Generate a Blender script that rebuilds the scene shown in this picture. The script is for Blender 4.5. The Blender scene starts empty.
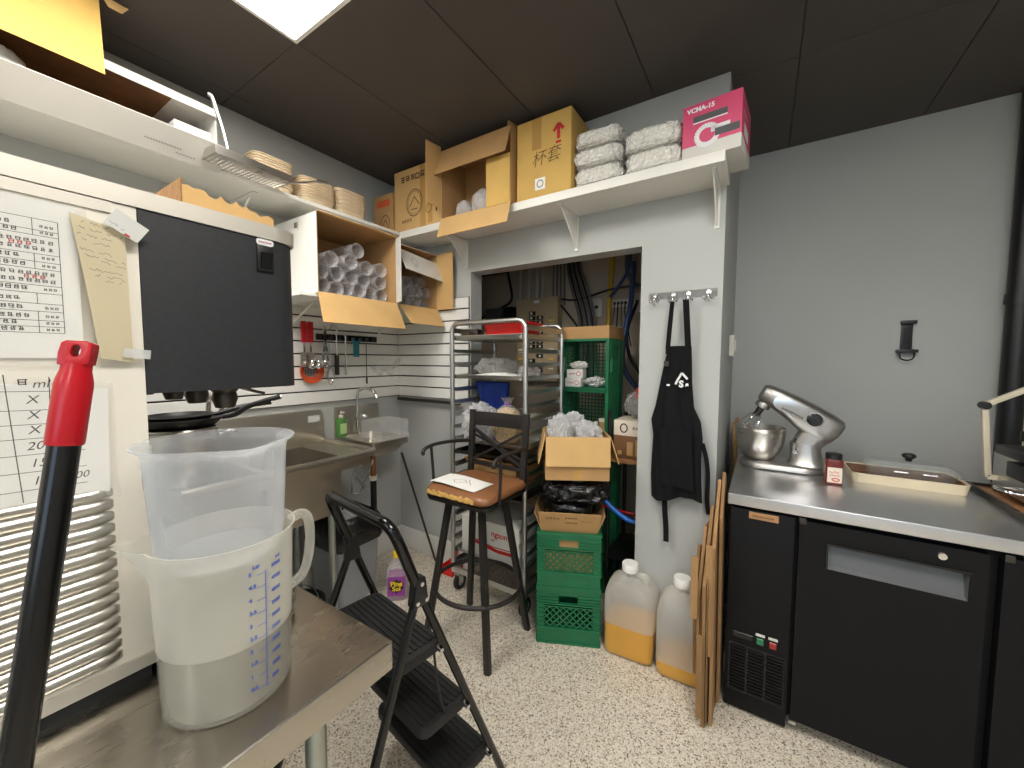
import bpy, bmesh, math, random
from mathutils import Vector, Matrix, Euler, noise
PI = math.pi
R = math.radians
scene = bpy.context.scene
COL = scene.collection

# ------------------------------------------------------------------ camera
cam_data = bpy.data.cameras.new('camera')
cam_data.sensor_fit = 'HORIZONTAL'
cam_data.sensor_width = 36.0
cam_data.lens = 388.0 / 1024.0 * 36.0
cam_data.clip_start = 0.02
cam = bpy.data.objects.new('camera', cam_data)
COL.objects.link(cam)
yaw, pitch, roll = R(32.8), R(3.6), R(0.2)
fwd = Vector((-math.sin(yaw) * math.cos(pitch), math.cos(yaw) * math.cos(pitch), -math.sin(pitch)))
rgt = Vector((math.cos(yaw), math.sin(yaw), 0))
upv = rgt.cross(fwd)
r2 = math.cos(roll) * rgt + math.sin(roll) * upv
u2 = -math.sin(roll) * rgt + math.cos(roll) * upv
mw = Matrix((r2, u2, -fwd)).transposed().to_4x4()
mw.translation = Vector((0, 0, 1.5))
cam.matrix_world = mw
scene.camera = cam

# ------------------------------------------------------------------ world and exposure
world = bpy.data.worlds.new('world')
scene.world = world
world.use_nodes = True
world.node_tree.nodes['Background'].inputs[0].default_value = (0.62, 0.80, 1.0, 1)
world.node_tree.nodes['Background'].inputs[1].default_value = 1.3
scene.view_settings.view_transform = 'Standard'
scene.view_settings.look = 'None'
scene.view_settings.gamma = 1.0
scene.view_settings.use_curve_mapping = False
scene.view_settings.exposure = 1.18
scene.cycles.use_denoising = True
scene.cycles.max_bounces = 10
scene.cycles.transparent_max_bounces = 24
scene.cycles.sample_clamp_indirect = 6.0
LAMP = 9.5          # emission of the ceiling panels
LAMP_COLOR = (1.0, 0.96, 0.90)

# ------------------------------------------------------------------ materials
def lin(c):
    def f(x):
        x /= 255.0
        return x / 12.92 if x <= 0.04045 else ((x + 0.055) / 1.055) ** 2.4
    return (f(c[0]), f(c[1]), f(c[2]), 1)
MATS = {}
def base_mat(name):
    m = bpy.data.materials.new(name)
    m.use_nodes = True
    nt = m.node_tree
    b = nt.nodes['Principled BSDF']
    MATS[name] = m
    return m, nt, b
def setin(b, key, val):
    if key in b.inputs: b.inputs[key].default_value = val
def mat(name, col, rough=0.5, metal=0.0, var=0.06, vscale=6.0, bump=0.0, bscale=60.0, stretch=(1, 1, 1), spec=0.5, coat=0.0, sheen=0.0):
    m, nt, b = base_mat(name)
    c = lin(col)
    setin(b, 'Roughness', rough); setin(b, 'Metallic', metal); setin(b, 'Specular IOR Level', spec)
    setin(b, 'Coat Weight', coat); setin(b, 'Sheen Weight', sheen)
    tc = nt.nodes.new('ShaderNodeTexCoord')
    mp = nt.nodes.new('ShaderNodeMapping'); mp.inputs['Scale'].default_value = stretch
    nt.links.new(tc.outputs['Object'], mp.inputs['Vector'])
    n = nt.nodes.new('ShaderNodeTexNoise'); n.inputs['Scale'].default_value = vscale; n.inputs['Detail'].default_value = 6
    nt.links.new(mp.outputs['Vector'], n.inputs['Vector'])
    cr = nt.nodes.new('ShaderNodeValToRGB')
    cr.color_ramp.elements[0].position = 0.3; cr.color_ramp.elements[1].position = 0.7
    cr.color_ramp.elements[0].color = tuple(x * (1 - var) for x in c[:3]) + (1,)
    cr.color_ramp.elements[1].color = tuple(min(1, x * (1 + var)) for x in c[:3]) + (1,)
    nt.links.new(n.outputs['Fac'], cr.inputs['Fac'])
    nt.links.new(cr.outputs['Color'], b.inputs['Base Color'])
    if bump > 0:
        n2 = nt.nodes.new('ShaderNodeTexNoise'); n2.inputs['Scale'].default_value = bscale; n2.inputs['Detail'].default_value = 4
        nt.links.new(mp.outputs['Vector'], n2.inputs['Vector'])
        bp = nt.nodes.new('ShaderNodeBump'); bp.inputs['Strength'].default_value = bump; bp.inputs['Distance'].default_value = 0.01
        nt.links.new(n2.outputs['Fac'], bp.inputs['Height'])
        nt.links.new(bp.outputs['Normal'], b.inputs['Normal'])
    return m
def steel(name, col, rough=0.28, stretch=(1, 1, 60), amt=0.05, smudge=0.05):
    m, nt, b = base_mat(name)
    setin(b, 'Metallic', 1.0)
    tc = nt.nodes.new('ShaderNodeTexCoord')
    mp = nt.nodes.new('ShaderNodeMapping'); mp.inputs['Scale'].default_value = stretch
    nt.links.new(tc.outputs['Object'], mp.inputs['Vector'])
    n = nt.nodes.new('ShaderNodeTexNoise'); n.inputs['Scale'].default_value = 8; n.inputs['Detail'].default_value = 8
    nt.links.new(mp.outputs['Vector'], n.inputs['Vector'])
    n3 = nt.nodes.new('ShaderNodeTexNoise'); n3.inputs['Scale'].default_value = 7; n3.inputs['Detail'].default_value = 5
    nt.links.new(tc.outputs['Object'], n3.inputs['Vector'])
    ad = nt.nodes.new('ShaderNodeMix'); ad.inputs[0].default_value = 0.5
    nt.links.new(n.outputs['Fac'], ad.inputs[2]); nt.links.new(n3.outputs['Fac'], ad.inputs[3])
    mr = nt.nodes.new('ShaderNodeMapRange')
    mr.inputs['From Min'].default_value = 0.3; mr.inputs['From Max'].default_value = 0.7
    mr.inputs['To Min'].default_value = max(0.03, rough - smudge); mr.inputs['To Max'].default_value = rough + smudge
    nt.links.new(ad.outputs[0], mr.inputs['Value'])
    nt.links.new(mr.outputs[0], b.inputs['Roughness'])
    c = lin(col)
    cr = nt.nodes.new('ShaderNodeValToRGB')
    cr.color_ramp.elements[0].position = 0.3; cr.color_ramp.elements[1].position = 0.7
    cr.color_ramp.elements[0].color = tuple(x * (1 - amt) for x in c[:3]) + (1,)
    cr.color_ramp.elements[1].color = tuple(min(1, x * (1 + amt)) for x in c[:3]) + (1,)
    nt.links.new(ad.outputs[0], cr.inputs['Fac'])
    nt.links.new(cr.outputs['Color'], b.inputs['Base Color'])
    bp = nt.nodes.new('ShaderNodeBump'); bp.inputs['Strength'].default_value = 0.003; bp.inputs['Distance'].default_value = 0.001
    nt.links.new(n.outputs['Fac'], bp.inputs['Height']); nt.links.new(bp.outputs['Normal'], b.inputs['Normal'])
    return m
def clear(name, col, alpha=0.3, rough=0.15, bump=0.0, bscale=40.0, translucent=0.0, spec=0.5, edge=0.5):
    """Thin clear or milky plastic: part of the light passes straight through, the rest is scattered or reflected."""
    m, nt, b = base_mat(name)
    b.inputs['Base Color'].default_value = lin(col)
    setin(b, 'Roughness', rough); setin(b, 'Specular IOR Level', spec)
    out = nt.nodes['Material Output']
    tr = nt.nodes.new('ShaderNodeBsdfTransparent')
    surf = b.outputs[0]
    if translucent > 0:
        tl = nt.nodes.new('ShaderNodeBsdfTranslucent'); tl.inputs['Color'].default_value = lin(col)
        mx0 = nt.nodes.new('ShaderNodeMixShader'); mx0.inputs[0].default_value = translucent
        nt.links.new(surf, mx0.inputs[1]); nt.links.new(tl.outputs[0], mx0.inputs[2])
        surf = mx0.outputs[0]
    lw = nt.nodes.new('ShaderNodeLayerWeight'); lw.inputs['Blend'].default_value = 0.25
    mr = nt.nodes.new('ShaderNodeMapRange'); mr.inputs['To Min'].default_value = alpha; mr.inputs['To Max'].default_value = min(1, alpha + edge)
    nt.links.new(lw.outputs['Facing'], mr.inputs['Value'])
    mx = nt.nodes.new('ShaderNodeMixShader')
    nt.links.new(mr.outputs[0], mx.inputs[0]); nt.links.new(tr.outputs[0], mx.inputs[1]); nt.links.new(surf, mx.inputs[2])
    nt.links.new(mx.outputs[0], out.inputs['Surface'])
    if bump > 0:
        tc = nt.nodes.new('ShaderNodeTexCoord')
        n2 = nt.nodes.new('ShaderNodeTexNoise'); n2.inputs['Scale'].default_value = bscale; n2.inputs['Detail'].default_value = 3
        nt.links.new(tc.outputs['Object'], n2.inputs['Vector'])
        bp = nt.nodes.new('ShaderNodeBump'); bp.inputs['Strength'].default_value = bump; bp.inputs['Distance'].default_value = 0.02
        nt.links.new(n2.outputs['Fac'], bp.inputs['Height']); nt.links.new(bp.outputs['Normal'], b.inputs['Normal'])
        nt.links.new(bp.outputs['Normal'], lw.inputs['Normal'])
    return m
def glow(name, col, strength):
    m, nt, b = base_mat(name)
    b.inputs['Base Color'].default_value = (0.8, 0.8, 0.8, 1)
    b.inputs['Emission Color'].default_value = (*col, 1)
    b.inputs['Emission Strength'].default_value = strength
    return m
def terrazzo(name):
    m, nt, b = base_mat(name)
    tc = nt.nodes.new('ShaderNodeTexCoord')
    def vor(scale, seed):
        mp = nt.nodes.new('ShaderNodeMapping'); mp.inputs['Location'].default_value = (seed, seed * 0.7, 0)
        nt.links.new(tc.outputs['Object'], mp.inputs['Vector'])
        nz = nt.nodes.new('ShaderNodeTexNoise'); nz.inputs['Scale'].default_value = scale * 1.2
        nt.links.new(mp.outputs['Vector'], nz.inputs['Vector'])
        mxv = nt.nodes.new('ShaderNodeMix'); mxv.data_type = 'VECTOR'; mxv.inputs[0].default_value = 0.012
        nt.links.new(mp.outputs['Vector'], mxv.inputs[4]); nt.links.new(nz.outputs['Color'], mxv.inputs[5])
        v = nt.nodes.new('ShaderNodeTexVoronoi'); v.inputs['Scale'].default_value = scale
        nt.links.new(mxv.outputs[1], v.inputs['Vector'])
        sp = nt.nodes.new('ShaderNodeSeparateColor'); nt.links.new(v.outputs['Color'], sp.inputs[0])
        return sp.outputs[0]
    cr = nt.nodes.new('ShaderNodeValToRGB'); cr.color_ramp.interpolation = 'CONSTANT'
    el = cr.color_ramp.elements
    stops = [(0.0, (212, 203, 186)), (0.36, (224, 216, 202)), (0.58, (190, 176, 152)), (0.73, (160, 142, 116)), (0.82, (226, 220, 208)), (0.925, (112, 100, 86)), (0.968, (52, 48, 44))]
    el[0].position = 0; el[0].color = lin(stops[0][1])
    el[1].position = stops[1][0]; el[1].color = lin(stops[1][1])
    for p, c in stops[2:]:
        e = el.new(p); e.color = lin(c)
    nt.links.new(vor(250, 0.0), cr.inputs['Fac'])
    cr2 = nt.nodes.new('ShaderNodeValToRGB'); cr2.color_ramp.interpolation = 'CONSTANT'
    cr2.color_ramp.elements[0].position = 0; cr2.color_ramp.elements[0].color = (0, 0, 0, 1)
    cr2.color_ramp.elements[1].position = 0.95; cr2.color_ramp.elements[1].color = (1, 1, 1, 1)
    nt.links.new(vor(190, 3.3), cr2.inputs['Fac'])
    mx = nt.nodes.new('ShaderNodeMix'); mx.data_type = 'RGBA'
    nt.links.new(cr2.outputs['Color'], mx.inputs[0]); nt.links.new(cr.outputs['Color'], mx.inputs[6])
    mx.inputs[7].default_value = lin((92, 80, 66))
    nt.links.new(mx.outputs[2], b.inputs['Base Color'])
    setin(b, 'Roughness', 0.38); setin(b, 'Specular IOR Level', 0.4)
    return m
def corrugated(name, col):
    m, nt, b = base_mat(name)
    tc = nt.nodes.new('ShaderNodeTexCoord')
    w = nt.nodes.new('ShaderNodeTexWave'); w.bands_direction = 'Z'; w.inputs['Scale'].default_value = 38; w.inputs['Distortion'].default_value = 0.4
    nt.links.new(tc.outputs['Object'], w.inputs['Vector'])
    cr = nt.nodes.new('ShaderNodeValToRGB'); c = lin(col)
    cr.color_ramp.elements[0].color = tuple(x * 0.86 for x in c[:3]) + (1,); cr.color_ramp.elements[1].color = c
    nt.links.new(w.outputs['Fac'], cr.inputs['Fac']); nt.links.new(cr.outputs['Color'], b.inputs['Base Color'])
    bp = nt.nodes.new('ShaderNodeBump'); bp.inputs['Strength'].default_value = 0.3; bp.inputs['Distance'].default_value = 0.004
    nt.links.new(w.outputs['Fac'], bp.inputs['Height']); nt.links.new(bp.outputs['Normal'], b.inputs['Normal'])
    setin(b, 'Roughness', 0.8)
    return m

mat('wall_paint', (176, 178, 175), 0.6, var=0.03, vscale=1.5, bump=0.05, bscale=180)
mat('niche_wall', (184, 170, 150), 0.85, var=0.12, vscale=2.0, bump=0.1, bscale=40)
mat('ceiling_black', (78, 73, 69), 0.8, var=0.08, vscale=2, bump=0.15, bscale=300)
mat('ceiling_gap', (70, 66, 62), 0.9)
terrazzo('flake_floor')
mat('white_trim', (222, 221, 216), 0.45, var=0.03)
mat('slat_white', (226, 225, 220), 0.35, var=0.03)
mat('groove', (46, 34, 30), 0.6)
mat('white_paint', (226, 224, 216), 0.42, var=0.04, vscale=3, bump=0.04, bscale=150)
mat('panel_white', (232, 226, 212), 0.45, var=0.06, vscale=5, bump=0.05, bscale=90)
mat('black_panel', (40, 41, 44), 0.5, var=0.12, vscale=90, bump=0.12, bscale=260)
mat('black_satin', (20, 20, 21), 0.38, var=0.1)
mat('black_gloss', (13, 13, 14), 0.2, var=0.1)
mat('black_rubber', (24, 24, 25), 0.62, var=0.15, bump=0.1)
mat('cooler_black', (15, 15, 17), 0.55, var=0.1, vscale=60, bump=0.08, bscale=320, spec=0.22)
mat('dark_grey', (84, 86, 88), 0.45, var=0.06)
mat('stool_metal', (46, 43, 41), 0.42, metal=0.3, var=0.12)
steel('brushed_steel', (206, 202, 194), 0.30)
steel('table_steel', (188, 182, 172), 0.27, stretch=(6, 1, 6), amt=0.025, smudge=0.02)
steel('counter_steel', (216, 216, 218), 0.33, stretch=(1, 14, 14), amt=0.03, smudge=0.04)
steel('sink_steel', (196, 190, 178), 0.36, stretch=(1, 1, 20))
steel('aluminium', (206, 206, 204), 0.36, stretch=(40, 40, 1), amt=0.06)
steel('galvanised', (182, 188, 182), 0.45, stretch=(1, 1, 3), amt=0.08)
steel('chrome', (226, 226, 228), 0.08, amt=0.03, smudge=0.04)
steel('mixer_grey', (186, 184, 180), 0.40, stretch=(1, 1, 1), amt=0.025, smudge=0.02)
steel('dark_steel', (88, 84, 80), 0.35, amt=0.1)
steel('copper', (176, 118, 74), 0.35, amt=0.1)
mat('satin_steel', (214, 208, 196), 0.42, metal=0.65, var=0.05, vscale=3)
mat('kraft', (203, 165, 108), 0.8, var=0.05, vscale=9, bump=0.08, bscale=120)
mat('kraft_yellow', (206, 168, 92), 0.78, var=0.05, vscale=9, bump=0.08, bscale=120)
mat('kraft_dark', (176, 138, 90), 0.85, var=0.07, vscale=9, bump=0.08, bscale=120)
mat('kraft_old', (158, 122, 80), 0.85, var=0.12, vscale=9, bump=0.1, bscale=100)
mat('kraft_old_dark', (136, 103, 66), 0.85, var=0.12, vscale=9, bump=0.1, bscale=100)
mat('kraft_edge', (150, 112, 72), 0.9, var=0.2, vscale=120)
corrugated('kraft_ribbed', (206, 166, 88))
mat('box_white', (226, 224, 217), 0.6, var=0.03)
mat('box_grey', (206, 203, 196), 0.62, var=0.04)
mat('tape', (186, 146, 84), 0.25, var=0.1)
mat('ink', (32, 30, 30), 0.7)
mat('ink_brown', (72, 52, 36), 0.8)
mat('ink_grey', (120, 116, 108), 0.8)
mat('ink_red', (196, 40, 34), 0.7)
mat('ink_blue', (40, 78, 176), 0.6)
mat('paper', (236, 235, 230), 0.75, var=0.03, bump=0.05, bscale=30)
mat('paper_beige', (206, 193, 160), 0.78, var=0.05, bump=0.05, bscale=30)
mat('paper_grey', (206, 206, 200), 0.6, var=0.03)
clear('sleeve_film', (236, 234, 226), 0.10, 0.10, edge=0.2)
clear('frost_tape', (226, 226, 222), 0.5, 0.3)
mat('red_plastic', (176, 14, 28), 0.28, var=0.05)
mat('red_bin', (214, 34, 28), 0.35, var=0.05)
mat('orange_plastic', (204, 84, 42), 0.4, var=0.06)
mat('teal_plastic', (26, 116, 132), 0.35)
clear('pitcher_plastic', (238, 236, 226), 0.28, 0.22, translucent=0.45)
clear('pitcher_wet', (206, 203, 192), 0.16, 0.2, translucent=0.3, edge=0.35)
clear('pitcher_upper', (230, 234, 238), 0.15, 0.16, translucent=0.45, edge=0.55)
clear('pitcher_liquid', (168, 165, 152), 0.95, 0.1, translucent=0.2, edge=0.05)
clear('jug_plastic', (240, 239, 233), 0.42, 0.22, translucent=0.4, edge=0.45)
clear('jug_wet', (236, 226, 190), 0.07, 0.15, edge=0.25)
mat('oil', (204, 146, 6), 0.3, var=0.04)
mat('jug_cap', (232, 231, 226), 0.4)
clear('cup_film', (206, 204, 206), 0.22, 0.08, bump=0.6, bscale=45)
clear('bag_film', (232, 232, 232), 0.55, 0.16, bump=0.9, bscale=35, translucent=0.25)
clear('bag_clear', (220, 218, 216), 0.16, 0.12, bump=0.9, bscale=35)
clear('acrylic', (226, 226, 226), 0.07, 0.06, edge=0.25)
clear('glass', (200, 206, 204), 0.05, 0.03, edge=0.22)
mat('bag_black', (14, 14, 15), 0.22, bump=0.6, bscale=28)
mat('bag_blue', (28, 62, 160), 0.42, bump=0.3, bscale=30)
mat('white_lids', (236, 232, 222), 0.45, var=0.22, vscale=75, bump=1.0, bscale=75)
mat('pasta', (206, 176, 132), 0.6, var=0.3, vscale=90, bump=0.6, bscale=90)
mat('purple', (116, 52, 150), 0.4)
mat('crate_green', (22, 104, 66), 0.42, var=0.1, vscale=8)
mat('cushion', (132, 88, 56), 0.36, var=0.12, vscale=8, bump=0.06, bscale=40)
mat('foam', (214, 172, 96), 0.8, var=0.25, vscale=45, bump=0.3)
mat('apron_cloth', (19, 20, 22), 0.9, var=0.15, vscale=70, bump=0.2, bscale=300, spec=0.2)
mat('print_white', (228, 228, 228), 0.6)
mat('pink_box', (206, 74, 112), 0.5, var=0.04)
mat('pulp', (212, 192, 160), 0.85, var=0.06, vscale=20, bump=0.1, bscale=200)
mat('panel_beige', (178, 158, 124), 0.55, var=0.06)
mat('conduit', (196, 190, 178), 0.5)
mat('cable_grey', (106, 104, 102), 0.5, var=0.1)
mat('cable_black', (26, 26, 27), 0.5)
mat('cable_blue', (36, 64, 108), 0.5)
mat('hose_blue', (28, 104, 196), 0.35)
mat('pipe_yellow', (198, 160, 42), 0.45)
mat('outlet_white', (210, 204, 192), 0.4)
mat('bin_grey', (138, 141, 143), 0.5, var=0.05)
mat('soap_green', (84, 140, 66), 0.2)
mat('soap_label', (176, 206, 140), 0.4)
clear('bottle_clear', (220, 220, 220), 0.25, 0.08)
mat('cleaner_purple', (156, 60, 140), 0.15)
mat('cleaner_label', (146, 60, 150), 0.4)
mat('label_yellow', (238, 206, 40), 0.4)
mat('cap_yellow', (236, 196, 26), 0.35)
mat('chili', (104, 30, 22), 0.4, var=0.4, vscale=120)
mat('label_pale', (226, 214, 196), 0.5)
mat('tray_cream', (222, 208, 178), 0.5, var=0.06)
mat('tray_brown', (112, 78, 48), 0.5, var=0.25, vscale=14)
mat('wood_board', (152, 108, 68), 0.5, var=0.2, vscale=4, stretch=(2, 14, 2))
mat('cream_paint', (206, 196, 172), 0.4)
mat('badge_gold', (184, 140, 100), 0.35, metal=0.5)
mat('led_green', (40, 120, 84), 0.3)
mat('led_red', (150, 44, 44), 0.3)
glow('lamp_diffuser', LAMP_COLOR, LAMP)

# ------------------------------------------------------------------ mesh helpers
I4 = Matrix.Identity(4)
FACE_X = Matrix(((0, 0, 1), (1, 0, 0), (0, 1, 0))).to_4x4()        # reads from +X: text x -> +Y, text y -> +Z
FACE_MY = Matrix(((1, 0, 0), (0, 0, -1), (0, 1, 0))).to_4x4()      # reads from -Y: text x -> +X, text y -> +Z
def T(x, y, z): return Matrix.Translation((x, y, z))
def RX(a): return Matrix.Rotation(a, 4, 'X')
def RY(a): return Matrix.Rotation(a, 4, 'Y')
def RZ(a): return Matrix.Rotation(a, 4, 'Z')
class MB:
    def __init__(s): s.v = []; s.f = []
    def add(s, vs, fs, m=None):
        o = len(s.v)
        s.v += [(m @ Vector(p)) if m is not None else Vector(p) for p in vs]
        s.f += [tuple(i + o for i in q) for q in fs]
        return s
    def box(s, x0, x1, y0, y1, z0, z1, m=None):
        vs = [(x0, y0, z0), (x1, y0, z0), (x1, y1, z0), (x0, y1, z0), (x0, y0, z1), (x1, y0, z1), (x1, y1, z1), (x0, y1, z1)]
        return s.add(vs, [(0, 3, 2, 1), (4, 5, 6, 7), (0, 1, 5, 4), (1, 2, 6, 5), (2, 3, 7, 6), (3, 0, 4, 7)], m)
    def cbox(s, c, d, m=None):
        return s.box(c[0] - d[0] / 2, c[0] + d[0] / 2, c[1] - d[1] / 2, c[1] + d[1] / 2, c[2] - d[2] / 2, c[2] + d[2] / 2, m)
    def bar(s, a, b, w, h, up=(0, 0, 1)):
        a, b = Vector(a), Vector(b); d = (b - a).normalized(); u = Vector(up)
        if abs(d.dot(u)) > 0.98: u = Vector((0, 1, 0))
        x = d.cross(u).normalized(); y = x.cross(d)
        vs = [p + x * sx * w / 2 + y * sy * h / 2 for p in (a, b) for sx, sy in ((-1, -1), (1, -1), (1, 1), (-1, 1))]
        return s.add(vs, [(3, 2, 1, 0), (4, 5, 6, 7), (0, 1, 5, 4), (1, 2, 6, 5), (2, 3, 7, 6), (3, 0, 4, 7)])
    def tube(s, pts, r, n=10, closed=False, cap=True):
        pts = [Vector(p) for p in pts]; k = len(pts)
        rs = r if isinstance(r, (list, tuple)) else [r] * k
        t0 = None; rings = []; ux = None
        for i, p in enumerate(pts):
            if closed: d = (pts[(i + 1) % k] - pts[i - 1])
            elif i == 0: d = pts[1] - p
            elif i == k - 1: d = p - pts[-2]
            else: d = (pts[i + 1] - p).normalized() + (p - pts[i - 1]).normalized()
            d.normalize()
            if ux is None:
                a = Vector((0, 0, 1)) if abs(d.z) < 0.9 else Vector((1, 0, 0))
                ux = d.cross(a).normalized()
            else:
                ux = (ux - d * ux.dot(d)).normalized()
            uy = d.cross(ux)
            rings.append([p + (ux * math.cos(2 * PI * j / n) + uy * math.sin(2 * PI * j / n)) * rs[i] for j in range(n)])
        vs = [q for ring in rings for q in ring]; fs = []
        for i in range(k if closed else k - 1):
            a, b = i * n, ((i + 1) % k) * n
            for j in range(n): fs.append((a + j, a + (j + 1) % n, b + (j + 1) % n, b + j))
        if cap and not closed:
            fs.append(tuple(reversed(range(n)))); fs.append(tuple((k - 1) * n + j for j in range(n)))
        return s.add(vs, fs)
    def cyl(s, a, b, r, r2=None, n=16): return s.tube([a, b], [r, r if r2 is None else r2], n)
    def lathe(s, prof, n=24, m=None, caps=(True, True)):
        vs = [(r * math.cos(2 * PI * j / n), r * math.sin(2 * PI * j / n), z) for r, z in prof for j in range(n)]; fs = []
        for i in range(len(prof) - 1):
            for j in range(n): fs.append((i * n + j, i * n + (j + 1) % n, (i + 1) * n + (j + 1) % n, (i + 1) * n + j))
        if caps[0]: fs.append(tuple(reversed(range(n))))
        if caps[1]: fs.append(tuple((len(prof) - 1) * n + j for j in range(n)))
        return s.add(vs, fs, m)
    def prism(s, poly, h0, h1, m=None):
        k = len(poly)
        vs = [(x, y, h0) for x, y in poly] + [(x, y, h1) for x, y in poly]
        fs = [tuple(reversed(range(k))), tuple(range(k, 2 * k))] + [(i, (i + 1) % k, k + (i + 1) % k, k + i) for i in range(k)]
        return s.add(vs, fs, m)
    def loft(s, sections, m=None, caps=(True, True)):
        n = len(sections[0]); vs = [p for sec in sections for p in sec]; fs = []
        for i in range(len(sections) - 1):
            for j in range(n): fs.append((i * n + j, i * n + (j + 1) % n, (i + 1) * n + (j + 1) % n, (i + 1) * n + j))
        if caps[0]: fs.append(tuple(reversed(range(n))))
        if caps[1]: fs.append(tuple((len(sections) - 1) * n + j for j in range(n)))
        return s.add(vs, fs, m)
    def sheet(s, fn, nu, nv, thick, m=None):
        """a thin solid sheet: fn(u, v) gives a point; thickness along its normal"""
        P = [[Vector(fn(i / nu, j / nv)) for j in range(nv + 1)] for i in range(nu + 1)]
        top = []; bot = []
        for i in range(nu + 1):
            for j in range(nv + 1):
                du = P[min(i + 1, nu)][j] - P[max(i - 1, 0)][j]; dv = P[i][min(j + 1, nv)] - P[i][max(j - 1, 0)]
                nn = du.cross(dv); nn = nn.normalized() if nn.length > 1e-9 else Vector((0, 0, 1))
                top.append(P[i][j] + nn * thick / 2); bot.append(P[i][j] - nn * thick / 2)
        w = nv + 1; N = len(top); fs = []
        for i in range(nu):
            for j in range(nv):
                a, b, c, d = i * w + j, (i + 1) * w + j, (i + 1) * w + j + 1, i * w + j + 1
                fs.append((a, b, c, d)); fs.append((N + d, N + c, N + b, N + a))
        for i in range(nu):
            fs.append((i * w, N + i * w, N + (i + 1) * w, (i + 1) * w)); j = nv
            fs.append((i * w + j, (i + 1) * w + j, N + (i + 1) * w + j, N + i * w + j))
        for j in range(nv):
            fs.append((j, j + 1, N + j + 1, N + j)); a = nu * w
            fs.append((a + j, N + a + j, N + a + j + 1, a + j + 1))
        return s.add(top + bot, fs, m)
    def mesh(s, name, bev=0, seg=2, smooth=None, fix=False):
        me = bpy.data.meshes.new(name)
        me.from_pydata([tuple(p) for p in s.v], [], s.f)
        if bev > 0 or fix:
            bm = bmesh.new(); bm.from_mesh(me)
            if bev > 0:
                ed = [e for e in bm.edges if len(e.link_faces) == 2 and e.calc_face_angle(0) > R(28)]
                bmesh.ops.bevel(bm, geom=ed, offset=bev, segments=seg, affect='EDGES', profile=0.6, clamp_overlap=True)
            bmesh.ops.recalc_face_normals(bm, faces=bm.faces)
            bm.to_mesh(me); bm.free()
        if smooth is not None:
            me.shade_smooth(); me.set_sharp_from_angle(angle=R(smooth))
        return me
    def build(s, name, material, parent=None, bev=0, seg=2, smooth=None, fix=False, m=None):
        if bev > 0 and smooth is None: smooth = 35
        me = s.mesh(name, bev, seg, smooth, fix)
        me.materials.append(MATS[material])
        return put(name, me, parent, m)
def put(name, me, parent=None, m=None):
    o = bpy.data.objects.new(name, me); COL.objects.link(o)
    if parent is not None: o.parent = parent
    if m is not None: o.matrix_local = m
    return o
def tag(o, label, cat, group=None):
    o['label'] = label; o['category'] = cat
    if group: o['group'] = group
    return o
def thing(name, label, cat, loc=(0, 0, 0), rz=0.0, group=None):
    o = bpy.data.objects.new(name, None); COL.objects.link(o)
    o.empty_display_size = 0.05; o.location = loc; o.rotation_euler = (0, 0, rz)
    return tag(o, label, cat, group)
def copy_tree(o, parent=None, loc=None, rot=None):
    c = o.copy(); COL.objects.link(c); c.parent = parent
    if loc is not None: c.location = loc
    if rot is not None: c.rotation_euler = rot
    for ch in [x for x in o.children]: copy_tree(ch, c)
    return c
def struct(o): o['kind'] = 'structure'; return o
def text_data(s, size, shear=0.0, bold=0.0, align='LEFT'):
    cu = bpy.data.curves.new('lettering', 'FONT'); cu.body = s; cu.size = size; cu.shear = shear; cu.offset = bold; cu.align_x = align
    cu.resolution_u = 3
    o = bpy.data.objects.new('lettering', cu); COL.objects.link(o)
    dg = bpy.context.evaluated_depsgraph_get()
    me = bpy.data.meshes.new_from_object(o.evaluated_get(dg))
    bpy.data.objects.remove(o); bpy.data.curves.remove(cu)
    return me
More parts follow.
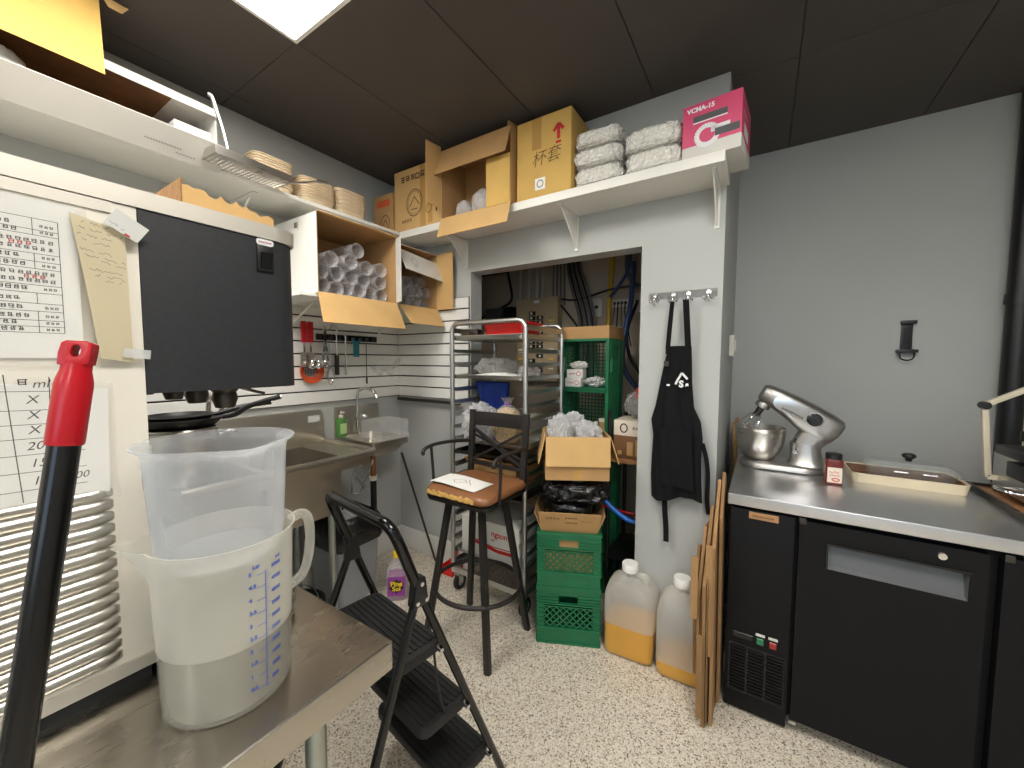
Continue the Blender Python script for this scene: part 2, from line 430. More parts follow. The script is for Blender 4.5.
class Print:
    """flat print gathered into one mesh: lettering, rules, drawn lines, all at z = 0 of the printed face"""
    def __init__(s): s.mb = MB()
    def text(s, t, x, y, size, rot=0.0, shear=0.0, bold=0.0, align='LEFT'):
        me = text_data(t, size, shear, bold, align); m = T(x, y, 0) @ RZ(rot)
        s.mb.add([v.co.copy() for v in me.vertices], [tuple(p.vertices) for p in me.polygons], m)
        bpy.data.meshes.remove(me); return s
    def line(s, x0, y0, x1, y1, w):
        d = Vector((x1 - x0, y1 - y0)); n = Vector((-d.y, d.x)).normalized() * w / 2
        s.mb.add([(x0 - n.x, y0 - n.y, 0), (x1 - n.x, y1 - n.y, 0), (x1 + n.x, y1 + n.y, 0), (x0 + n.x, y0 + n.y, 0)], [(0, 1, 2, 3)]); return s
    def path(s, pts, w):
        for a, b in zip(pts, pts[1:]): s.line(a[0], a[1], b[0], b[1], w)
        return s
    def rect(s, x0, y0, x1, y1): s.mb.add([(x0, y0, 0), (x1, y0, 0), (x1, y1, 0), (x0, y1, 0)], [(0, 1, 2, 3)]); return s
    def glyphs(s, x, y, n, size, gap=1.1, w=0.12, seed=1, slope=0.0):
        """print too small to read: character-like clusters of strokes"""
        rn = random.Random(seed)
        for k in range(n):
            cx = x + k * size * gap; cy = y + slope * k * size
            for q in range(3): 
                yy = cy + size * (0.12 + 0.34 * q + rn.uniform(-0.05, 0.05)); s.line(cx + size * rn.uniform(0.0, 0.2), yy, cx + size * rn.uniform(0.7, 0.95), yy + size * rn.uniform(-0.06, 0.06), size * w)
            for q in range(2):
                xx = cx + size * (0.2 + 0.5 * q + rn.uniform(-0.1, 0.1)); s.line(xx, cy + size * rn.uniform(0, 0.2), xx + size * rn.uniform(-0.1, 0.1), cy + size * rn.uniform(0.7, 1.0), size * w)
        return s
    def scrawl(s, x, y, length, h, w, seed=1, slope=0.0):
        """illegible handwriting: a wavering pen line broken into words"""
        rn = random.Random(seed); px = x; pts = []
        while px < x + length:
            pts.append((px, y + slope * (px - x) + rn.uniform(0, h))); px += h * rn.uniform(0.25, 0.5)
            if rn.random() < 0.14 and len(pts) > 2: s.path(pts, w); pts = []; px += h * 0.8
        if len(pts) > 1: s.path(pts, w)
        return s
    def ring(s, x, y, rx, ry, w, n=24):
        s.path([(x + rx * math.cos(2 * PI * i / n), y + ry * math.sin(2 * PI * i / n)) for i in range(n + 1)], w); return s
    def build(s, material, parent, m, name='lettering'):
        me = s.mb.mesh(name); me.materials.append(MATS[material])
        return put(name, me, parent, m)
def arc(c, r, a0, a1, n, plane='xz'):
    out = []
    for i in range(n + 1):
        a = a0 + (a1 - a0) * i / n; p = (r * math.cos(a), r * math.sin(a))
        out.append(Vector(c) + (Vector((p[0], 0, p[1])) if plane == 'xz' else Vector((p[0], p[1], 0)) if plane == 'xy' else Vector((0, p[0], p[1]))))
    return out
def smooth_path(pts, k=6, closed=False):
    pts = [Vector(p) for p in pts]; out = []; n = len(pts)
    for i in range(n if closed else n - 1):
        if closed: p0, p1, p2, p3 = pts[i - 1], pts[i], pts[(i + 1) % n], pts[(i + 2) % n]
        else: p0, p1, p2, p3 = pts[max(i - 1, 0)], pts[i], pts[i + 1], pts[min(i + 2, n - 1)]
        for j in range(k):
            t = j / k
            out.append(0.5 * ((2 * p1) + (p2 - p0) * t + (2 * p0 - 5 * p1 + 4 * p2 - p3) * t * t + (3 * p1 - p0 - 3 * p2 + p3) * t ** 3))
    if not closed: out.append(pts[-1])
    return out
def rrect(w, d, r, n=4, cx=0, cy=0):
    out = []
    for sx, sy, a in ((1, 1, 0), (-1, 1, PI / 2), (-1, -1, PI), (1, -1, 1.5 * PI)):
        for i in range(n + 1):
            t = a + PI / 2 * i / n
            out.append((cx + sx * (w / 2 - r) + r * math.cos(t), cy + sy * (d / 2 - r) + r * math.sin(t)))
    return out
_ico = {}
def blob(c, rad, seed, amp=0.15, freq=3.0, sub=4, sq=1.0, flat_bottom=None):
    """a crumpled bag: noisy super-ellipsoid"""
    if sub not in _ico:
        bm = bmesh.new(); bmesh.ops.create_icosphere(bm, subdivisions=sub, radius=1.0)
        bm.verts.index_update()
        _ico[sub] = ([v.co.copy() for v in bm.verts], [tuple(v.index for v in f.verts) for f in bm.faces]); bm.free()
    vs, fs = _ico[sub]; out = []; off = Vector((seed * 7.3, seed * 3.1, seed * 1.7))
    for p in vs:
        q = Vector([math.copysign(abs(x) ** sq, x) for x in p])
        d = 1 + amp * noise.fractal(p * freq + off, 0.8, 2.0, 3) + amp * 0.6 * abs(noise.noise(p * freq * 2.3 + off))
        w = Vector((q.x * rad[0] * d, q.y * rad[1] * d, q.z * rad[2] * d)) + Vector(c)
        if flat_bottom is not None and w.z < flat_bottom: w.z = flat_bottom + (w.z - flat_bottom) * 0.03
        out.append(w)
    mb = MB(); mb.add(out, fs); return mb

# ------------------------------------------------------------------ the room
XL, YN, YR, ZC, XB = -2.42, 2.10, 3.02, 2.816, -0.17   # left wall, recess wall, wall behind counter, ceiling, end of the recess wall
XR, YF = 2.3, -2.4
o = struct(MB().box(XL - 0.1, XR + 0.1, YF - 0.1, YR + 0.1, -0.1, 0).build('floor', 'flake_floor'))
ceil = struct(MB().box(XL - 0.1, XR + 0.1, YF - 0.1, YR + 0.1, ZC + 0.012, ZC + 0.1).build('ceiling', 'ceiling_gap'))
tile_me = MB().box(0.0015, 0.5885, 0.0015, 1.2145, 0, 0.012).mesh('ceiling_tile', 0.003, 1); tile_me.materials.append(MATS['ceiling_black'])
gx0, gy0 = -1.683 - 0.59 * 2, 0.945 - 1.216 * 3
LIGHTS = [(2, 2), (5, 2), (3, 0), (7, 0)]
for i in range(10):
    for j in range(6):
        if (i, j) in LIGHTS: continue
        x0, y0 = gx0 + 0.59 * i, gy0 + 1.216 * j
        xa, xb, ya, yb = max(x0, XL), min(x0 + 0.59, XR), max(y0, YF), min(y0 + 1.216, YR)
        if xb - xa < 0.05 or yb - ya < 0.05: continue
        if xb - xa > 0.58 and yb - ya > 1.2: put('ceiling_tile', tile_me, ceil, T(x0, y0, ZC))
        else: MB().box(xa + 0.0015, xb - 0.0015, ya + 0.0015, yb - 0.0015, ZC, ZC + 0.012).build('ceiling_tile', 'ceiling_black', ceil, bev=0.003, seg=1)
struct(MB().box(XL - 0.1, XL, YF, YR, 0, ZC).build('wall_left', 'wall_paint'))
struct(MB().box(XL, XR + 0.1, YR, YR + 0.1, 0, ZC).build('wall_right', 'wall_paint'))
struct(MB().box(XR, XR + 0.1, YF, YR, 0, ZC).build('wall_side', 'wall_paint'))
WX0, WX1, WZ0, WZ1 = -0.2, 1.5, 0.85, 2.25
struct(MB().box(XL, WX0, YF - 0.1, YF, 0, ZC).box(WX1, XR, YF - 0.1, YF, 0, ZC).box(WX0, WX1, YF - 0.1, YF, 0, WZ0).box(WX0, WX1, YF - 0.1, YF, WZ1, ZC).build('wall_front', 'wall_paint'))
win = struct(thing('window_1', 'window in the wall behind the viewer', 'window', (WX0, YF, WZ0))); del win['category']
for a_ in ((0, 1.7, 0, 0.05), (0, 1.7, 1.35, 1.4), (0, 0.05, 0.05, 1.35), (1.65, 1.7, 0.05, 1.35), (0.825, 0.875, 0.05, 1.35)):
    MB().box(a_[0], a_[1], -0.08, -0.02, a_[2], a_[3]).build('window_frame', 'white_trim', win)
# wall with the recess: front skin with opening, and its end towards the counter
NX0, NX1, NZ = -1.69, -0.55, 2.092
wb = MB().box(XL, NX0, YN, YN + 0.12, 0, ZC).box(NX1, XB, YN, YN + 0.12, 0, ZC).box(NX0, NX1, YN, YN + 0.12, NZ, ZC)
wb.box(XB - 0.1, XB, YN + 0.12, YR, 0, ZC)
struct(wb.build('wall_back', 'wall_paint'))
nw = MB().box(XL, XB - 0.1, YR - 0.03, YR, 0, ZC).box(XL, XL + 0.02, YN + 0.12, YR - 0.03, 0, ZC).box(XB - 0.12, XB - 0.1, YN + 0.12, YR - 0.03, 0, ZC)
struct(nw.build('wall_recess', 'niche_wall'))
struct(MB().box(XL, NX0, YN - 0.014, YN, 0, 0.16).build('baseboard_back', 'white_trim', bev=0.003))
struct(MB().box(XL, XL + 0.014, -1.5, YN - 0.016, 0, 0.16).build('baseboard_left', 'white_trim', bev=0.003))
# ceiling lamps: first one in view, the others unseen, added as fill
for k, (i, j) in enumerate(LIGHTS):
    x0, y0 = gx0 + 0.59 * i, gy0 + 1.216 * j
    lbl = ['bright flat LED ceiling panel above the steel dispenser', 'unseen LED ceiling panel added as fill over the room centre', 'unseen LED ceiling panel added as fill at the rear left', 'unseen LED ceiling panel added as fill at the rear right'][k]
    t = thing('ceiling_light', lbl, 'ceiling light', (x0 + 0.295, y0 + 0.608, ZC), 0, 'LED ceiling panels')
    fr = MB()
    for a in ((-0.292, 0.292, -0.605, -0.590), (-0.292, 0.292, 0.590, 0.605), (-0.292, -0.277, -0.590, 0.590), (0.277, 0.292, -0.590, 0.590)):
        fr.box(a[0], a[1], a[2], a[3], -0.008, 0.012)
    fr.build('frame', 'white_trim', t)
    MB().box(-0.277, 0.277, -0.59, 0.59, -0.004, 0.010).build('diffuser', 'lamp_diffuser', t)

# slatwall: planks with dark grooves, on the left wall and on the short wall beside the recess
def slatwall(name, label, wall):
    t = struct(thing(name, label, 'slatwall')); del t['category']
    z0, pitch = 1.214, 0.0795
    if wall == 'left':
        MB().box(XL, XL + 0.006, 0.0, YN, z0, z0 + pitch * 9).build('backing', 'groove', t)
    else:
        MB().box(XL + 0.02, NX0 - 0.01, YN - 0.006, YN, z0, z0 + pitch * 9).build('backing', 'groove', t)
    for k in range(9):
        a, b = z0 + k * pitch + 0.004, z0 + (k + 1) * pitch - 0.005
        if wall == 'left': MB().box(XL + 0.006, XL + 0.02, 0.0, YN - 0.001, a, b).build('slat', 'slat_white', t, bev=0.002, seg=1)
        else: MB().box(XL + 0.021, NX0 - 0.01, YN - 0.02, YN - 0.006, a, b).build('slat', 'slat_white', t, bev=0.002, seg=1)
slatwall('trim_1', 'white grooved slatwall on the left wall above the steel sinks', 'left')
slatwall('trim_2', 'white grooved slatwall strip between the corner and the baking rack', 'back')

# ------------------------------------------------------------------ black back-bar cooler with steel top
def make_cooler():
    t = thing('bar_cooler', 'black back-bar cooler with steel top and recessed door handles along right wall', 'cooler', (-0.09, 1.85, 0))
    W, D = 1.46, 0.80
    # local: x 0..W, y 0..D
    MB().box(0.006, W, 0.035, D, 0.05, 0.895).build('body', 'cooler_black', t)
    MB().box(0.02, W - 0.02, 0.09, D - 0.02, 0, 0.05).build('kick_base', 'black_satin', t)
    top = MB().box(-0.012, W + 0.01, -0.012, D + 0.01, 0.898, 0.945)
    top.build('worktop', 'counter_steel', t, bev=0.006, seg=3)
    pn = MB().box(0, 0.222, 0, 0.034, 0.012, 0.885).build('compressor_panel', 'cooler_black', t, bev=0.004)
    bd = MB().box(0.066, 0.168, -0.004, 0, 0.850, 0.878).build('badge', 'badge_gold', pn, bev=0.001, seg=1)
    Print().glyphs(0.078, 0.860, 9, 0.007, 1.2, 0.2, 5).build('ink_brown', t, T(0, -0.0046, 0) @ FACE_MY)
    # grille of slots: a recessed back plate and slats in three columns
    gp = MB().box(0.014, 0.21, -0.001, 0.0, 0.09, 0.30).build('grille_plate', 'black_gloss', pn)
    for c in range(3):
        for k in range(14):
            MB().box(0.018 + c * 0.065, 0.076 + c * 0.065, -0.006, -0.001, 0.098 + k * 0.0142, 0.1055 + k * 0.0142).build('grille_slat', 'cooler_black', pn)
    MB().box(0.024, 0.1, -0.004, 0, 0.328, 0.352).build('thermostat_slot', 'black_gloss', pn, bev=0.002, seg=1)
    MB().box(0.112, 0.136, -0.007, 0, 0.326, 0.352).build('indicator', 'led_green', pn, bev=0.002, seg=1)
    MB().box(0.156, 0.180, -0.007, 0, 0.326, 0.352).build('indicator', 'led_red', pn, bev=0.002, seg=1)
    MB().box(0.108, 0.140, -0.003, 0, 0.36, 0.370).build('indicator_label', 'paper_grey', pn)
    MB().box(0.152, 0.184, -0.003, 0, 0.36, 0.370).build('indicator_label', 'paper_grey', pn)
    def door(x0, x1):
        hx0, hx1, hz0, hz1 = x0 + 0.09, x1 - 0.042, 0.712, 0.805
        z0, z1 = 0.06, 0.880
        d = MB().box(x0, hx0, -0.004, 0.034, z0, z1).box(hx1, x1, -0.004, 0.034, z0, z1).box(hx0, hx1, -0.004, 0.034, z0, hz0).box(hx0, hx1, -0.004, 0.034, hz1, z1)
        dd = d.build('door', 'cooler_black', t)
        h = MB()
        a = [(hx0, -0.005, hz0), (hx1, -0.005, hz0), (hx1, -0.005, hz1), (hx0, -0.005, hz1)]
        h.add([(hx0, -0.006, hz0), (hx1, -0.006, hz0), (hx1, -0.006, hz1), (hx0, -0.006, hz1), (hx0 + 0.004, 0.006, hz0 + 0.010), (hx1 - 0.004, 0.006, hz0 + 0.010), (hx1 - 0.004, 0.028, hz1 - 0.006), (hx0 + 0.004, 0.028, hz1 - 0.006)],
              [(4, 5, 6, 7), (0, 1, 5, 4), (1, 2, 6, 5), (2, 3, 7, 6), (3, 0, 4, 7)])
        h.build('handle_recess', 'dark_grey', dd)
        fr = MB().box(hx0 - 0.006, hx1 + 0.006, -0.010, -0.003, hz1, hz1 + 0.007).box(hx0 - 0.006, hx0, -0.010, -0.003, hz0, hz1)
        fr.build('handle_trim', 'black_gloss', dd)
        lk = MB().lathe([(0.014, 0), (0.014, 0.006), (0.011, 0.010)], 20, T((x0 + x1) / 2 + 0.139, -0.004, 0.848) @ RX(PI / 2)).box((x0 + x1) / 2 + 0.1375, (x0 + x1) / 2 + 0.1405, -0.0150, -0.012, 0.842, 0.854)
        lk.build('lock', 'chrome', dd, smooth=40, fix=True)
        MB().box(x0 - 0.002, x0 + 0.02, -0.010, 0.03, 0.868, 0.892).build('hinge', 'dark_steel', dd, bev=0.002)
        MB().box(x0 - 0.004, x0 + 0.02, -0.008, 0.03, 0.045, 0.058).build('hinge', 'brushed_steel', dd, bev=0.002)
    door(0.235, 0.727); door(0.758, 1.25)
    MB().box(1.26, W, 0, 0.034, 0.012, 0.885).build('end_panel', 'cooler_black', t, bev=0.004)
make_cooler()
CT = 0.945

# ------------------------------------------------------------------ stand mixer
def make_mixer():
    t = thing('stand_mixer', 'grey tilt-head stand mixer with steel bowl and raised whisk on steel counter', 'mixer', (-0.085, 2.425, CT + 0.0005))
    # local x along the counter, 0..0.38
    base = MB()
    base.loft([[(x, y, z) for x, y in rrect(w, d, rr, 6, 0.185, 0)] for w, d, rr, z in ((0.355, 0.20, 0.09, 0.0), (0.37, 0.215, 0.1, 0.008), (0.366, 0.21, 0.1, 0.026), (0.345, 0.19, 0.09, 0.036))])
    base.build('base', 'mixer_grey', t, smooth=50)
    pil = MB()
    pil.loft([[(x, y, z) for x, y in rrect(w, d, rr, 5, cx, 0)] for w, d, rr, z, cx in ((0.165, 0.165, 0.06, 0.034, 0.29), (0.135, 0.14, 0.055, 0.055, 0.288), (0.128, 0.125, 0.05, 0.10, 0.283), (0.125, 0.12, 0.05, 0.142, 0.28))])
    p = pil.build('pedestal', 'mixer_grey', t, smooth=50)
    MB().lathe([(0.012, 0), (0.012, 0.008), (0.008, 0.012)], 16, T(0.238, -0.058, 0.105) @ RX(PI / 2)).build('release_button', 'chrome', p, smooth=40)
    MB().box(0.235, 0.33, -0.04, 0.04, 0.138, 0.165).build('hinge_block', 'black_satin', t, bev=0.006)
    # tilted head: axis from rear-right to front-left, rising towards the left
    ang = R(27); org = Vector((0.325, 0, 0.195))
    hm = T(*org) @ RY(ang)            # local -x points to the nose, raised
    head = MB(); secs = []
    for x, hy, z0, z1 in ((0.075, 0.030, 0.02, 0.085), (0.06, 0.050, -0.02, 0.105), (0.02, 0.062, -0.045, 0.115), (-0.06, 0.066, -0.03, 0.122), (-0.16, 0.066, 0.0, 0.124), (-0.24, 0.064, 0.018, 0.122), (-0.285, 0.058, 0.022, 0.118), (-0.303, 0.044, 0.034, 0.106)):
        cz, hz = (z0 + z1) / 2, (z1 - z0) / 2
        secs.append([(x, hy * math.copysign(abs(math.cos(a)) ** 0.7, math.cos(a)), cz + hz * math.copysign(abs(math.sin(a)) ** 0.7, math.sin(a))) for a in [2 * PI * i / 24 for i in range(24)]])
    head.loft(secs); hd = head.build('head', 'mixer_grey', t, smooth=60, fix=True, m=hm)
    nk = MB(); nk.loft([[(x, y, z) for x, y in rrect(w, d, rr, 5, cx, 0)] for w, d, rr, z, cx in ((0.11, 0.105, 0.04, -0.082, -0.012), (0.125, 0.112, 0.045, -0.03, -0.006), (0.13, 0.115, 0.045, 0.02, 0.0))])
    nk.build('neck', 'mixer_grey', t, smooth=50, m=hm)
    # chrome band on the side facing the room, with the speed knob
    sd = MB(); sd.prism([(x, z) for x, z in rrect(0.225, 0.066, 0.033, 6, -0.125, 0.062)], -0.071, -0.062, RX(PI / 2) @ Matrix.Scale(-1, 4, (0, 0, 1)))
    sd.build('side_trim', 'chrome', hd, smooth=40, fix=True)
    kb = MB().lathe([(0.031, 0), (0.031, 0.012), (0.024, 0.024), (0.008, 0.026)], 24, T(-0.05, -0.070, 0.058) @ RX(PI / 2)).box(-0.078, -0.022, -0.104, -0.092, 0.051, 0.065)
    kb.build('speed_knob', 'black_satin', hd, smooth=40, fix=True)
    Print().glyphs(-0.19, 0.036, 9, 0.011, 1.0, 0.15, 6).build('ink', hd, T(0, -0.0715, 0) @ FACE_MY)
    MB().lathe([(0.034, 0), (0.036, 0.02), (0.03, 0.032)], 20, T(-0.262, 0, -0.006)).build('hub', 'mixer_grey', hd, smooth=40)
    MB().lathe([(0.016, -0.03), (0.018, 0.0), (0.014, 0.01)], 16, T(-0.262, 0, -0.01)).build('collar', 'black_satin', hd, smooth=40)
    wk = MB()
    for k in range(8):
        a = PI * k / 8; ca, sa = math.cos(a), math.sin(a); pts = []
        for i in range(17):
            b = PI * i / 16; r = 0.047 * math.sin(b) ** 0.8 if 0 < b < PI else 0.0
            x = -r if i < 8 else r
            zz = -0.045 - 0.105 * (1 - abs(math.cos(b)))
            xx = math.copysign(0.048 * math.sin(b) ** 0.7, i - 8) if 0 < i < 16 else (0.006 if i else -0.006)
            pts.append((-0.262 + ca * xx, sa * xx, zz))
        wk.tube(pts, 0.0014, 5)
    wk.build('whisk', 'chrome', hd, smooth=60)
    MB().lathe([(0.013, -0.058), (0.02, -0.05), (0.012, -0.03)], 12, T(-0.262, 0, 0)).build('whisk_hub', 'black_satin', hd, smooth=40)
    bw = MB().lathe([(0.045, 0.0), (0.062, 0.006), (0.090, 0.04), (0.108, 0.09), (0.113, 0.145), (0.114, 0.162), (0.118, 0.168), (0.118, 0.171), (0.112, 0.171), (0.110, 0.145), (0.104, 0.092), (0.087, 0.043), (0.058, 0.01)], 40, T(0.088, 0, 0.0355), caps=(True, True))
    bo = bw.build('bowl', 'brushed_steel', t, smooth=60, fix=True)
make_mixer()

# ------------------------------------------------------------------ spice jar
t = thing('spice_jar', 'square jar of red chili flakes with black lid beside the mixer', 'jar', (0.287, 2.245, CT + 0.0005), R(4))
MB().prism(rrect(0.062, 0.062, 0.012), 0, 0.105).build('body', 'chili', t, bev=0.004)
MB().loft([[(x, y, z) for x, y in rrect(w, w, 0.012)] for w, z in ((0.0625, 0.1052), (0.056, 0.112))]).build('neck', 'chili', t)
MB().lathe([(0.030, 0.1125), (0.031, 0.115), (0.031, 0.134), (0.028, 0.137)], 24).build('lid', 'black_satin', t, smooth=40)
MB().box(-0.026, 0.026, -0.0325, -0.0315, 0.010, 0.078).build('label', 'label_pale', t)
Print().scrawl(-0.020, 0.052, 0.038, 0.012, 0.002, 3).glyphs(-0.018, 0.040, 5, 0.006, 1.2, 0.15, 4).ring(0.004, 0.024, 0.013, 0.006, 0.004).build('ink_red', t, T(0, -0.0331, 0) @ FACE_MY)

# ------------------------------------------------------------------ tray with clear lidded dish
t = thing('baking_tray', 'cream rimmed baking tray with brown inside on the steel counter', 'tray', (0.55, 2.435, CT + 0.0005))
tm = MB()
def ring_loft(mb, a, b):    # rectangular rings
    return mb
outer = [(rrect(0.362, 0.222, 0.02), 0.0), (rrect(0.38, 0.24, 0.03), 0.045), (rrect(0.368, 0.228, 0.026), 0.045), (rrect(0.352, 0.212, 0.018), 0.005)]
MB().loft([[(x, y, z) for x, y in p] for p, z in outer]).build('pan', 'tray_cream', t, smooth=40, fix=True)
MB().loft([[(x, y, z) for x, y in p] for p, z in ((rrect(0.349, 0.209, 0.018), 0.0055), (rrect(0.350, 0.210, 0.018), 0.007), (rrect(0.362, 0.222, 0.024), 0.040), (rrect(0.358, 0.218, 0.022), 0.040), (rrect(0.346, 0.206, 0.017), 0.0085))]).build('baked_lining', 'tray_brown', t, smooth=40, fix=True)
t = thing('glass_dish', 'clear rectangular dish with clear lid and black knob in the cream tray', 'dish', (0.575, 2.44, CT + 0.0085))
MB().loft([[(x, y, z) for x, y in p] for p, z in ((rrect(0.26, 0.14, 0.03), 0.0), (rrect(0.29, 0.17, 0.04), 0.055), (rrect(0.30, 0.18, 0.042), 0.058), (rrect(0.30, 0.18, 0.042), 0.063), (rrect(0.284, 0.164, 0.038), 0.063), (rrect(0.254, 0.134, 0.028), 0.005))]).build('bowl', 'glass', t, smooth=50, fix=True)
lid = MB().loft([[(x, y, z) for x, y in p] for p, z in ((rrect(0.30, 0.18, 0.042), 0.0645), (rrect(0.29, 0.17, 0.04), 0.072), (rrect(0.25, 0.13, 0.035), 0.090), (rrect(0.24, 0.12, 0.03), 0.091), (rrect(0.24, 0.12, 0.03), 0.088), (rrect(0.28, 0.16, 0.036), 0.070))]).build('lid', 'glass', t, smooth=50, fix=True)
MB().lathe([(0.010, 0.0912), (0.012, 0.104), (0.023, 0.110), (0.025, 0.117), (0.022, 0.124), (0.014, 0.127), (0.013, 0.122)], 24).build('knob', 'black_satin', lid, smooth=40)
for sx in (-0.045, 0.045):
    MB().tube([(sx - 0.022, -0.088, 0.058), (sx - 0.02, -0.104, 0.058), (sx + 0.02, -0.104, 0.058), (sx + 0.022, -0.088, 0.058)], 0.003, 6).build('wire_handle', 'chrome', t, smooth=50)

# ------------------------------------------------------------------ wooden board with press grill
t = thing('serving_board', 'brown wooden board with dark rim under the press grill at right edge', 'board', (0.99, 2.29, CT + 0.0005))
MB().box(-0.20, 0.26, -0.22, 0.22, 0, 0.012).build('board', 'wood_board', t, bev=0.003)
rm = MB().box(-0.212, -0.2, -0.232, 0.232, 0, 0.022).box(0.26, 0.272, -0.232, 0.232, 0, 0.022).box(-0.2, 0.26, -0.232, -0.22, 0, 0.022).box(-0.2, 0.26, 0.22, 0.232, 0, 0.022)
rm.build('rim', 'dark_steel', t)
t = thing('press_grill', 'steel countertop press grill with black lid and cream lever arms at right edge', 'grill', (1.0, 2.30, CT + 0.0132))
for sx in (-0.15, 0.17):
    for sy in (-0.14, 0.14): MB().lathe([(0.016, 0), (0.014, 0.015)], 12, T(sx, sy, 0)).build('foot', 'black_rubber', t)
bd = MB().box(-0.165, 0.2, -0.165, 0.165, 0.015, 0.165).build('body', 'aluminium', t, bev=0.006)
MB().box(-0.185, 0.21, -0.185, 0.10, 0.168, 0.205).build('lid', 'black_satin', t, bev=0.006)
MB().box(-0.200, -0.1655, -0.16, -0.04, 0.105, 0.162).build('control_box', 'black_satin', bd, bev=0.004)
MB().lathe([(0.026, 0), (0.027, 0.012), (0.022, 0.028)], 20, T(-0.13, -0.166, 0.118) @ RX(PI / 2)).box(-0.134, -0.126, -0.203, -0.194, 0.098, 0.138).build('knob', 'black_rubber', bd, smooth=40, fix=True)
MB().tube(smooth_path([(-0.167, -0.02, 0.05), (-0.21, -0.03, 0.055), (-0.23, -0.06, 0.058), (-0.215, -0.10, 0.055), (-0.167, -0.11, 0.05)]), 0.007, 8).build('side_handle', 'chrome', bd, smooth=50)
DY = 0.125
MB().bar((-0.19, DY, 0.06), (-0.214, DY, 0.355), 0.020, 0.020).build('upright_arm', 'cream_paint', t, bev=0.004)
MB().bar((-0.214, DY, 0.360), (-0.09, DY, 0.44), 0.020, 0.022).build('cross_arm', 'cream_paint', t, bev=0.004)
MB().bar((-0.09, DY, 0.166), (-0.09, DY, 0.435), 0.024, 0.024).build('upright_arm', 'cream_paint', t, bev=0.004)
MB().bar((-0.09, DY, 0.441), (0.11, DY, 0.49), 0.022, 0.024).build('cross_arm', 'cream_paint', t, bev=0.004)
for px_, pz_ in ((-0.214, 0.358), (-0.09, 0.440)):
    MB().cyl((px_, DY - 0.018, pz_), (px_, DY + 0.018, pz_), 0.016).build('pivot', 'black_satin', t, smooth=40)
MB().cyl((-0.09, DY, 0.22), (-0.09, DY, 0.26), 0.020).build('collar', 'dark_steel', t, smooth=40)
MB().bar((-0.192, DY, 0.06), (-0.162, DY, 0.06), 0.02, 0.02).build('arm_bracket', 'cream_paint', t)

# ------------------------------------------------------------------ things on the right wall
t = thing('drain_pipe', 'tall black plastic pipe running up the right wall', 'pipe', (1.045, 2.955, 0))
MB().tube([(0, 0, 0.0), (0, 0, ZC - 0.001)], 0.044, 20).build('pipe', 'black_satin', t, smooth=40)
for z in (0.6, 1.78): MB().tube([(0, 0, z), (0, 0, z + 0.05)], 0.05, 20).build('coupling', 'black_satin', t, smooth=40)
t = thing('wall_bracket', 'small black plastic holder screwed to the bare grey wall', 'bracket', (0.668, YR, 1.545))
MB().box(-0.024, 0.024, -0.008, 0, 0.02, 0.165).build('back_plate', 'black_satin', t, bev=0.002)
MB().box(-0.042, 0.042, -0.05, 0, 0.0, 0.018).build('cradle', 'black_satin', t, bev=0.003)
MB().box(-0.028, 0.034, -0.035, 0, 0.160, 0.178).build('top_clip', 'black_satin', t, bev=0.003)
MB().box(-0.014, 0.014, -0.014, -0.008, 0.05, 0.14).build('rib', 'black_rubber', t, bev=0.002)
MB().tube(smooth_path([(-0.03, -0.03, 0.0), (-0.025, -0.035, -0.03), (0.0, -0.037, -0.042), (0.025, -0.035, -0.03), (0.03, -0.03, 0.0)]), 0.004, 6).build('cord_loop', 'black_rubber', t, smooth=50)
t = thing('light_switch', 'white switch box on the end of the recess wall', 'switch', (XB, 2.70, 1.525))
MB().box(0, 0.026, -0.06, 0.06, 0, 0.125).build('back_box', 'outlet_white', t, bev=0.004)
MB().box(0.026, 0.032, -0.022, 0.022, 0.03, 0.095).build('rocker', 'white_trim', t, bev=0.002)

# ------------------------------------------------------------------ hook rail and apron
t = thing('hook_rail', 'clear wall rail with four chrome coat hooks above the apron', 'hook rail', (-0.35, YN, 1.80))
MB().box(-0.16, 0.16, -0.008, 0, 0.005, 0.045).build('rail', 'acrylic', t, bev=0.002)
HOOKS = (-0.125, -0.037, 0.033, 0.122)
for hx in HOOKS:
    h = MB().lathe([(0.011, 0), (0.011, 0.004)], 14, T(hx, -0.008, 0.026) @ RX(PI / 2)).build('hook_base', 'chrome', t, smooth=40)
    MB().tube(smooth_path([(hx, -0.012, 0.024), (hx, -0.03, 0.012), (hx, -0.032, -0.012), (hx, -0.022, -0.020), (hx, -0.036, -0.022), (hx, -0.048, -0.006)]), 0.0035, 8).build('hook', 'chrome', h, smooth=50)
    for s_ in (-1, 1):
        MB().tube(smooth_path([(hx, -0.012, 0.018), (hx + s_ * 0.012, -0.024, -0.004), (hx + s_ * 0.02, -0.03, -0.01), (hx + s_ * 0.024, -0.034, 0.006)]), 0.003, 6).build('hook', 'chrome', h, smooth=50)
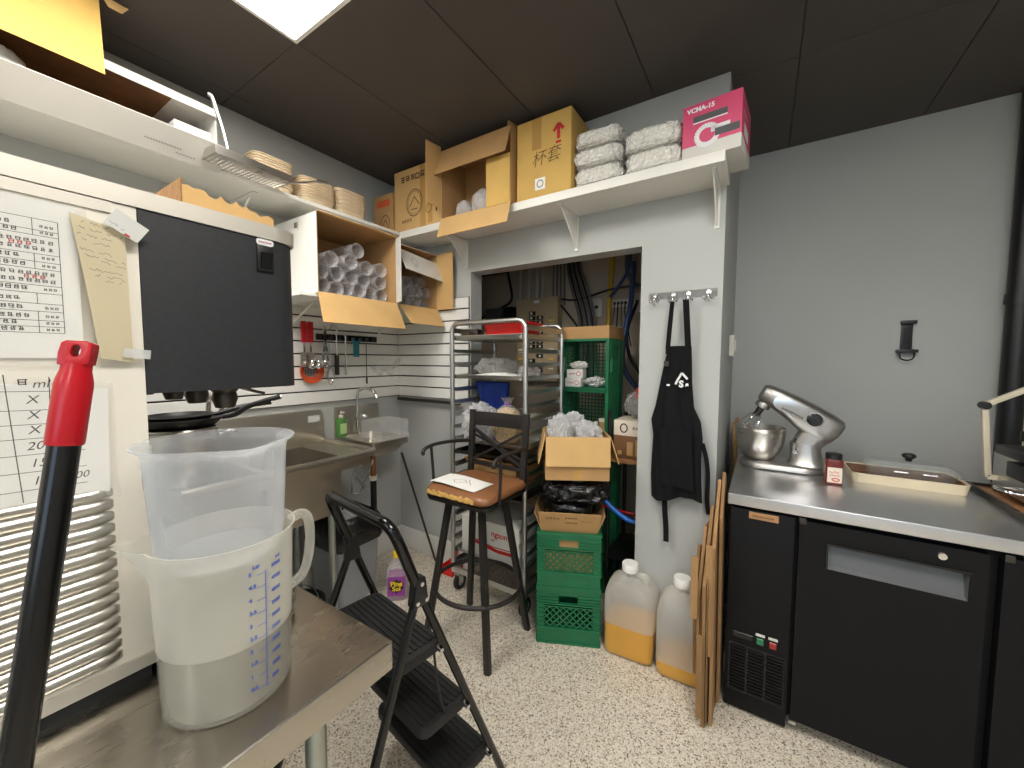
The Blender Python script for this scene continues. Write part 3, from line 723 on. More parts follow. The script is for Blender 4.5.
def make_apron():
    t = thing('apron', 'black cloth apron hanging by its straps from the hook rail', 'apron', (-0.35, YN - 0.03, 0.57))
    zt = 1.0
    prof = [(1.00, -0.045, 0.058), (0.93, -0.062, 0.062), (0.82, -0.082, 0.066), (0.70, -0.102, 0.078), (0.63, -0.122, 0.112), (0.55, -0.11, 0.122), (0.45, -0.115, 0.118), (0.35, -0.118, 0.122), (0.235, -0.112, 0.13)]
    def ed(z):
        for (za, la, ra), (zb, lb, rb) in zip(prof, prof[1:]):
            if za >= z >= zb:
                f = (za - z) / (za - zb); return la + (lb - la) * f, ra + (rb - ra) * f
        return prof[-1][1], prof[-1][2]
    def fn(u, v):
        z = 1.0 - v * 0.765; l, r = ed(z)
        x = l + (r - l) * u
        fold = 0.016 * math.sin(u * 9 + v * 2.5) * (0.25 + 0.75 * v) + 0.007 * math.sin(u * 23 - v * 5) * v
        bow = -0.022 * math.sin(PI * u) * (0.3 + v)
        dz = -0.018 * math.sin(u * 5 + 1) * v * v
        return (x, -0.002 + fold + bow - 0.012, z + dz)
    MB().sheet(fn, 36, 48, 0.003).build('bib', 'apron_cloth', t, smooth=70)
    def fn2(u, v):
        z = 0.60 - v * 0.29; x = -0.065 + 0.15 * u + 0.02 * (v - 0.5)
        fx = 0.016 * math.sin((0.25 + u * 0.6) * 9 + (1 - z) / 0.765 * 2.5) * 0.6
        return (x, -0.046 + fx * 0.7 - 0.004 * math.sin(u * 12), z - 0.02 * u)
    MB().sheet(fn2, 14, 14, 0.003).build('pocket', 'apron_cloth', t, smooth=70)
    MB().tube(smooth_path([(-0.058, -0.02, 0.985), (-0.05, -0.028, 1.09), (-0.038, -0.035, 1.215)]), 0.002, 4).sheet(lambda u, v: (-0.060 + 0.02 * u + 0.019 * v, -0.018 - 0.018 * v, 0.96 + 0.255 * v), 1, 8, 0.003).build('strap', 'apron_cloth', t)
    MB().sheet(lambda u, v: (0.030 + 0.028 * u - 0.014 * v, -0.018 - 0.018 * v, 0.985 + 0.235 * v), 1, 8, 0.003).build('strap', 'apron_cloth', t)
    MB().sheet(lambda u, v: (-0.058 + 0.026 * u + 0.012 * v, -0.014 - 0.01 * math.sin(v * 6), 0.26 - 0.26 * v), 2, 14, 0.003).build('waist_tie', 'apron_cloth', t, smooth=70)
    MB().sheet(lambda u, v: (0.11 + 0.02 * u + 0.045 * v + 0.01 * math.sin(v * 5), -0.012 + 0.012 * v, 0.53 - 0.35 * v), 2, 14, 0.003).build('waist_tie', 'apron_cloth', t, smooth=70)
    MB().box(-0.062, -0.04, -0.04, -0.034, 0.90, 0.925).build('buckle', 'dark_steel', t)
    p = Print().path([(-0.004, 0.812), (0.006, 0.835), (0.024, 0.868), (0.05, 0.838)], 0.010).text('S', 0.012, 0.800, 0.044, bold=0.0024).text('s', 0.042, 0.802, 0.032, bold=0.002)
    Print().rect(-0.045, 0.803, -0.030, 0.812).build('print_white', t, T(0, -0.046, 0) @ FACE_MY, 'printed_mark')
    p.build('print_white', t, T(0, -0.046, 0) @ FACE_MY, 'printed_emblem')
make_apron()

# ------------------------------------------------------------------ long shelves and brackets
SZ = 2.355   # top of the upper shelves
def bracket_my(parent, x, zt, drop=0.19, reach=0.23):
    """white shelf bracket on the recess wall, in the frame of a shelf placed at the world origin"""
    b = MB().box(x - 0.011, x + 0.011, YN - 0.006, YN, zt - drop, zt).box(x - 0.011, x + 0.011, YN - reach, YN, zt - 0.006, zt)
    b.add([(x - 0.003, YN - 0.006, zt - drop + 0.012), (x - 0.003, YN - 0.006, zt - 0.006), (x - 0.003, YN - reach + 0.02, zt - 0.006), (x + 0.003, YN - 0.006, zt - drop + 0.012), (x + 0.003, YN - 0.006, zt - 0.006), (x + 0.003, YN - reach + 0.02, zt - 0.006)],
          [(0, 1, 2), (5, 4, 3), (0, 2, 5, 3), (1, 0, 3, 4), (2, 1, 4, 5)])
    b.build('bracket', 'white_paint', parent)
t = thing('wall_shelf', 'long white shelf on brackets above the recess opening', 'shelf')
MB().box(XL + 0.33, -0.158, 1.835, YN - 0.001, SZ - 0.045, SZ).build('board', 'white_paint', t, bev=0.003)
for x in (-0.205, -0.917, -1.722): bracket_my(t, x, SZ - 0.0455)
t = thing('wall_shelf', 'long white shelf on the left wall carrying the white open box', 'shelf')
MB().box(XL + 0.001, XL + 0.325, -1.2, YN - 0.005, SZ - 0.02, SZ).build('board', 'white_paint', t, bev=0.002)
for y in (-0.6, 0.02, 0.98): MB().box(XL, XL + 0.006, y - 0.011, y + 0.011, SZ - 0.2, SZ - 0.021).box(XL, XL + 0.26, y - 0.011, y + 0.011, SZ - 0.027, SZ - 0.021).bar((XL + 0.006, y, SZ - 0.18), (XL + 0.2, y, SZ - 0.03), 0.01, 0.006).build('bracket', 'white_paint', t)
t = thing('wall_shelf', 'short white shelf under the two boxes of plastic cups', 'shelf')
MB().box(XL + 0.022, -1.99, 1.10, YN - 0.024, 1.828, 1.848).build('board', 'white_paint', t, bev=0.002)
for y in (1.25, 1.9): MB().box(XL + 0.021, XL + 0.027, y - 0.011, y + 0.011, 1.68, 1.827).bar((XL + 0.027, y, 1.7), (XL + 0.3, y, 1.82), 0.012, 0.006).box(XL + 0.027, XL + 0.34, y - 0.011, y + 0.011, 1.821, 1.827).build('bracket', 'white_paint', t)

# ------------------------------------------------------------------ cardboard cartons
TH = 0.005
def closed_carton(name, label, x0, x1, y0, y1, z0, z1, m='kraft', rz=0.0, tape=None, group=None):
    cx, cy = (x0 + x1) / 2, (y0 + y1) / 2; w, d, h = x1 - x0, y1 - y0, z1 - z0
    t = thing(name, label, 'box', (cx, cy, z0), rz, group)
    MB().box(-w / 2, w / 2, -d / 2, d / 2, 0, h).build('body', m, t, bev=0.004)
    if tape is not None:
        MB().box(tape - 0.024, tape + 0.024, -d / 2 - 0.0008, -d / 2 - 0.0001, h * 0.0 + 0.004, h - 0.004).build('tape', 'tape', t)
    MB().box(-w / 2 + 0.004, w / 2 - 0.004, -0.024, 0.024, h + 0.0001, h + 0.0008).build('tape', 'tape', t)
    return t, w, d, h
ZB = SZ + 0.0006
# two small cartons in the corner
t, w, d, h = closed_carton('carton', 'small kraft carton in the corner with another small carton on it', -2.36, -2.165, 1.845, 2.07, ZB, ZB + 0.17, 'kraft_dark')
Print().ring(0.02, 0.09, 0.045, 0.05, 0.005).path([(-0.005, 0.075), (0.02, 0.11), (0.045, 0.075)], 0.005).build('ink_brown', t, T(0, -d / 2 - 0.001, 0) @ FACE_MY, 'printed_emblem')
t, w, d, h = closed_carton('carton', 'small kraft carton stacked on top of another in the corner', -2.37, -2.17, 1.85, 2.07, ZB + 0.172, ZB + 0.285, 'kraft_dark')
MB().box(-0.06, 0.07, -d / 2 - 0.0012, -d / 2 - 0.0002, 0.03, 0.075).build('label', 'orange_plastic', t)
# carton with printed characters
t, w, d, h = closed_carton('carton', 'tall kraft carton printed with a round emblem and black characters', -2.15, -1.705, 1.85, 2.085, ZB, 2.755, 'kraft', tape=0.045)
MB().box(0.09, 0.13, -d / 2 - 0.0010, -d / 2 - 0.0002, 0.02, h - 0.02).build('tape', 'tape', t)
pr = Print().glyphs(-0.155, 0.318, 3, 0.042, 1.1, 0.15, 21).text('口', -0.022, 0.318, 0.045, bold=0.002).glyphs(0.026, 0.318, 4, 0.042, 1.05, 0.17, 22).ring(-0.03, 0.17, 0.072, 0.085, 0.006).ring(-0.03, 0.17, 0.06, 0.072, 0.003)
pr.path([(-0.075, 0.15), (-0.03, 0.21), (0.015, 0.15)], 0.006).path([(-0.06, 0.13), (0.0, 0.13)], 0.006)
pr.glyphs(-0.15, 0.055, 4, 0.022, 1.1, 0.14, 23).path([(0.165, 0.08), (0.165, 0.14)], 0.014).path([(0.145, 0.12), (0.165, 0.15), (0.185, 0.12)], 0.012).ring(0.10, 0.11, 0.025, 0.028, 0.004)
pr.build('ink_brown', t, T(0, -d / 2 - 0.0018, 0) @ FACE_MY)
# open carton with flaps towards the room
def flap(parent, hinge_a, hinge_b, direction, length, material, thick=0.004, taper=0.0, name='flap'):
    a, b, dd = Vector(hinge_a), Vector(hinge_b), Vector(direction).normalized() * length
    e = (b - a).normalized() * taper
    n = (b - a).cross(dd).normalized() * thick / 2
    q = [a, b, b + dd - e, a + dd + e]
    mb = MB(); mb.add([p + n for p in q] + [p - n for p in q], [(0, 1, 2, 3), (7, 6, 5, 4), (0, 4, 5, 1), (1, 5, 6, 2), (2, 6, 7, 3), (3, 7, 4, 0)])
    return mb.build(name, material, parent, fix=True)
t = thing('carton', 'open kraft carton lying on its side with flaps spread and clear bags inside', 'box', (-1.435, 1.93, ZB))
x0, x1, y0, y1, h = -0.255, 0.255, -0.115, 0.12, 0.40
MB().box(x0, x1, y1 - TH, y1, 0, h).box(x0, x0 + TH, y0, y1 - TH, 0, h).box(x1 - TH, x1, y0, y1 - TH, 0, h).box(x0 + TH, x1 - TH, y0, y1 - TH, 0, TH).box(x0 + TH, x1 - TH, y0, y1 - TH, h - TH, h).build('body', 'kraft_dark', t)
f = flap(t, (x0, y0, h + 0.002), (x1, y0, h + 0.002), (0, -0.35, -0.93), 0.17, 'kraft_dark')
p = Print().glyphs(-0.075, 0.335, 4, 0.02, 1.3, 0.15, 31).glyphs(0.055, 0.335, 4, 0.02, 1.3, 0.15, 32).glyphs(-0.075, 0.300, 4, 0.02, 1.3, 0.13, 33).glyphs(0.055, 0.300, 4, 0.02, 1.3, 0.15, 34).ring(-0.115, 0.325, 0.02, 0.022, 0.003)
p.build('ink_brown', t, T(0, y0 - 0.0025, h) @ RX(-math.atan2(0.35, 0.93)) @ T(0, 0, -h) @ FACE_MY)
flap(t, (x0, y0 - 0.002, 0.003), (x1, y0 - 0.002, 0.003), (0, -0.3, -0.95), 0.125, 'kraft', taper=0.0)
flap(t, (x0, y0, 0.06), (x0, y0, h + 0.03), (-0.06, -1, 0.02), 0.12, 'kraft', taper=0.01)
flap(t, (x1 - 0.006, y0 - 0.004, 0.0), (x1 - 0.006, y0 - 0.004, h - 0.14), (-1, -0.03, 0), 0.155, 'kraft_yellow', taper=0.0)
flap(t, (x1 - 0.05, y0 + 0.03, h + 0.003), (x1 - 0.01, y1 - 0.05, h + 0.003), (0.0, -0.25, 1), 0.055, 'kraft_dark', taper=0.02)
for k, (bx, bz, rr) in enumerate(((-0.14, 0.065, 0.055), (0.0, 0.085, 0.075))):
    tag(blob((0, 0, 0), (rr, 0.05, rr), 11 + k, 0.2, 2.4, 3).build('plastic_bag', 'bag_film', None, smooth=60, m=T(-1.435 + bx, 1.90, ZB + TH + rr * 0.92)), ['small round clear bag in the open kraft carton', 'larger crumpled white bag in the open kraft carton'][k], 'bag', 'bags in the open carton')
# carton marked by hand
t, w, d, h = closed_carton('carton', 'yellowish kraft carton with red arrow and handwritten characters beside the white bundles', -1.165, -0.845, 1.85, 2.09, ZB, 2.765, 'kraft_yellow')
MB().box(-0.065, -0.01, -d / 2 - 0.001, -d / 2 - 0.0002, h - 0.16, h - 0.002).build('tape', 'tape', t)
Print().path([(0.09, 0.27), (0.09, 0.33)], 0.018).path([(0.062, 0.312), (0.09, 0.345), (0.118, 0.312)], 0.016).path([(0.075, 0.255), (0.105, 0.255)], 0.012).build('ink_red', t, T(0, -d / 2 - 0.0012, 0) @ FACE_MY, 'printed_arrow')
Print().text('杯套', -0.065, 0.165, 0.085, rot=0.06, shear=0.2, bold=-0.0008).build('ink_brown', t, T(0, -d / 2 - 0.0012, 0) @ FACE_MY)
MB().box(-0.045, 0.015, -d / 2 - 0.0014, -d / 2 - 0.0004, 0.04, 0.10).build('label', 'paper', t)
Print().ring(-0.015, 0.07, 0.018, 0.018, 0.005).build('ink_grey', t, T(0, -d / 2 - 0.002, 0) @ FACE_MY)
# bundles of white lids in film
def bundle(x0, x1, z0, z1, seed, label):
    w, h, d = (x1 - x0) / 2, (z1 - z0) / 2, 0.115
    mb = blob((0, 0, 0), (w * 0.93, d * 0.9, h * 0.9), seed, 0.10, 5.5, 5, 0.42)
    t = thing('lid_bundle', label, 'bundle', ((x0 + x1) / 2, 1.965, z0), 0, 'bundles of white lids')
    mb.build('lids', 'white_lids', t, smooth=60, m=T(0, 0, h))
    blob((0, 0, 0), (w * 0.965, d * 0.95, h * 0.94), seed, 0.10, 5.5, 4, 0.42).build('film', 'bag_clear', t, smooth=60, m=T(0, 0, h))
bundle(-0.84, -0.595, ZB, ZB + 0.098, 1, 'film-wrapped white bundle, lowest of the stack of three')
bundle(-0.845, -0.595, ZB + 0.094, ZB + 0.19, 2, 'film-wrapped white bundle, middle of the stack of three')
bundle(-0.84, -0.60, ZB + 0.186, ZB + 0.275, 3, 'film-wrapped white bundle, topmost of the stack of three')
bundle(-0.585, -0.325, ZB, ZB + 0.105, 4, 'film-wrapped white bundle under another beside the pink box')
bundle(-0.59, -0.325, ZB + 0.10, ZB + 0.205, 5, 'film-wrapped white bundle on top of another beside the pink box')
# pink appliance box
t = thing('appliance_box', 'pink and grey appliance box at the right end of the shelf', 'box', (-0.205, 1.972, ZB), R(-5))
MB().box(-0.112, 0.112, -0.12, 0.12, 0.0, 0.055).build('lower_band', 'box_grey', t, bev=0.002)
MB().box(-0.112, 0.112, -0.12, 0.12, 0.0552, 0.225).build('body', 'pink_box', t, bev=0.002)
Print().text('VCMA-15', -0.095, 0.192, 0.026, bold=0.0012).ring(-0.015, 0.085, 0.04, 0.038, 0.02).rect(0.0, 0.09, 0.07, 0.115).build('print_white', t, T(0, -0.1205, 0) @ FACE_MY)
Print().rect(-0.07, 0.148, 0.06, 0.172).rect(0.015, 0.07, 0.105, 0.10).build('dark_grey', t, T(0, -0.1211, 0) @ FACE_MY, 'printed_picture')
Print().rect(-0.07, 0.142, 0.06, 0.147).build('print_white', t, T(0, -0.1211, 0) @ FACE_MY, 'printed_line')
Print().glyphs(-0.08, 0.15, 6, 0.016, 1.2, 0.14, 35).build('print_white', t, T(0.1125, 0, 0) @ FACE_X)
Print().rect(-0.06, 0.07, 0.05, 0.12).build('print_white', t, T(0.1125, 0, 0) @ FACE_X, 'printed_picture')

# ------------------------------------------------------------------ boxes of cups on the short shelf
def cup_sleeve_mesh(nc, r, L):
    prof = []
    for k in range(nc):
        z = L * k / nc
        prof += [(r * 0.90, z), (r * 1.0, z + L / nc * 0.8), (r * 1.02, z + L / nc * 0.86), (r * 0.9, z + L / nc * 0.95)]
    prof += [(r * 1.0, L), (r * 0.93, L - 0.002), (r * 0.70, L - 0.07)]
    me = MB().lathe(prof, 18, RY(PI / 2)).mesh('cup_sleeve', smooth=50); me.materials.append(MATS['cup_film']); return me
CUP = cup_sleeve_mesh(9, 0.043, 0.30)
CUP2 = cup_sleeve_mesh(9, 0.036, 0.30)
BX0, BX1, BZ = -2.395, -1.965, 1.8486
def cup_box(label, y0, y1, h, m_out):
    t = thing('cup_box', label, 'box', (BX1, (y0 + y1) / 2, BZ))
    w = y1 - y0; d = BX1 - BX0; a = w / 2
    inner = MB().box(-d + 0.006, 0, -a + 0.0022, -a + TH, TH, h - TH).box(-d + 0.006, 0, a - TH, a - 0.0022, TH, h - TH).box(-d + 0.006, 0, -a + 0.0022, a - 0.0022, 0.0022, TH).box(-d + 0.006, 0, -a + 0.0022, a - 0.0022, h - TH, h - 0.0022).box(-d + 0.002, -d + 0.006, -a, a, 0, h)
    inner.build('lining', 'kraft_dark', t)
    MB().box(-d + 0.006, 0, -a, -a + 0.002, 0, h).box(-d + 0.006, 0, a - 0.002, a, 0, h).box(-d + 0.006, 0, -a + 0.002, a - 0.002, 0, 0.002).box(-d + 0.006, 0, -a + 0.002, a - 0.002, h - 0.002, h).build('body', m_out, t)
    return t, a, h
t, a, h = cup_box('large white carton open to the room, packed with clear cups', 1.175, 1.697, 0.415, 'box_white')
flap(t, (0, -a, 0.004), (0, a, 0.004), (0.45, -0.08, -0.88), 0.185, 'kraft', taper=-0.01)
flap(t, (0, a - 0.002, 0.01), (0, a - 0.002, h - 0.01), (1, -0.34, 0), 0.075, 'box_white', taper=0.0)
flap(t, (0, -a, h - 0.003), (0, a, h - 0.003), (0.4, 0, 0.05), 0.02, 'kraft')
Print().rect(-0.09, 0.36, -0.06, 0.39).rect(-0.055, 0.345, -0.05, 0.39).build('ink_grey', t, T(-0.12, -a - 0.0006, 0) @ FACE_MY, 'printed_label')
random.seed(4)
rows = ((0.052, (-0.185, -0.108, -0.03, 0.048, 0.126, 0.195)), (0.130, (-0.18, -0.092, -0.005, 0.082, 0.20)), (0.206, (-0.135, -0.02, 0.10, 0.205)), (0.282, (0.03,)))
def sleeves(me, rows, x, yc, zb, label, group):
    rn_ = ('bottom', 'second', 'third', 'top')
    for ri, (z, ys) in enumerate(rows):
        for ci, y in enumerate(ys):
            o = put('cup_sleeve', me, None, T(x - random.random() * 0.03, yc + y, zb + z) @ RZ(R(random.uniform(-2, 2))) @ RY(R(random.uniform(-2, 2))) @ RX(random.random() * 6))
            tag(o, 'nested clear cups %s in the %s row of the %s' % (('first from left', 'second from left', 'third from left', 'fourth from left', 'fifth from left', 'sixth from left')[ci], rn_[ri], label), 'cup', group)
sleeves(CUP, rows, BX1 - 0.345, 1.425, BZ, 'large white carton', 'cup sleeves in the large carton')
t, a, h = cup_box('smaller white carton in the corner with half lowered flap and clear cups', 1.712, 2.062, 0.385, 'box_grey')
f = flap(t, (0, -a, h - 0.03), (0, a, h - 0.06), (0.40, 0.0, -0.80), 0.15, 'box_grey', taper=0.004)
Print().ring(0.0, 0.0, 0.022, 0.028, 0.003).path([(-0.018, -0.035), (0.018, -0.035)], 0.003).build('ink_grey', t, T(0.036, -0.07, h - 0.10) @ RY(-R(26)) @ FACE_X, 'printed_emblem')
flap(t, (0, -a + 0.004, 0.004), (0, a, 0.004), (0.50, 0.06, -0.80), 0.145, 'kraft', taper=0.02)
flap(t, (0, a - 0.002, 0.0), (0, a - 0.002, h - 0.0), (1, -0.10, 0), 0.165, 'kraft', taper=0.0)
rows2 = ((0.046, (-0.12, -0.045, 0.03, 0.105)), (0.115, (-0.10, -0.025, 0.05, 0.12)), (0.180, (-0.12, -0.045, 0.03, 0.10)))
sleeves(CUP2, rows2, BX1 - 0.345, 1.887, BZ, 'smaller corner carton', 'cup sleeves in the smaller carton')

# ------------------------------------------------------------------ things on the left shelf
t = thing('long_carton', 'long white carton lying open on the left shelf under the ceiling', 'box', (-2.235, 0.44, ZB))
MB().box(-0.165, -0.16, -0.36, 0.36, 0, 0.25).box(-0.16, 0.14, -0.36, -0.355, 0, 0.25).box(-0.16, 0.14, 0.355, 0.36, 0, 0.25).box(-0.16, 0.14, -0.355, 0.355, 0, 0.004).build('body', 'box_white', t)
MB().box(-0.158, 0.138, -0.353, 0.16, 0.0045, 0.0065).box(-0.1595, -0.1575, -0.353, 0.353, 0.0045, 0.24).build('lining', 'tray_brown', t)
MB().box(-0.158, 0.10, 0.22, 0.353, 0.005, 0.16).build('inner_box', 'box_white', t, bev=0.002)
flap(t, (0.145, -0.36, -0.022), (0.145, 0.36, -0.022), (0.74, 0, 0.67), 0.125, 'box_grey', taper=0.0)
flap(t, (-0.16, -0.36, 0.252), (-0.16, 0.36, 0.252), (1, 0, -0.02), 0.30, 'box_white', taper=0.0)
MB().box(-0.157, 0.13, -0.353, 0.215, 0.236, 0.238).build('lining', 'tray_brown', t)
flap(t, (0.14, -0.36, 0.252), (0.14, 0.365, 0.252), (0.35, 0.02, -0.94), 0.042, 'box_white', taper=0.0)
Print().glyphs(0.10, 0.042, 14, 0.007, 1.2, 0.16, 36).glyphs(0.20, 0.022, 8, 0.007, 1.2, 0.16, 37).build('ink_grey', t, T(0.1475, 0, -0.0235) @ RY(R(48)) @ FACE_X)
tag(blob((0, 0, 0), (0.085, 0.08, 0.07), 21, 0.2, 2.2, 4, 0.6).build('foam_packet', 'paper_grey', None, smooth=50, m=T(-2.18, 0.19, ZB + 0.083)), 'crumpled white packet in the near end of the long carton', 'packet')
tag(MB().box(-2.37, -2.16, -0.25, 0.06, ZB, ZB + 0.20).build('storage_tin', 'dark_grey', None, bev=0.01), 'dark grey tin at the near end of the left shelf', 'tin')
# ribbed kraft carton above, its torn flap hanging down
t = thing('ribbed_carton', 'yellow ribbed kraft carton hanging over the long white carton near the ceiling', 'box', (-2.16, 0.21, ZB + 0.256))
MB().box(-0.18, 0.12, -0.42, 0.22, 0, 0.19).build('body', 'kraft_yellow', t, bev=0.003)
f = flap(t, (0.126, -0.42, 0.19), (0.126, 0.22, 0.19), (0.10, 0, -1), 0.295, 'kraft_ribbed')
flap(t, (0.126, 0.225, 0.185), (0.126, 0.30, 0.185), (0.05, 0, -1), 0.03, 'kraft', taper=0.02)
MB().lathe([(0.045, 0), (0.04, 0.003)], 10, T(0.139, -0.02, 0.06) @ RY(PI / 2)).build('torn_spot', 'paper_grey', f)
# fry basket
t = thing('fry_basket', 'perforated steel basket with two handles resting on the left shelf edge', 'basket', (-2.03, 0.89, ZB), R(4))
bm_ = MB()
bm_.box(-0.075, 0.075, -0.16, 0.16, 0.0, 0.002)
rimb = MB()
for a in ((-0.078, -0.075, -0.163, 0.163), (0.075, 0.078, -0.163, 0.163), (-0.075, 0.075, -0.163, -0.16), (-0.075, 0.075, 0.16, 0.163)): rimb.box(a[0], a[1], a[2], a[3], 0, 0.035)
rimb.build('rim', 'brushed_steel', t)
mesh_ = MB()
for i in range(9): mesh_.box(-0.075 + 0.01675 * i, -0.068 + 0.01675 * i, -0.16, 0.16, 0.0, 0.004)
for j in range(19): mesh_.box(-0.075, 0.075, -0.16 + 0.0173 * j, -0.152 + 0.0173 * j, 0.0005, 0.0035)
mesh_.build('mesh_floor', 'brushed_steel', t)
MB().tube(smooth_path([(0.05, -0.10, 0.03), (0.045, -0.11, 0.10), (0.035, -0.13, 0.19), (0.03, -0.145, 0.245), (0.025, -0.158, 0.25)]), 0.008, 8).build('handle', 'aluminium', t, smooth=50)
MB().tube(smooth_path([(0.02, 0.16, 0.02), (0.02, 0.24, 0.045), (0.02, 0.33, 0.085), (0.02, 0.38, 0.10), (0.02, 0.40, 0.098)]), [0.005] * 13 + [0.011] * 12, 8).build('handle', 'aluminium', t, smooth=50)
# stacks of pulp food trays
def tray_mesh(w, d):
    secs = [(rrect(w * 0.86, d * 0.86, 0.03), 0.0), (rrect(w * 0.95, d * 0.95, 0.035), 0.034), (rrect(w, d, 0.04), 0.036), (rrect(w, d, 0.04), 0.040), (rrect(w * 0.93, d * 0.93, 0.034), 0.040), (rrect(w * 0.84, d * 0.84, 0.028), 0.004)]
    me = MB().loft([[(x, y, z) for x, y in p] for p, z in secs]).mesh('pulp_tray', smooth=40, fix=True); me.materials.append(MATS['pulp']); return me
TR = tray_mesh(0.21, 0.20)
for (y, n, nm, dx) in ((1.06, 11, 'tallest stack beside the steel basket', 0.0), (1.30, 9, 'middle stack on the left shelf', 0.0), (1.51, 10, 'stack nearest the corner cartons', 0.0)):
    for k in range(n):
        rows_z = ZB + (0.045 if dx == 0 else 0) * 0 + k * 0.0125
        o = put('pulp_tray', TR, None, T(-2.225 + random.uniform(-0.003, 0.003), y + random.uniform(-0.003, 0.003), rows_z) @ RZ(R(random.uniform(-2, 2))))
        pos = 'bottom' if k == 0 else 'topmost' if k == n - 1 else 'inner'
        tag(o, {'bottom': 'bottom beige pulp tray of the ', 'topmost': 'topmost beige pulp tray of the ', 'inner': '%s beige pulp tray from the bottom of the ' % ('', 'second', 'third', 'fourth', 'fifth', 'sixth', 'seventh', 'eighth', 'ninth', 'tenth')[min(k, 9)]}[pos] + nm, 'food tray', 'pulp trays in the ' + nm)

# ------------------------------------------------------------------ milk crates
CW, CH = 0.325, 0.30
def crate_side():
    s = MB(); w = CW / 2; t_ = 0.012
    # rim with ribs and hand hole, lattice, bottom band; the side lies in the xz plane at y = -w
    def bx(x0, x1, z0, z1, d=t_, o=0.0): s.box(x0, x1, -w - o, -w + d, z0, z1)
    bx(-w, w, CH - 0.014, CH, 0.014, 0.006)
    for k, z in enumerate((0.262, 0.246, 0.230, 0.214)):
        if z > 0.222: bx(-w, -0.052, z, z + 0.006, t_, 0.006); bx(0.052, w, z, z + 0.006, t_, 0.006)
        else: bx(-w, w, z, z + 0.006, t_, 0.006)
    bx(-w, -0.052, 0.214, 0.286, 0.006); bx(0.052, w, 0.214, 0.286, 0.006)
    bx(-0.052, 0.052, 0.262, 0.286, 0.008); bx(-0.056, -0.050, 0.222, 0.264); bx(0.050, 0.056, 0.222, 0.264)
    bx(-w, w, 0.198, 0.204, 0.01)
    bx(-w, -w + 0.035, 0.085, 0.214, 0.008); bx(w - 0.035, w, 0.085, 0.214, 0.008)
    for z in (0.11, 0.135, 0.16, 0.185):
        bx(-w, -w + 0.035, z, z + 0.005, 0.012, 0.006); bx(w - 0.035, w, z, z + 0.005, 0.012, 0.006)
    lx0, lx1, lz0, lz1 = -w + 0.035, w - 0.035, 0.090, 0.200
    step = 0.035; H = lz1 - lz0
    n = int((lx1 - lx0 + H) / step) + 1
    for k in range(n + 1):
        for sgn in (1, -1):
            xs = lx0 - H + k * step
            a, b = (xs, lz0), (xs + H, lz1)
            if a[0] < lx0: a = (lx0, lz0 + (lx0 - xs))
            if b[0] > lx1: b = (lx1, lz0 + (lx1 - xs))
            if b[0] - a[0] < 0.006: continue
            za, zb = (a[1], b[1]) if sgn > 0 else (lz0 + lz1 - a[1], lz0 + lz1 - b[1])
            s.bar((a[0], -w + 0.004 + (0.001 if sgn > 0 else 0), za), (b[0], -w + 0.004 + (0.001 if sgn > 0 else 0), zb), 0.006, 0.007, up=(0, 1, 0))
    bx(-w, w, 0.0, 0.078, 0.007); bx(-w, w, 0.078, 0.090, 0.012, 0.006); bx(-w, w, 0.0, 0.012, 0.012, 0.006)
    bx(-0.10, -0.094, 0.0, 0.078, 0.01, 0.005); bx(0.094, 0.10, 0.0, 0.078, 0.01, 0.005)
    bx(-w, -w + 0.04, 0.03, 0.036, 0.012, 0.001); bx(w - 0.04, w, 0.03, 0.036, 0.012, 0.001); bx(-w, -w + 0.04, 0.05, 0.056, 0.012, 0.001); bx(w - 0.04, w, 0.05, 0.056, 0.012, 0.001)
    me = s.mesh('side_panel'); me.materials.append(MATS['crate_green']); return me
SIDE = crate_side()
cb = MB(); w = CW / 2 - 0.013
for k in range(13):
    q = -w + 2 * w * k / 12
    cb.box(q - 0.0035, q + 0.0035, -w, w, 0.004, 0.009); cb.box(-w, w, q - 0.0035, q + 0.0035, 0.0045, 0.0085)
CBASE = cb.mesh('base_grid'); CBASE.materials.append(MATS['crate_green'])
def crate(label, m, group):
    t = thing('milk_crate', label, 'crate', (0, 0, 0), 0, group)
    t.matrix_world = m
    for k in range(4): put('side_panel', SIDE, t, RZ(k * PI / 2))
    put('base_grid', CBASE, t)
    return t
ca = R(24.4)
ccx, ccy = -0.958 + CW / 2 * math.cos(ca) - CW / 2 * math.sin(ca), 1.741 + CW / 2 * math.sin(ca) + CW / 2 * math.cos(ca)
crate('green milk crate on the floor under another crate', T(ccx, ccy, 0) @ RZ(ca), 'stacked green milk crates')
crate('green milk crate on top of another, holding a kraft tray', T(ccx, ccy, CH + 0.0008) @ RZ(ca), 'stacked green milk crates')
# crates standing on their sides inside the recess, openings to the room
names = ['green crate on its side at the floor of the tall recess stack', 'green crate on its side, second from the floor in the recess stack', 'green crate lying on its side behind the large open kraft box', 'green crate on its side under the one with white boxes', 'green crate on its side holding two small white boxes']
for k in range(5):
    crate(names[k], T(-0.968, 2.345 + CH, CW / 2 + k * (CW + 0.002)) @ RX(PI / 2), 'green crates on their sides in the recess')
ZT = 5 * (CW + 0.002)
t = thing('shallow_carton', 'shallow kraft tray on top of the green crates in the recess', 'box', (-0.965, 2.495, ZT))
MB().box(-0.165, 0.165, -0.15, 0.15, 0, 0.004).box(-0.165, 0.165, -0.15, -0.145, 0.004, 0.078).box(-0.165, 0.165, 0.145, 0.15, 0.004, 0.078).box(-0.165, -0.16, -0.145, 0.145, 0.004, 0.078).box(0.16, 0.165, -0.145, 0.145, 0.004, 0.078).build('tray', 'kraft_dark', t)
zc4 = 4 * (CW + 0.002) + 0.0145
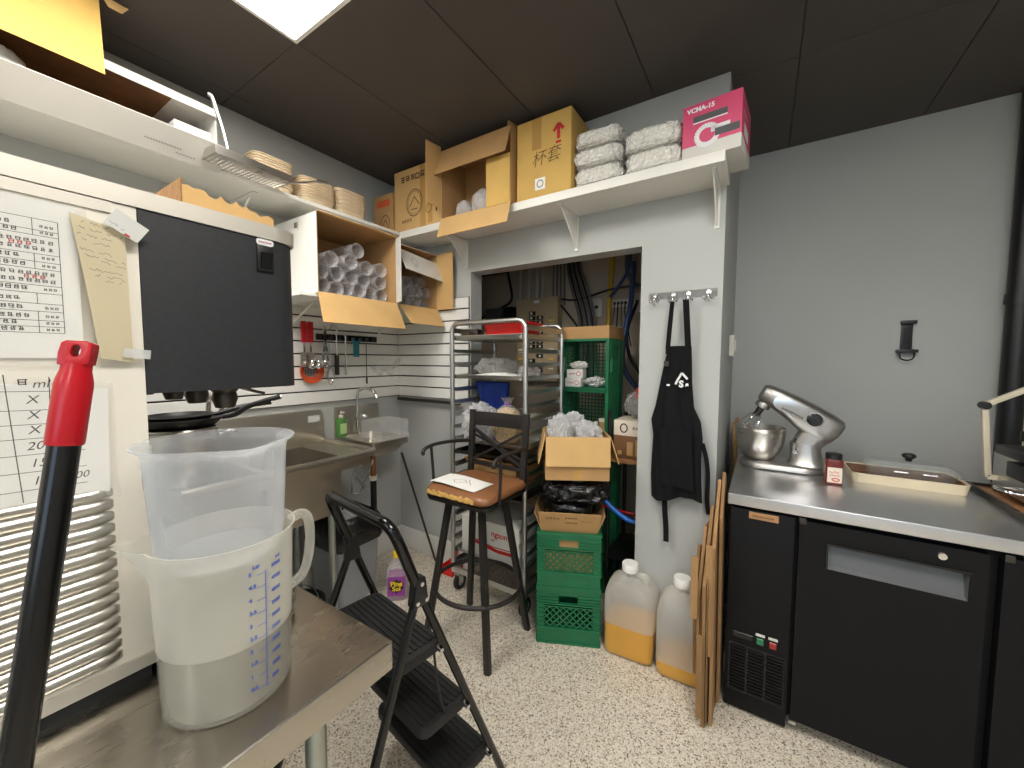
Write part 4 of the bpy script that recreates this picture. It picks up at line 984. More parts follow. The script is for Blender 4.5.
for k, (x, z, l) in enumerate(((-1.055, 0, 'small white box with red print under another in the crate'), (-1.045, 0.058, 'small white box with red print on top of another in the crate'))):
    t = thing('small_box', l, 'box', (x, 2.42, zc4 + z), R(4 * k), 'white boxes in the crate')
    MB().box(-0.055, 0.055, -0.04, 0.04, 0, 0.057).build('body', 'box_white', t, bev=0.002)
    Print().glyphs(-0.04, 0.022, 4, 0.011, 1.1, 0.12, 38).ring(0.028, 0.028, 0.014, 0.014, 0.004).build('ink_red', t, T(0, -0.0406, 0) @ FACE_MY)
tag(blob((0, 0, 0), (0.06, 0.05, 0.03), 31, 0.35, 3, 4).build('plastic_bag', 'bag_film', None, smooth=50, m=T(-0.91, 2.42, zc4 + 0.036)), 'crumpled clear bag beside the small white boxes', 'bag')
tag(blob((0, 0, 0), (0.055, 0.05, 0.025), 32, 0.35, 3, 4).build('plastic_bag', 'paper_grey', None, smooth=50, m=T(-1.03, 2.43, zc4 + 0.142)), 'crumpled wrapper on top of the small white boxes', 'bag')
t = thing('paper_cup', 'tan jar standing in the lower recess crate', 'jar', (-0.845, 2.43, 3 * (CW + 0.002) + 0.0145))
MB().lathe([(0.038, 0), (0.04, 0.10), (0.04, 0.105)], 20).build('jar', 'kraft_dark', t, smooth=40)
MB().lathe([(0.043, 0.1055), (0.043, 0.122), (0.038, 0.124)], 20).build('lid', 'label_pale', t, smooth=40)
# kraft tray in the top crate, black bag, large open kraft box
cm = T(ccx, ccy, 0) @ RZ(ca)
t = thing('kraft_tray', 'kraft tray with printed side sticking out of the upper green crate', 'box'); t.matrix_world = cm @ T(0, 0, CH + 0.012)
W_ = 0.145
MB().box(-W_, W_, -W_, W_, 0, 0.004).box(-W_, W_, -W_, -W_ + 0.004, 0.004, 0.30).box(-W_, W_, W_ - 0.004, W_, 0.004, 0.30).box(-W_, -W_ + 0.004, -W_ + 0.004, W_ - 0.004, 0.004, 0.30).box(W_ - 0.004, W_, -W_ + 0.004, W_ - 0.004, 0.004, 0.30).build('body', 'kraft_dark', t)
flap(t, (-W_ - 0.002, -W_ - 0.004, 0.298), (W_ + 0.002, -W_ - 0.004, 0.298), (0, -0.32, 0.95), 0.112, 'kraft_dark', taper=-0.012)
flap(t, (W_ + 0.002, -W_, 0.298), (W_ + 0.002, W_, 0.298), (0.4, 0, 0.9), 0.09, 'kraft_dark', taper=0.01)
flap(t, (-W_ - 0.002, -W_, 0.298), (-W_ - 0.002, W_, 0.298), (-0.4, 0, 0.9), 0.09, 'kraft_dark', taper=0.01)
Print().glyphs(-0.02, 0.375, 5, 0.011, 1.15, 0.15, 39).glyphs(-0.02, 0.345, 5, 0.011, 1.15, 0.15, 40).glyphs(-0.12, 0.365, 4, 0.016, 1.15, 0.1, 41).glyphs(0.06, 0.36, 7, 0.007, 1.15, 0.12, 42).build('ink_brown', t, T(0, -W_ - 0.0065, 0.298) @ RX(math.atan2(0.32, 0.95)) @ T(0, 0, -0.298) @ FACE_MY)
ZBAG = CH + 0.012 + 0.30
b = blob((0, 0, 0), (0.175, 0.15, 0.072), 41, 0.12, 3.5, 5, 0.7)
tag(b.build('garbage_bag', 'bag_black', None, smooth=60, m=T(ccx + 0.02, ccy + 0.03, ZBAG + 0.185) @ RZ(ca)), 'black plastic bag squeezed between the kraft tray and the open kraft box', 'bag')
tag(blob((0, 0, 0), (0.12, 0.12, 0.11), 42, 0.12, 2.5, 4, 0.7).build('garbage_bag', 'bag_black', None, smooth=60, m=T(ccx, ccy + 0.02, ZBAG + 0.035) @ RZ(ca)), 'black plastic bag filling the kraft tray in the upper crate', 'bag')
t = thing('kraft_box', 'large open kraft box full of clear bags above the green crates', 'box'); t.matrix_world = T(-0.848, 1.950, 0.882) @ RZ(R(30))
bw_, bd_, bh_ = 0.163, 0.145, 0.225
MB().box(-bw_, bw_, -bd_, bd_, 0, 0.005).box(-bw_, bw_, -bd_, -bd_ + 0.005, 0.005, bh_).box(-bw_, bw_, bd_ - 0.005, bd_, 0.005, bh_).box(-bw_, -bw_ + 0.005, -bd_ + 0.005, bd_ - 0.005, 0.005, bh_).box(bw_ - 0.005, bw_, -bd_ + 0.005, bd_ - 0.005, 0.005, bh_).build('body', 'kraft_dark', t)
flap(t, (-bw_, -bd_ - 0.003, bh_), (bw_, -bd_ - 0.003, bh_), (0, -0.10, -1), 0.15, 'kraft')
flap(t, (bw_ + 0.003, -bd_, bh_), (bw_ + 0.003, bd_, bh_), (0.30, 0, -0.93), 0.145, 'kraft')
flap(t, (-bw_ - 0.003, -bd_, bh_), (-bw_ - 0.003, bd_, bh_), (-0.22, 0, -0.95), 0.145, 'kraft')
flap(t, (-bw_, bd_ + 0.003, bh_), (bw_, bd_ + 0.003, bh_), (0, 0.3, -0.9), 0.13, 'kraft')
MB().box(-0.024, 0.024, -bd_ - 0.0008, -bd_ - 0.0001, 0.0, 0.085).build('tape', 'tape', t)
for k, (x, y, z, rr, lb) in enumerate(((-0.085, -0.02, 0.19, (0.062, 0.09, 0.125), 'clear plastic bag at the left in the large kraft box'), (0.075, -0.02, 0.185, (0.07, 0.09, 0.095), 'round clear plastic bag at the right in the large kraft box'), (0.0, 0.085, 0.20, (0.07, 0.042, 0.11), 'clear plastic bag at the rear of the large kraft box'))):
    q = T(-0.848, 1.950, 0.882) @ RZ(R(30)) @ T(x, y, z)
    tag(blob((0, 0, 0), rr, 51 + k, 0.22, 3.2, 5, 0.8).build('plastic_bag', 'bag_film', None, smooth=50, m=q), lb, 'bag', 'bags in the large kraft box')

# ------------------------------------------------------------------ oil jugs
def jug(label, x, y, rz, w, d, h, level):
    t = thing('oil_jug', label, 'jug', (x, y, 0.001), rz, 'cooking oil jugs')
    hs = h * 0.655
    def ringp(k, z, r, dx=0): return [(px + dx, py, z) for px, py in rrect(w * k, d * k, r, 5)]
    secs = [ringp(0.90, 0, 0.03), ringp(0.985, 0.01, 0.035), ringp(1.0, 0.04, 0.035), ringp(1.0, hs * 0.5, 0.035), ringp(1.0, hs, 0.035), ringp(0.975, hs + 0.022, 0.04), ringp(0.86, hs + 0.055, 0.045, -0.004), ringp(0.58, hs + 0.082, 0.045, -0.02)]
    secs += [[(0.022 * math.cos(0) * 0 - w * 0.12 + 0.032 * math.cos(2 * PI * i / 24 + 0.0), 0.032 * math.sin(2 * PI * i / 24), hs + 0.098) for i in range(24)]]
    secs += [[(-w * 0.05 + 0.030 * math.cos(2 * PI * i / 24), 0.030 * math.sin(2 * PI * i / 24), h - 0.035) for i in range(24)]]
    lv = ringp(1.0, level + 0.001, 0.035)
    lo_ = [s_ for s_ in secs if s_[0][2] <= level] + [lv]; up_ = [lv] + [s_ for s_ in secs if s_[0][2] > level]
    MB().loft(up_, caps=(False, True)).build('body', 'jug_plastic', t, smooth=60)
    MB().loft(lo_, caps=(True, False)).build('filled_wall', 'jug_wet', t, smooth=60)
    il = [(rrect(w * 0.885, d * 0.885, 0.028, 5), 0.006), (rrect(w * 0.955, d * 0.955, 0.031, 5), 0.016), (rrect(w * 0.965, d * 0.965, 0.031, 5), 0.045), (rrect(w * 0.965, d * 0.965, 0.031, 5), level)]
    MB().loft([[(px, py, z) for px, py in p] for p, z in il]).build('oil', 'oil', t, smooth=40)
    MB().tube(smooth_path([(w * 0.30, 0, hs + 0.045), (w * 0.28, 0, hs + 0.10), (w * 0.16, 0, h - 0.055), (0.0, 0, h - 0.048), (-w * 0.06, 0, h - 0.06)]), 0.017, 10).build('handle', 'jug_plastic', t, smooth=60)
    cp = MB().lathe([(0.040, 0), (0.041, 0.004), (0.041, 0.034), (0.037, 0.040), (0.0, 0.040)], 28, T(-w * 0.05, 0, h - 0.038), caps=(True, False))
    cp.build('cap', 'jug_cap', t, smooth=40)
jug('clear oil jug more than half full of yellow oil', -0.522, 1.962, R(3), 0.245, 0.20, 0.455, 0.165)
jug('clear oil jug nearly empty of oil beside the flattened cardboard', -0.272, 1.955, R(2), 0.225, 0.20, 0.46, 0.075)

# ------------------------------------------------------------------ flattened cartons between jug and cooler
def flat_card(label, pts, x, thick, m, yw, fl=None):
    """pts: (y, z) outline; stands upright in a YZ plane leaning against the cooler"""
    t = thing('flattened_carton', label, 'cardboard', (0, 0, 0), 0, 'flattened cartons')
    a = MB().prism([(p[0], p[1]) for p in pts], -thick / 2, thick / 2, Matrix(((0, 0, 1), (1, 0, 0), (0, 1, 0))).to_4x4())
    sh = Matrix(((1, 0, -0.03, 0), (0, 1, 0, 0), (0, 0, 1, 0), (0, 0, 0, 1)))
    a.build('sheet', m, t, m=T(x, 2.05, 0) @ RZ(R(-yw)) @ T(0, -2.05, 0) @ sh, fix=True)
    if yw > 1: MB().prism([(p[0], p[1] * 0.97 + 0.01) for p in pts], thick / 2 + 0.0035, thick / 2 + 0.0065, Matrix(((0, 0, 1), (1, 0, 0), (0, 1, 0))).to_4x4()).build('second_layer', m, t, m=T(x - 0.0, 2.05, 0) @ RZ(R(-yw)) @ T(0, -2.05, 0) @ sh, fix=True)
    if fl:
        z0_, z1_, wd_, yy_ = fl
        fm_ = MB().box(-wd_, 0.0, yy_ - 0.006, yy_, z0_, z1_)
        fm_.build('folded_flap', m, t, m=T(x, 2.05, 0) @ RZ(R(-yw)) @ T(0, -2.05, 0) @ sh, fix=True)
    return t
flat_card('flattened kraft carton nearest the cooler, with slanted top', [(1.80, 0.04), (2.06, 0.04), (2.06, 0.93), (1.95, 1.00), (1.80, 0.84)], -0.112, 0.012, 'kraft_old_dark', -1)
flat_card('flattened kraft carton with a peaked top corner, second from the cooler', [(1.70, 0.005), (2.05, 0.005), (2.05, 0.80), (1.93, 0.97), (1.72, 0.74)], -0.126, 0.012, 'kraft_old', 0, (0.30, 0.76, 0.026, 1.70))
flat_card('flattened kraft carton bulging in the middle of the pile', [(1.68, 0.002), (2.03, 0.002), (2.03, 0.66), (1.86, 0.87), (1.67, 0.60)], -0.140, 0.013, 'kraft_old_dark', 2, (0.05, 0.40, 0.022, 1.665))
flat_card('flattened kraft carton with ragged low edge', [(1.72, 0.03), (2.0, 0.03), (2.0, 0.76), (1.84, 0.78), (1.71, 0.52)], -0.155, 0.012, 'kraft_old', 4, (0.44, 0.70, 0.026, 1.70))
flat_card('short flattened kraft carton on the jug side of the pile', [(1.78, 0.14), (1.99, 0.14), (1.99, 0.60), (1.83, 0.70), (1.76, 0.47)], -0.170, 0.012, 'kraft_old_dark', 6)
tag(MB().box(-0.135, -0.118, 2.68, 2.98, 0.0, 1.12).build('cardboard_sheet', 'kraft_dark', None, fix=True), 'brown cardboard sheet standing behind the mixer at the wall end', 'cardboard')

# ------------------------------------------------------------------ aluminium baking rack
RX0, RX1, RY0, RY1, RZT = -1.635, -1.10, 1.845, 2.30, 1.72
def make_rack():
    t = thing('baking_rack', 'tall aluminium baking rack on casters standing in the recess opening', 'rack')
    def fr(y, name):
        r_ = 0.05
        pts = [(RX0, y, 0.13), (RX0, y, RZT - r_)] + arc((RX0 + r_, y, RZT - r_), r_, PI, PI / 2, 6)[1:] + arc((RX1 - r_, y, RZT - r_), r_, PI / 2, 0, 6) + [(RX1, y, 0.13)]
        MB().tube(pts, 0.0145, 10).build(name, 'aluminium', t, smooth=50)
    fr(RY0, 'front_frame'); fr(RY1, 'rear_frame')
    for x in (RX0, RX1):
        for z in (RZT - 0.04, 0.15): MB().bar((x, RY0, z), (x, RY1, z), 0.016, 0.03).build('side_rail', 'aluminium', t)
    for y in (RY0, RY1): MB().bar((RX0, y, 0.15), (RX1, y, 0.15), 0.018, 0.035).build('base_rail', 'aluminium', t)
    sl = MB().box(0, 0.034, RY0 - 0.005, RY1 + 0.005, 0, 0.003).box(0, 0.003, RY0 - 0.005, RY1 + 0.005, 0.003, 0.024).mesh('slide'); sl.materials.append(MATS['aluminium'])
    for k in range(19):
        z = 0.195 + k * 0.079
        put('slide', sl, t, T(RX0 + 0.006, 0, z))
        put('slide', sl, t, T(RX1 - 0.006, 0, z) @ Matrix.Scale(-1, 4, (1, 0, 0)))
    for x in (RX0 + 0.02, RX1 - 0.02):
        for y in (RY0 + 0.02, RY1 - 0.02):
            c = MB().cyl((x, y, 0.10), (x, y, 0.15), 0.011).box(x - 0.019, x - 0.015, y - 0.012, y + 0.026, 0.045, 0.112).box(x + 0.015, x + 0.019, y - 0.012, y + 0.026, 0.045, 0.112).box(x - 0.019, x + 0.019, y - 0.014, y + 0.026, 0.106, 0.114).build('caster_fork', 'chrome', t)
            MB().lathe([(0.03, -0.012), (0.052, -0.012), (0.056, -0.006), (0.056, 0.006), (0.052, 0.012), (0.03, 0.012)], 24, T(x, y + 0.018, 0.057) @ RY(PI / 2)).build('wheel', 'black_rubber', c, smooth=40)
            MB().lathe([(0.03, -0.0125), (0.03, 0.0125)], 18, T(x, y + 0.018, 0.057) @ RY(PI / 2)).build('wheel_hub', 'bin_grey', c, smooth=40)
make_rack()
def slide_z(k): return 0.195 + k * 0.079 + 0.0036
def sheet_pan(k, label, m='aluminium'):
    t = thing('sheet_pan', label, 'tray', ((RX0 + RX1) / 2, (RY0 + RY1) / 2, slide_z(k)), 0, 'sheet pans in the rack')
    w, d = RX1 - RX0 - 0.024, RY1 - RY0 + 0.02
    secs = [(rrect(w - 0.03, d - 0.03, 0.02), 0.0), (rrect(w - 0.006, d - 0.006, 0.025), 0.021), (rrect(w, d, 0.026), 0.022), (rrect(w, d, 0.026), 0.0245), (rrect(w - 0.01, d - 0.01, 0.022), 0.0245), (rrect(w - 0.034, d - 0.034, 0.018), 0.003)]
    MB().loft([[(x, y, z) for x, y in p] for p, z in secs]).build('pan', m, t, smooth=40, fix=True)
    return slide_z(k) + 0.0036
za = sheet_pan(18, 'aluminium sheet pan on the top slides, under the red bin')
zb = sheet_pan(15, 'aluminium sheet pan with paper bags on it, third level from the top')
zc = sheet_pan(10, 'aluminium sheet pan at seat-back height with bags and a blue pouch')
zd = sheet_pan(1, 'aluminium sheet pan on the lowest slides under the white carton')
zm = sheet_pan(7, 'aluminium sheet pan half way up with brown cardboard')
for k in (3, 4, 5, 6, 8, 9): sheet_pan(k, ['', '', '', 'dark empty sheet pan just above the white carton', 'dark empty sheet pan, fourth slide level from the bottom', 'dark empty sheet pan, fifth slide level from the bottom', 'dark empty sheet pan right below the brown cardboard', '', 'dark empty sheet pan right above the brown cardboard', 'dark empty sheet pan just under the bags tray'][k], 'dark_steel') if k in (6, 9) else None
# red bin and grey cash tin on the top pan
t = thing('plastic_bin', 'bright red shallow plastic bin on the top of the rack', 'bin', (-1.285, 2.0, za))
MB().loft([[(x, y, z) for x, y in p] for p, z in ((rrect(0.26, 0.19, 0.02), 0), (rrect(0.30, 0.22, 0.025), 0.085), (rrect(0.315, 0.235, 0.03), 0.085), (rrect(0.315, 0.235, 0.03), 0.094), (rrect(0.29, 0.21, 0.024), 0.094), (rrect(0.252, 0.182, 0.018), 0.004))]).build('tub', 'red_bin', t, smooth=40, fix=True)
t = thing('tape_dispenser', 'grey metal tape dispenser on the rack beside the red bin', 'dispenser', (-1.535, 1.925, za), R(8))
MB().box(-0.06, 0.06, -0.045, 0.045, 0, 0.06).build('body', 'dark_steel', t, bev=0.006)
MB().lathe([(0.016, 0), (0.016, 0.006)], 16, T(0.02, -0.0452, 0.03) @ RX(PI / 2)).build('knob', 'black_satin', t)
MB().box(-0.055, 0.055, -0.04, 0.04, 0.0605, 0.066).build('top_plate', 'box_grey', t, bev=0.002)
# paper and bags on the second pan
t = thing('paper_stack', 'white printed sheets in a clear bag on the rack', 'papers', (-1.33, 1.96, zb), R(-6))
MB().sheet(lambda u, v: (-0.14 + 0.28 * u, -0.10 + 0.2 * v, 0.012 + 0.012 * math.sin(u * 3 + v)), 10, 6, 0.014).build('sheets', 'paper', t, smooth=50)
Print().glyphs(-0.06, 0.006, 5, 0.010, 1.2, 0.14, 51).build('ink_grey', t, T(0, -0.1012, 0) @ FACE_MY)
tag(blob((0, 0, 0), (0.13, 0.11, 0.055), 61, 0.3, 2.6, 5).build('plastic_bag', 'bag_clear', None, smooth=50, m=T(-1.45, 2.06, zb + 0.062)), 'flat clear plastic bag slumped on the second rack pan', 'bag')
tag(blob((0, 0, 0), (0.06, 0.06, 0.035), 62, 0.3, 2.6, 4).build('plastic_bag', 'bag_clear', None, smooth=50, m=T(-1.17, 2.0, zb + 0.04)), 'small clear bag at the right of the second rack pan', 'bag')
# third pan
t = thing('clear_bag', 'crumpled white plastic bag at the left of the rack tray behind the stool', 'bag', (-1.50, 1.96, zc))
blob((0, 0, 0), (0.095, 0.11, 0.115), 63, 0.22, 3.2, 5, 0.85, -0.105).build('bag', 'bag_film', t, smooth=50, m=T(0, 0, 0.108))
t = thing('blue_pouch', 'glossy blue pouch standing upside down in the rack', 'pouch', (-1.47, 2.10, zc))
def pouch(u, v):
    z = 0.36 * v; w = 0.055 + 0.07 * v; x = -w + 2 * w * u
    return (x - 0.02 * v, 0.03 * math.sin(u * PI) * (1 - v) - 0.03 * v + 0.006 * math.sin(u * 14), z)
MB().sheet(pouch, 16, 12, 0.045).build('pouch', 'bag_blue', t, smooth=60)
t = thing('snack_bag', 'clear bag of tan snacks tied with a purple band', 'bag', (-1.30, 1.97, zc))
blob((0, 0, 0), (0.085, 0.08, 0.11), 64, 0.08, 4, 5, 0.8, -0.10).build('contents', 'pasta', t, smooth=50, m=T(0, 0, 0.103))
MB().lathe([(0.092, 0.12), (0.075, 0.20), (0.018, 0.235), (0.03, 0.26), (0.045, 0.275)], 16, caps=(False, False)).build('film', 'bag_clear', t, smooth=50)
MB().lathe([(0.020, 0.227), (0.023, 0.235), (0.020, 0.243)], 16).build('band', 'purple', t, smooth=50)
t = thing('food_container', 'clear lidded food container at the back of the rack tray', 'container', (-1.20, 2.17, zc))
MB().loft([[(x, y, z) for x, y in p] for p, z in ((rrect(0.16, 0.14, 0.02), 0.0), (rrect(0.18, 0.16, 0.025), 0.14))]).build('tub', 'acrylic', t, smooth=40)
MB().prism(rrect(0.19, 0.17, 0.028), 0.1405, 0.153).build('lid', 'paper_grey', t, bev=0.003)
# brown cardboard half way up and white carton at the bottom
t = thing('brown_carton', 'open brown cardboard carton inside the rack at stool seat height', 'box', (-1.36, 2.05, zm))
MB().box(-0.18, 0.18, -0.17, 0.17, 0, 0.004).box(-0.18, 0.18, -0.17, -0.165, 0.004, 0.10).box(-0.18, 0.18, 0.165, 0.17, 0.004, 0.10).box(-0.18, -0.175, -0.165, 0.165, 0.004, 0.10).box(0.175, 0.18, -0.165, 0.165, 0.004, 0.10).build('body', 'kraft_dark', t)
flap(t, (-0.18, -0.172, 0.098), (0.18, -0.172, 0.098), (0, -0.4, 0.5), 0.06, 'kraft_dark')
t = thing('white_carton', 'white carton with red stripe and lettering at the bottom of the rack', 'box', (-1.36, 2.05, zd))
MB().box(-0.215, 0.215, -0.19, 0.19, 0, 0.235).build('body', 'box_white', t, bev=0.003)
Print().text('ngson', 0.015, 0.150, 0.050, bold=0.0012).path([(-0.16, 0.10), (-0.08, 0.085), (0.06, 0.065), (0.2, 0.07)], 0.022).path([(-0.10, 0.105), (0.02, 0.085), (0.2, 0.09)], 0.006).build('ink_red', t, T(0, -0.1908, 0) @ FACE_MY)
Print().glyphs(0.015, 0.122, 2, 0.012, 1.2, 0.2, 52).build('ink', t, T(0, -0.1908, 0) @ FACE_MY)

# ------------------------------------------------------------------ bar stool
def make_stool():
    t = thing('bar_stool', 'dark metal bar stool with cross back, arms and worn brown cushion', 'stool', (-1.252, 1.605, 0))
    zs = 0.785
    for sx, sy in ((-1, -1), (1, -1), (1, 1), (-1, 1)):
        MB().bar((sx * 0.105, sy * 0.10, zs - 0.02), (sx * 0.205, sy * 0.185, 0.0), 0.032, 0.026, up=(0, 1, 0)).build('leg', 'stool_metal', t, bev=0.002)
    MB().tube([(0.238 * math.cos(2 * PI * i / 40), 0.225 * math.sin(2 * PI * i / 40), 0.30) for i in range(40)], 0.0115, 8, closed=True).build('foot_ring', 'stool_metal', t, smooth=50)
    MB().box(-0.13, 0.13, -0.125, 0.125, zs - 0.03, zs - 0.005).build('swivel_plate', 'stool_metal', t, bev=0.003)
    MB().loft([[(x, y, z) for x, y in rrect(w, d, 0.04, 4)] for w, d, z in ((0.39, 0.38, zs - 0.004), (0.40, 0.39, zs + 0.018))]).build('seat_pan', 'black_satin', t, smooth=40)
    cs = MB(); secs = []
    for w, d, z, r_ in ((0.385, 0.375, zs + 0.019, 0.05), (0.41, 0.40, zs + 0.03, 0.06), (0.415, 0.405, zs + 0.045, 0.06), (0.39, 0.38, zs + 0.064, 0.06), (0.32, 0.28, zs + 0.073, 0.06), (0.1, 0.08, zs + 0.075, 0.03)):
        secs.append([(x, y, z) for x, y in rrect(w, d, r_, 6)])
    cush = cs.loft(secs).build('cushion', 'cushion', t, smooth=60)
    # torn front edge where the foam shows
    random.seed(9); pts_t = []; pts_b = []
    for i in range(26):
        x = -0.165 + 0.30 * i / 25
        pts_t.append((x, -0.2035 + 0.012 * 0, zs + 0.055 + random.uniform(-0.006, 0.004)))
        pts_b.append((x, -0.2045, zs + 0.034 + random.uniform(-0.005, 0.004)))
    fm = MB(); n = len(pts_t)
    fm.add(pts_t + pts_b + [(p[0], p[1] + 0.03, p[2] - 0.002) for p in pts_t] + [(p[0], p[1] + 0.03, p[2]) for p in pts_b], [(i, i + 1, n + i + 1, n + i) for i in range(n - 1)] + [(2 * n + i, 2 * n + i + 1, i + 1, i) for i in range(n - 1)])
    fm.build('torn_foam', 'foam', cush, fix=True)
    # back
    for sx in (-1, 1):
        MB().bar((sx * 0.18, 0.165, zs + 0.0), (sx * 0.185, 0.20, 1.205), 0.034, 0.024, up=(0, 1, 0)).build('back_post', 'stool_metal', t, bev=0.003)
    secs = []
    for i in range(9):
        x = -0.168 + 0.336 * i / 8; yb = 0.196 + 0.014 * (1 - (x / 0.168) ** 2)
        secs.append([(x, yb - 0.008, 1.115), (x, yb + 0.008, 1.115), (x, yb + 0.012, 1.195), (x, yb - 0.004, 1.195)])
    MB().loft(secs).build('top_rail', 'stool_metal', t, bev=0.002)
    MB().bar((-0.168, 0.185, 1.10), (0.168, 0.172, 0.915), 0.012, 0.022, up=(0, 1, 0)).build('cross_bar', 'stool_metal', t)
    MB().bar((0.168, 0.185, 1.10), (-0.168, 0.172, 0.915), 0.012, 0.022, up=(0, 1, 0)).build('cross_bar', 'stool_metal', t)
    MB().bar((-0.168, 0.190, 1.06), (0.168, 0.176, 0.955), 0.010, 0.014, up=(0, 1, 0)).build('cross_bar', 'stool_metal', t)
    MB().bar((-0.168, 0.173, 0.90), (0.168, 0.173, 0.90), 0.014, 0.02).build('lower_rail', 'stool_metal', t)
    for sx in (-1, 1):
        pts = smooth_path([(sx * 0.19, 0.185, 1.02), (sx * 0.218, 0.05, 1.035), (sx * 0.228, -0.08, 1.04), (sx * 0.228, -0.15, 1.03), (sx * 0.228, -0.17, 1.012), (sx * 0.226, -0.166, 1.0)])
        MB().tube(pts, 0.010, 8).build('arm', 'stool_metal', t, smooth=50)
        MB().tube([(sx * 0.226, -0.11, 1.035), (sx * 0.215, -0.10, zs + 0.02)], 0.008, 8).build('arm_post', 'stool_metal', t, smooth=50)
        MB().bar((sx * 0.19, -0.10, zs + 0.008), (sx * 0.215, -0.10, zs + 0.014), 0.02, 0.008).build('arm_tab', 'stool_metal', t)
    return zs + 0.076
zst = make_stool()
t = thing('paper_sheet', 'white sheet of paper with pencil notes lying on the stool cushion', 'paper', (-1.285, 1.545, zst + 0.0035), R(-2))
MB().sheet(lambda u, v: (-0.155 + 0.30 * u, -0.10 + 0.155 * v, 0.004 * math.sin(u * 5) + 0.001), 8, 6, 0.0012).build('sheet', 'paper', t, smooth=50)
Print().path([(-0.05, 0.0), (0.0, 0.03), (0.04, 0.0), (-0.02, -0.03), (-0.05, 0.0)], 0.003).path([(0.02, 0.04), (0.08, -0.02)], 0.003).build('ink_grey', t, T(0, -0.03, 0.0065), 'pencil_sketch')

# ------------------------------------------------------------------ step ladder
def make_ladder():
    A = 1.428; a = Vector((math.cos(A), math.sin(A), 0)); w = Vector((-a.y, a.x, 0))   # a: towards the lowest step, w: to its left
    t = thing('step_ladder', 'black folding three-step ladder with tall hand loop beside the steel table', 'ladder', (-0.976, 0.767, 0))
    zj, W, W2, fa, ra = 0.859, 0.191, 0.231, 0.336, 0.321
    up = Vector((0, 0, 1))
    for s in (1, -1):
        Jp = w * W * s + up * zj
        MB().tube([Jp + up * 0.02 - a * 0.008, w * W2 * s + a * fa + up * 0.015], 0.0125, 10).build('front_leg', 'black_gloss', t, smooth=50)
        MB().tube([Jp, w * W2 * s - a * ra + up * 0.015], 0.0125, 10).build('rear_leg', 'black_gloss', t, smooth=50)
        for q in (a * fa, -a * ra):
            p = w * W2 * s + q
            MB().tube([p, p + up * 0.04], 0.018, 10).build('rubber_foot', 'black_rubber', t, smooth=50)
        pl = MB()
        n = w * s
        pl.add([Jp + n * 0.016 + a * x + up * z for x, z in ((-0.015, 0.035), (0.015, 0.035), (0.026, -0.045), (-0.026, -0.045))] + [Jp - n * 0.016 + a * x + up * z for x, z in ((-0.015, 0.035), (0.015, 0.035), (0.026, -0.045), (-0.026, -0.045))],
               [(0, 1, 2, 3), (7, 6, 5, 4), (0, 4, 5, 1), (1, 5, 6, 2), (2, 6, 7, 3), (3, 7, 4, 0)])
        jn = pl.build('joint_plate', 'black_satin', t, bev=0.004, fix=True)
        for x, z in ((0, 0.02), (-0.015, -0.03), (0.015, -0.03)):
            p = Jp + n * 0.017 + a * x + up * z
            MB().tube([p, p + n * 0.004], 0.006, 10).build('rivet', 'chrome', jn, smooth=50)
    top = 1.062; k = 0.39
    def hp(s, z, ins=0.0): return w * (W - ins) * s - a * k * (z - zj) + up * z
    pts = [hp(1, zj + 0.02)] + smooth_path([hp(1, top - 0.07), hp(1, top - 0.02, 0.006), hp(1, top, 0.03), hp(1, top, 0.06)], 5) + smooth_path([hp(-1, top, 0.06), hp(-1, top, 0.03), hp(-1, top - 0.02, 0.006), hp(-1, top - 0.07)], 5) + [hp(-1, zj + 0.02)]
    MB().tube(pts, 0.0155, 12).build('hand_loop', 'black_gloss', t, smooth=60)
    for z, y0, y1, ww in ((0.66, -0.155, 0.012, 0.185), (0.43, -0.165, 0.012, 0.20), (0.20, -0.175, 0.012, 0.21)):
        c = a * (fa * (1 - z / zj)) + up * z
        def L(x, yv, zz): return c + w * x + a * yv + up * zz
        poly = [L(x, y, 0) for x, y in rrect(2 * ww, y1 - y0, 0.03, 4, 0, (y0 + y1) / 2)]
        st = MB().loft([[p - up * 0.032 for p in poly], [p for p in poly]]).build('step', 'black_rubber', t, bev=0.004, fix=True)
        tr = MB()
        for q in range(9):
            yv = y0 + 0.016 + (y1 - y0 - 0.03) * q / 8
            tr.bar(L(-ww + 0.02, yv, 0.002), L(ww - 0.02, yv, 0.002), 0.009, 0.005)
        tr.build('tread_ribs', 'black_rubber', st)
        for s in (1, -1):
            MB().tube([L(ww * s, -0.01, -0.014), L((ww + 0.024) * s, -0.01, -0.014)], 0.007, 8).build('step_pin', 'chrome', st, smooth=50)
    for s in (1, -1):
        MB().tube(smooth_path([w * (W - 0.01) * s + a * 0.06 + up * 0.63, w * (W + 0.0) * s + a * 0.07 + up * 0.5, w * W * s + a * 0.10 + up * 0.4]), 0.004, 6).build('linkage', 'black_satin', t, smooth=50)
make_ladder()

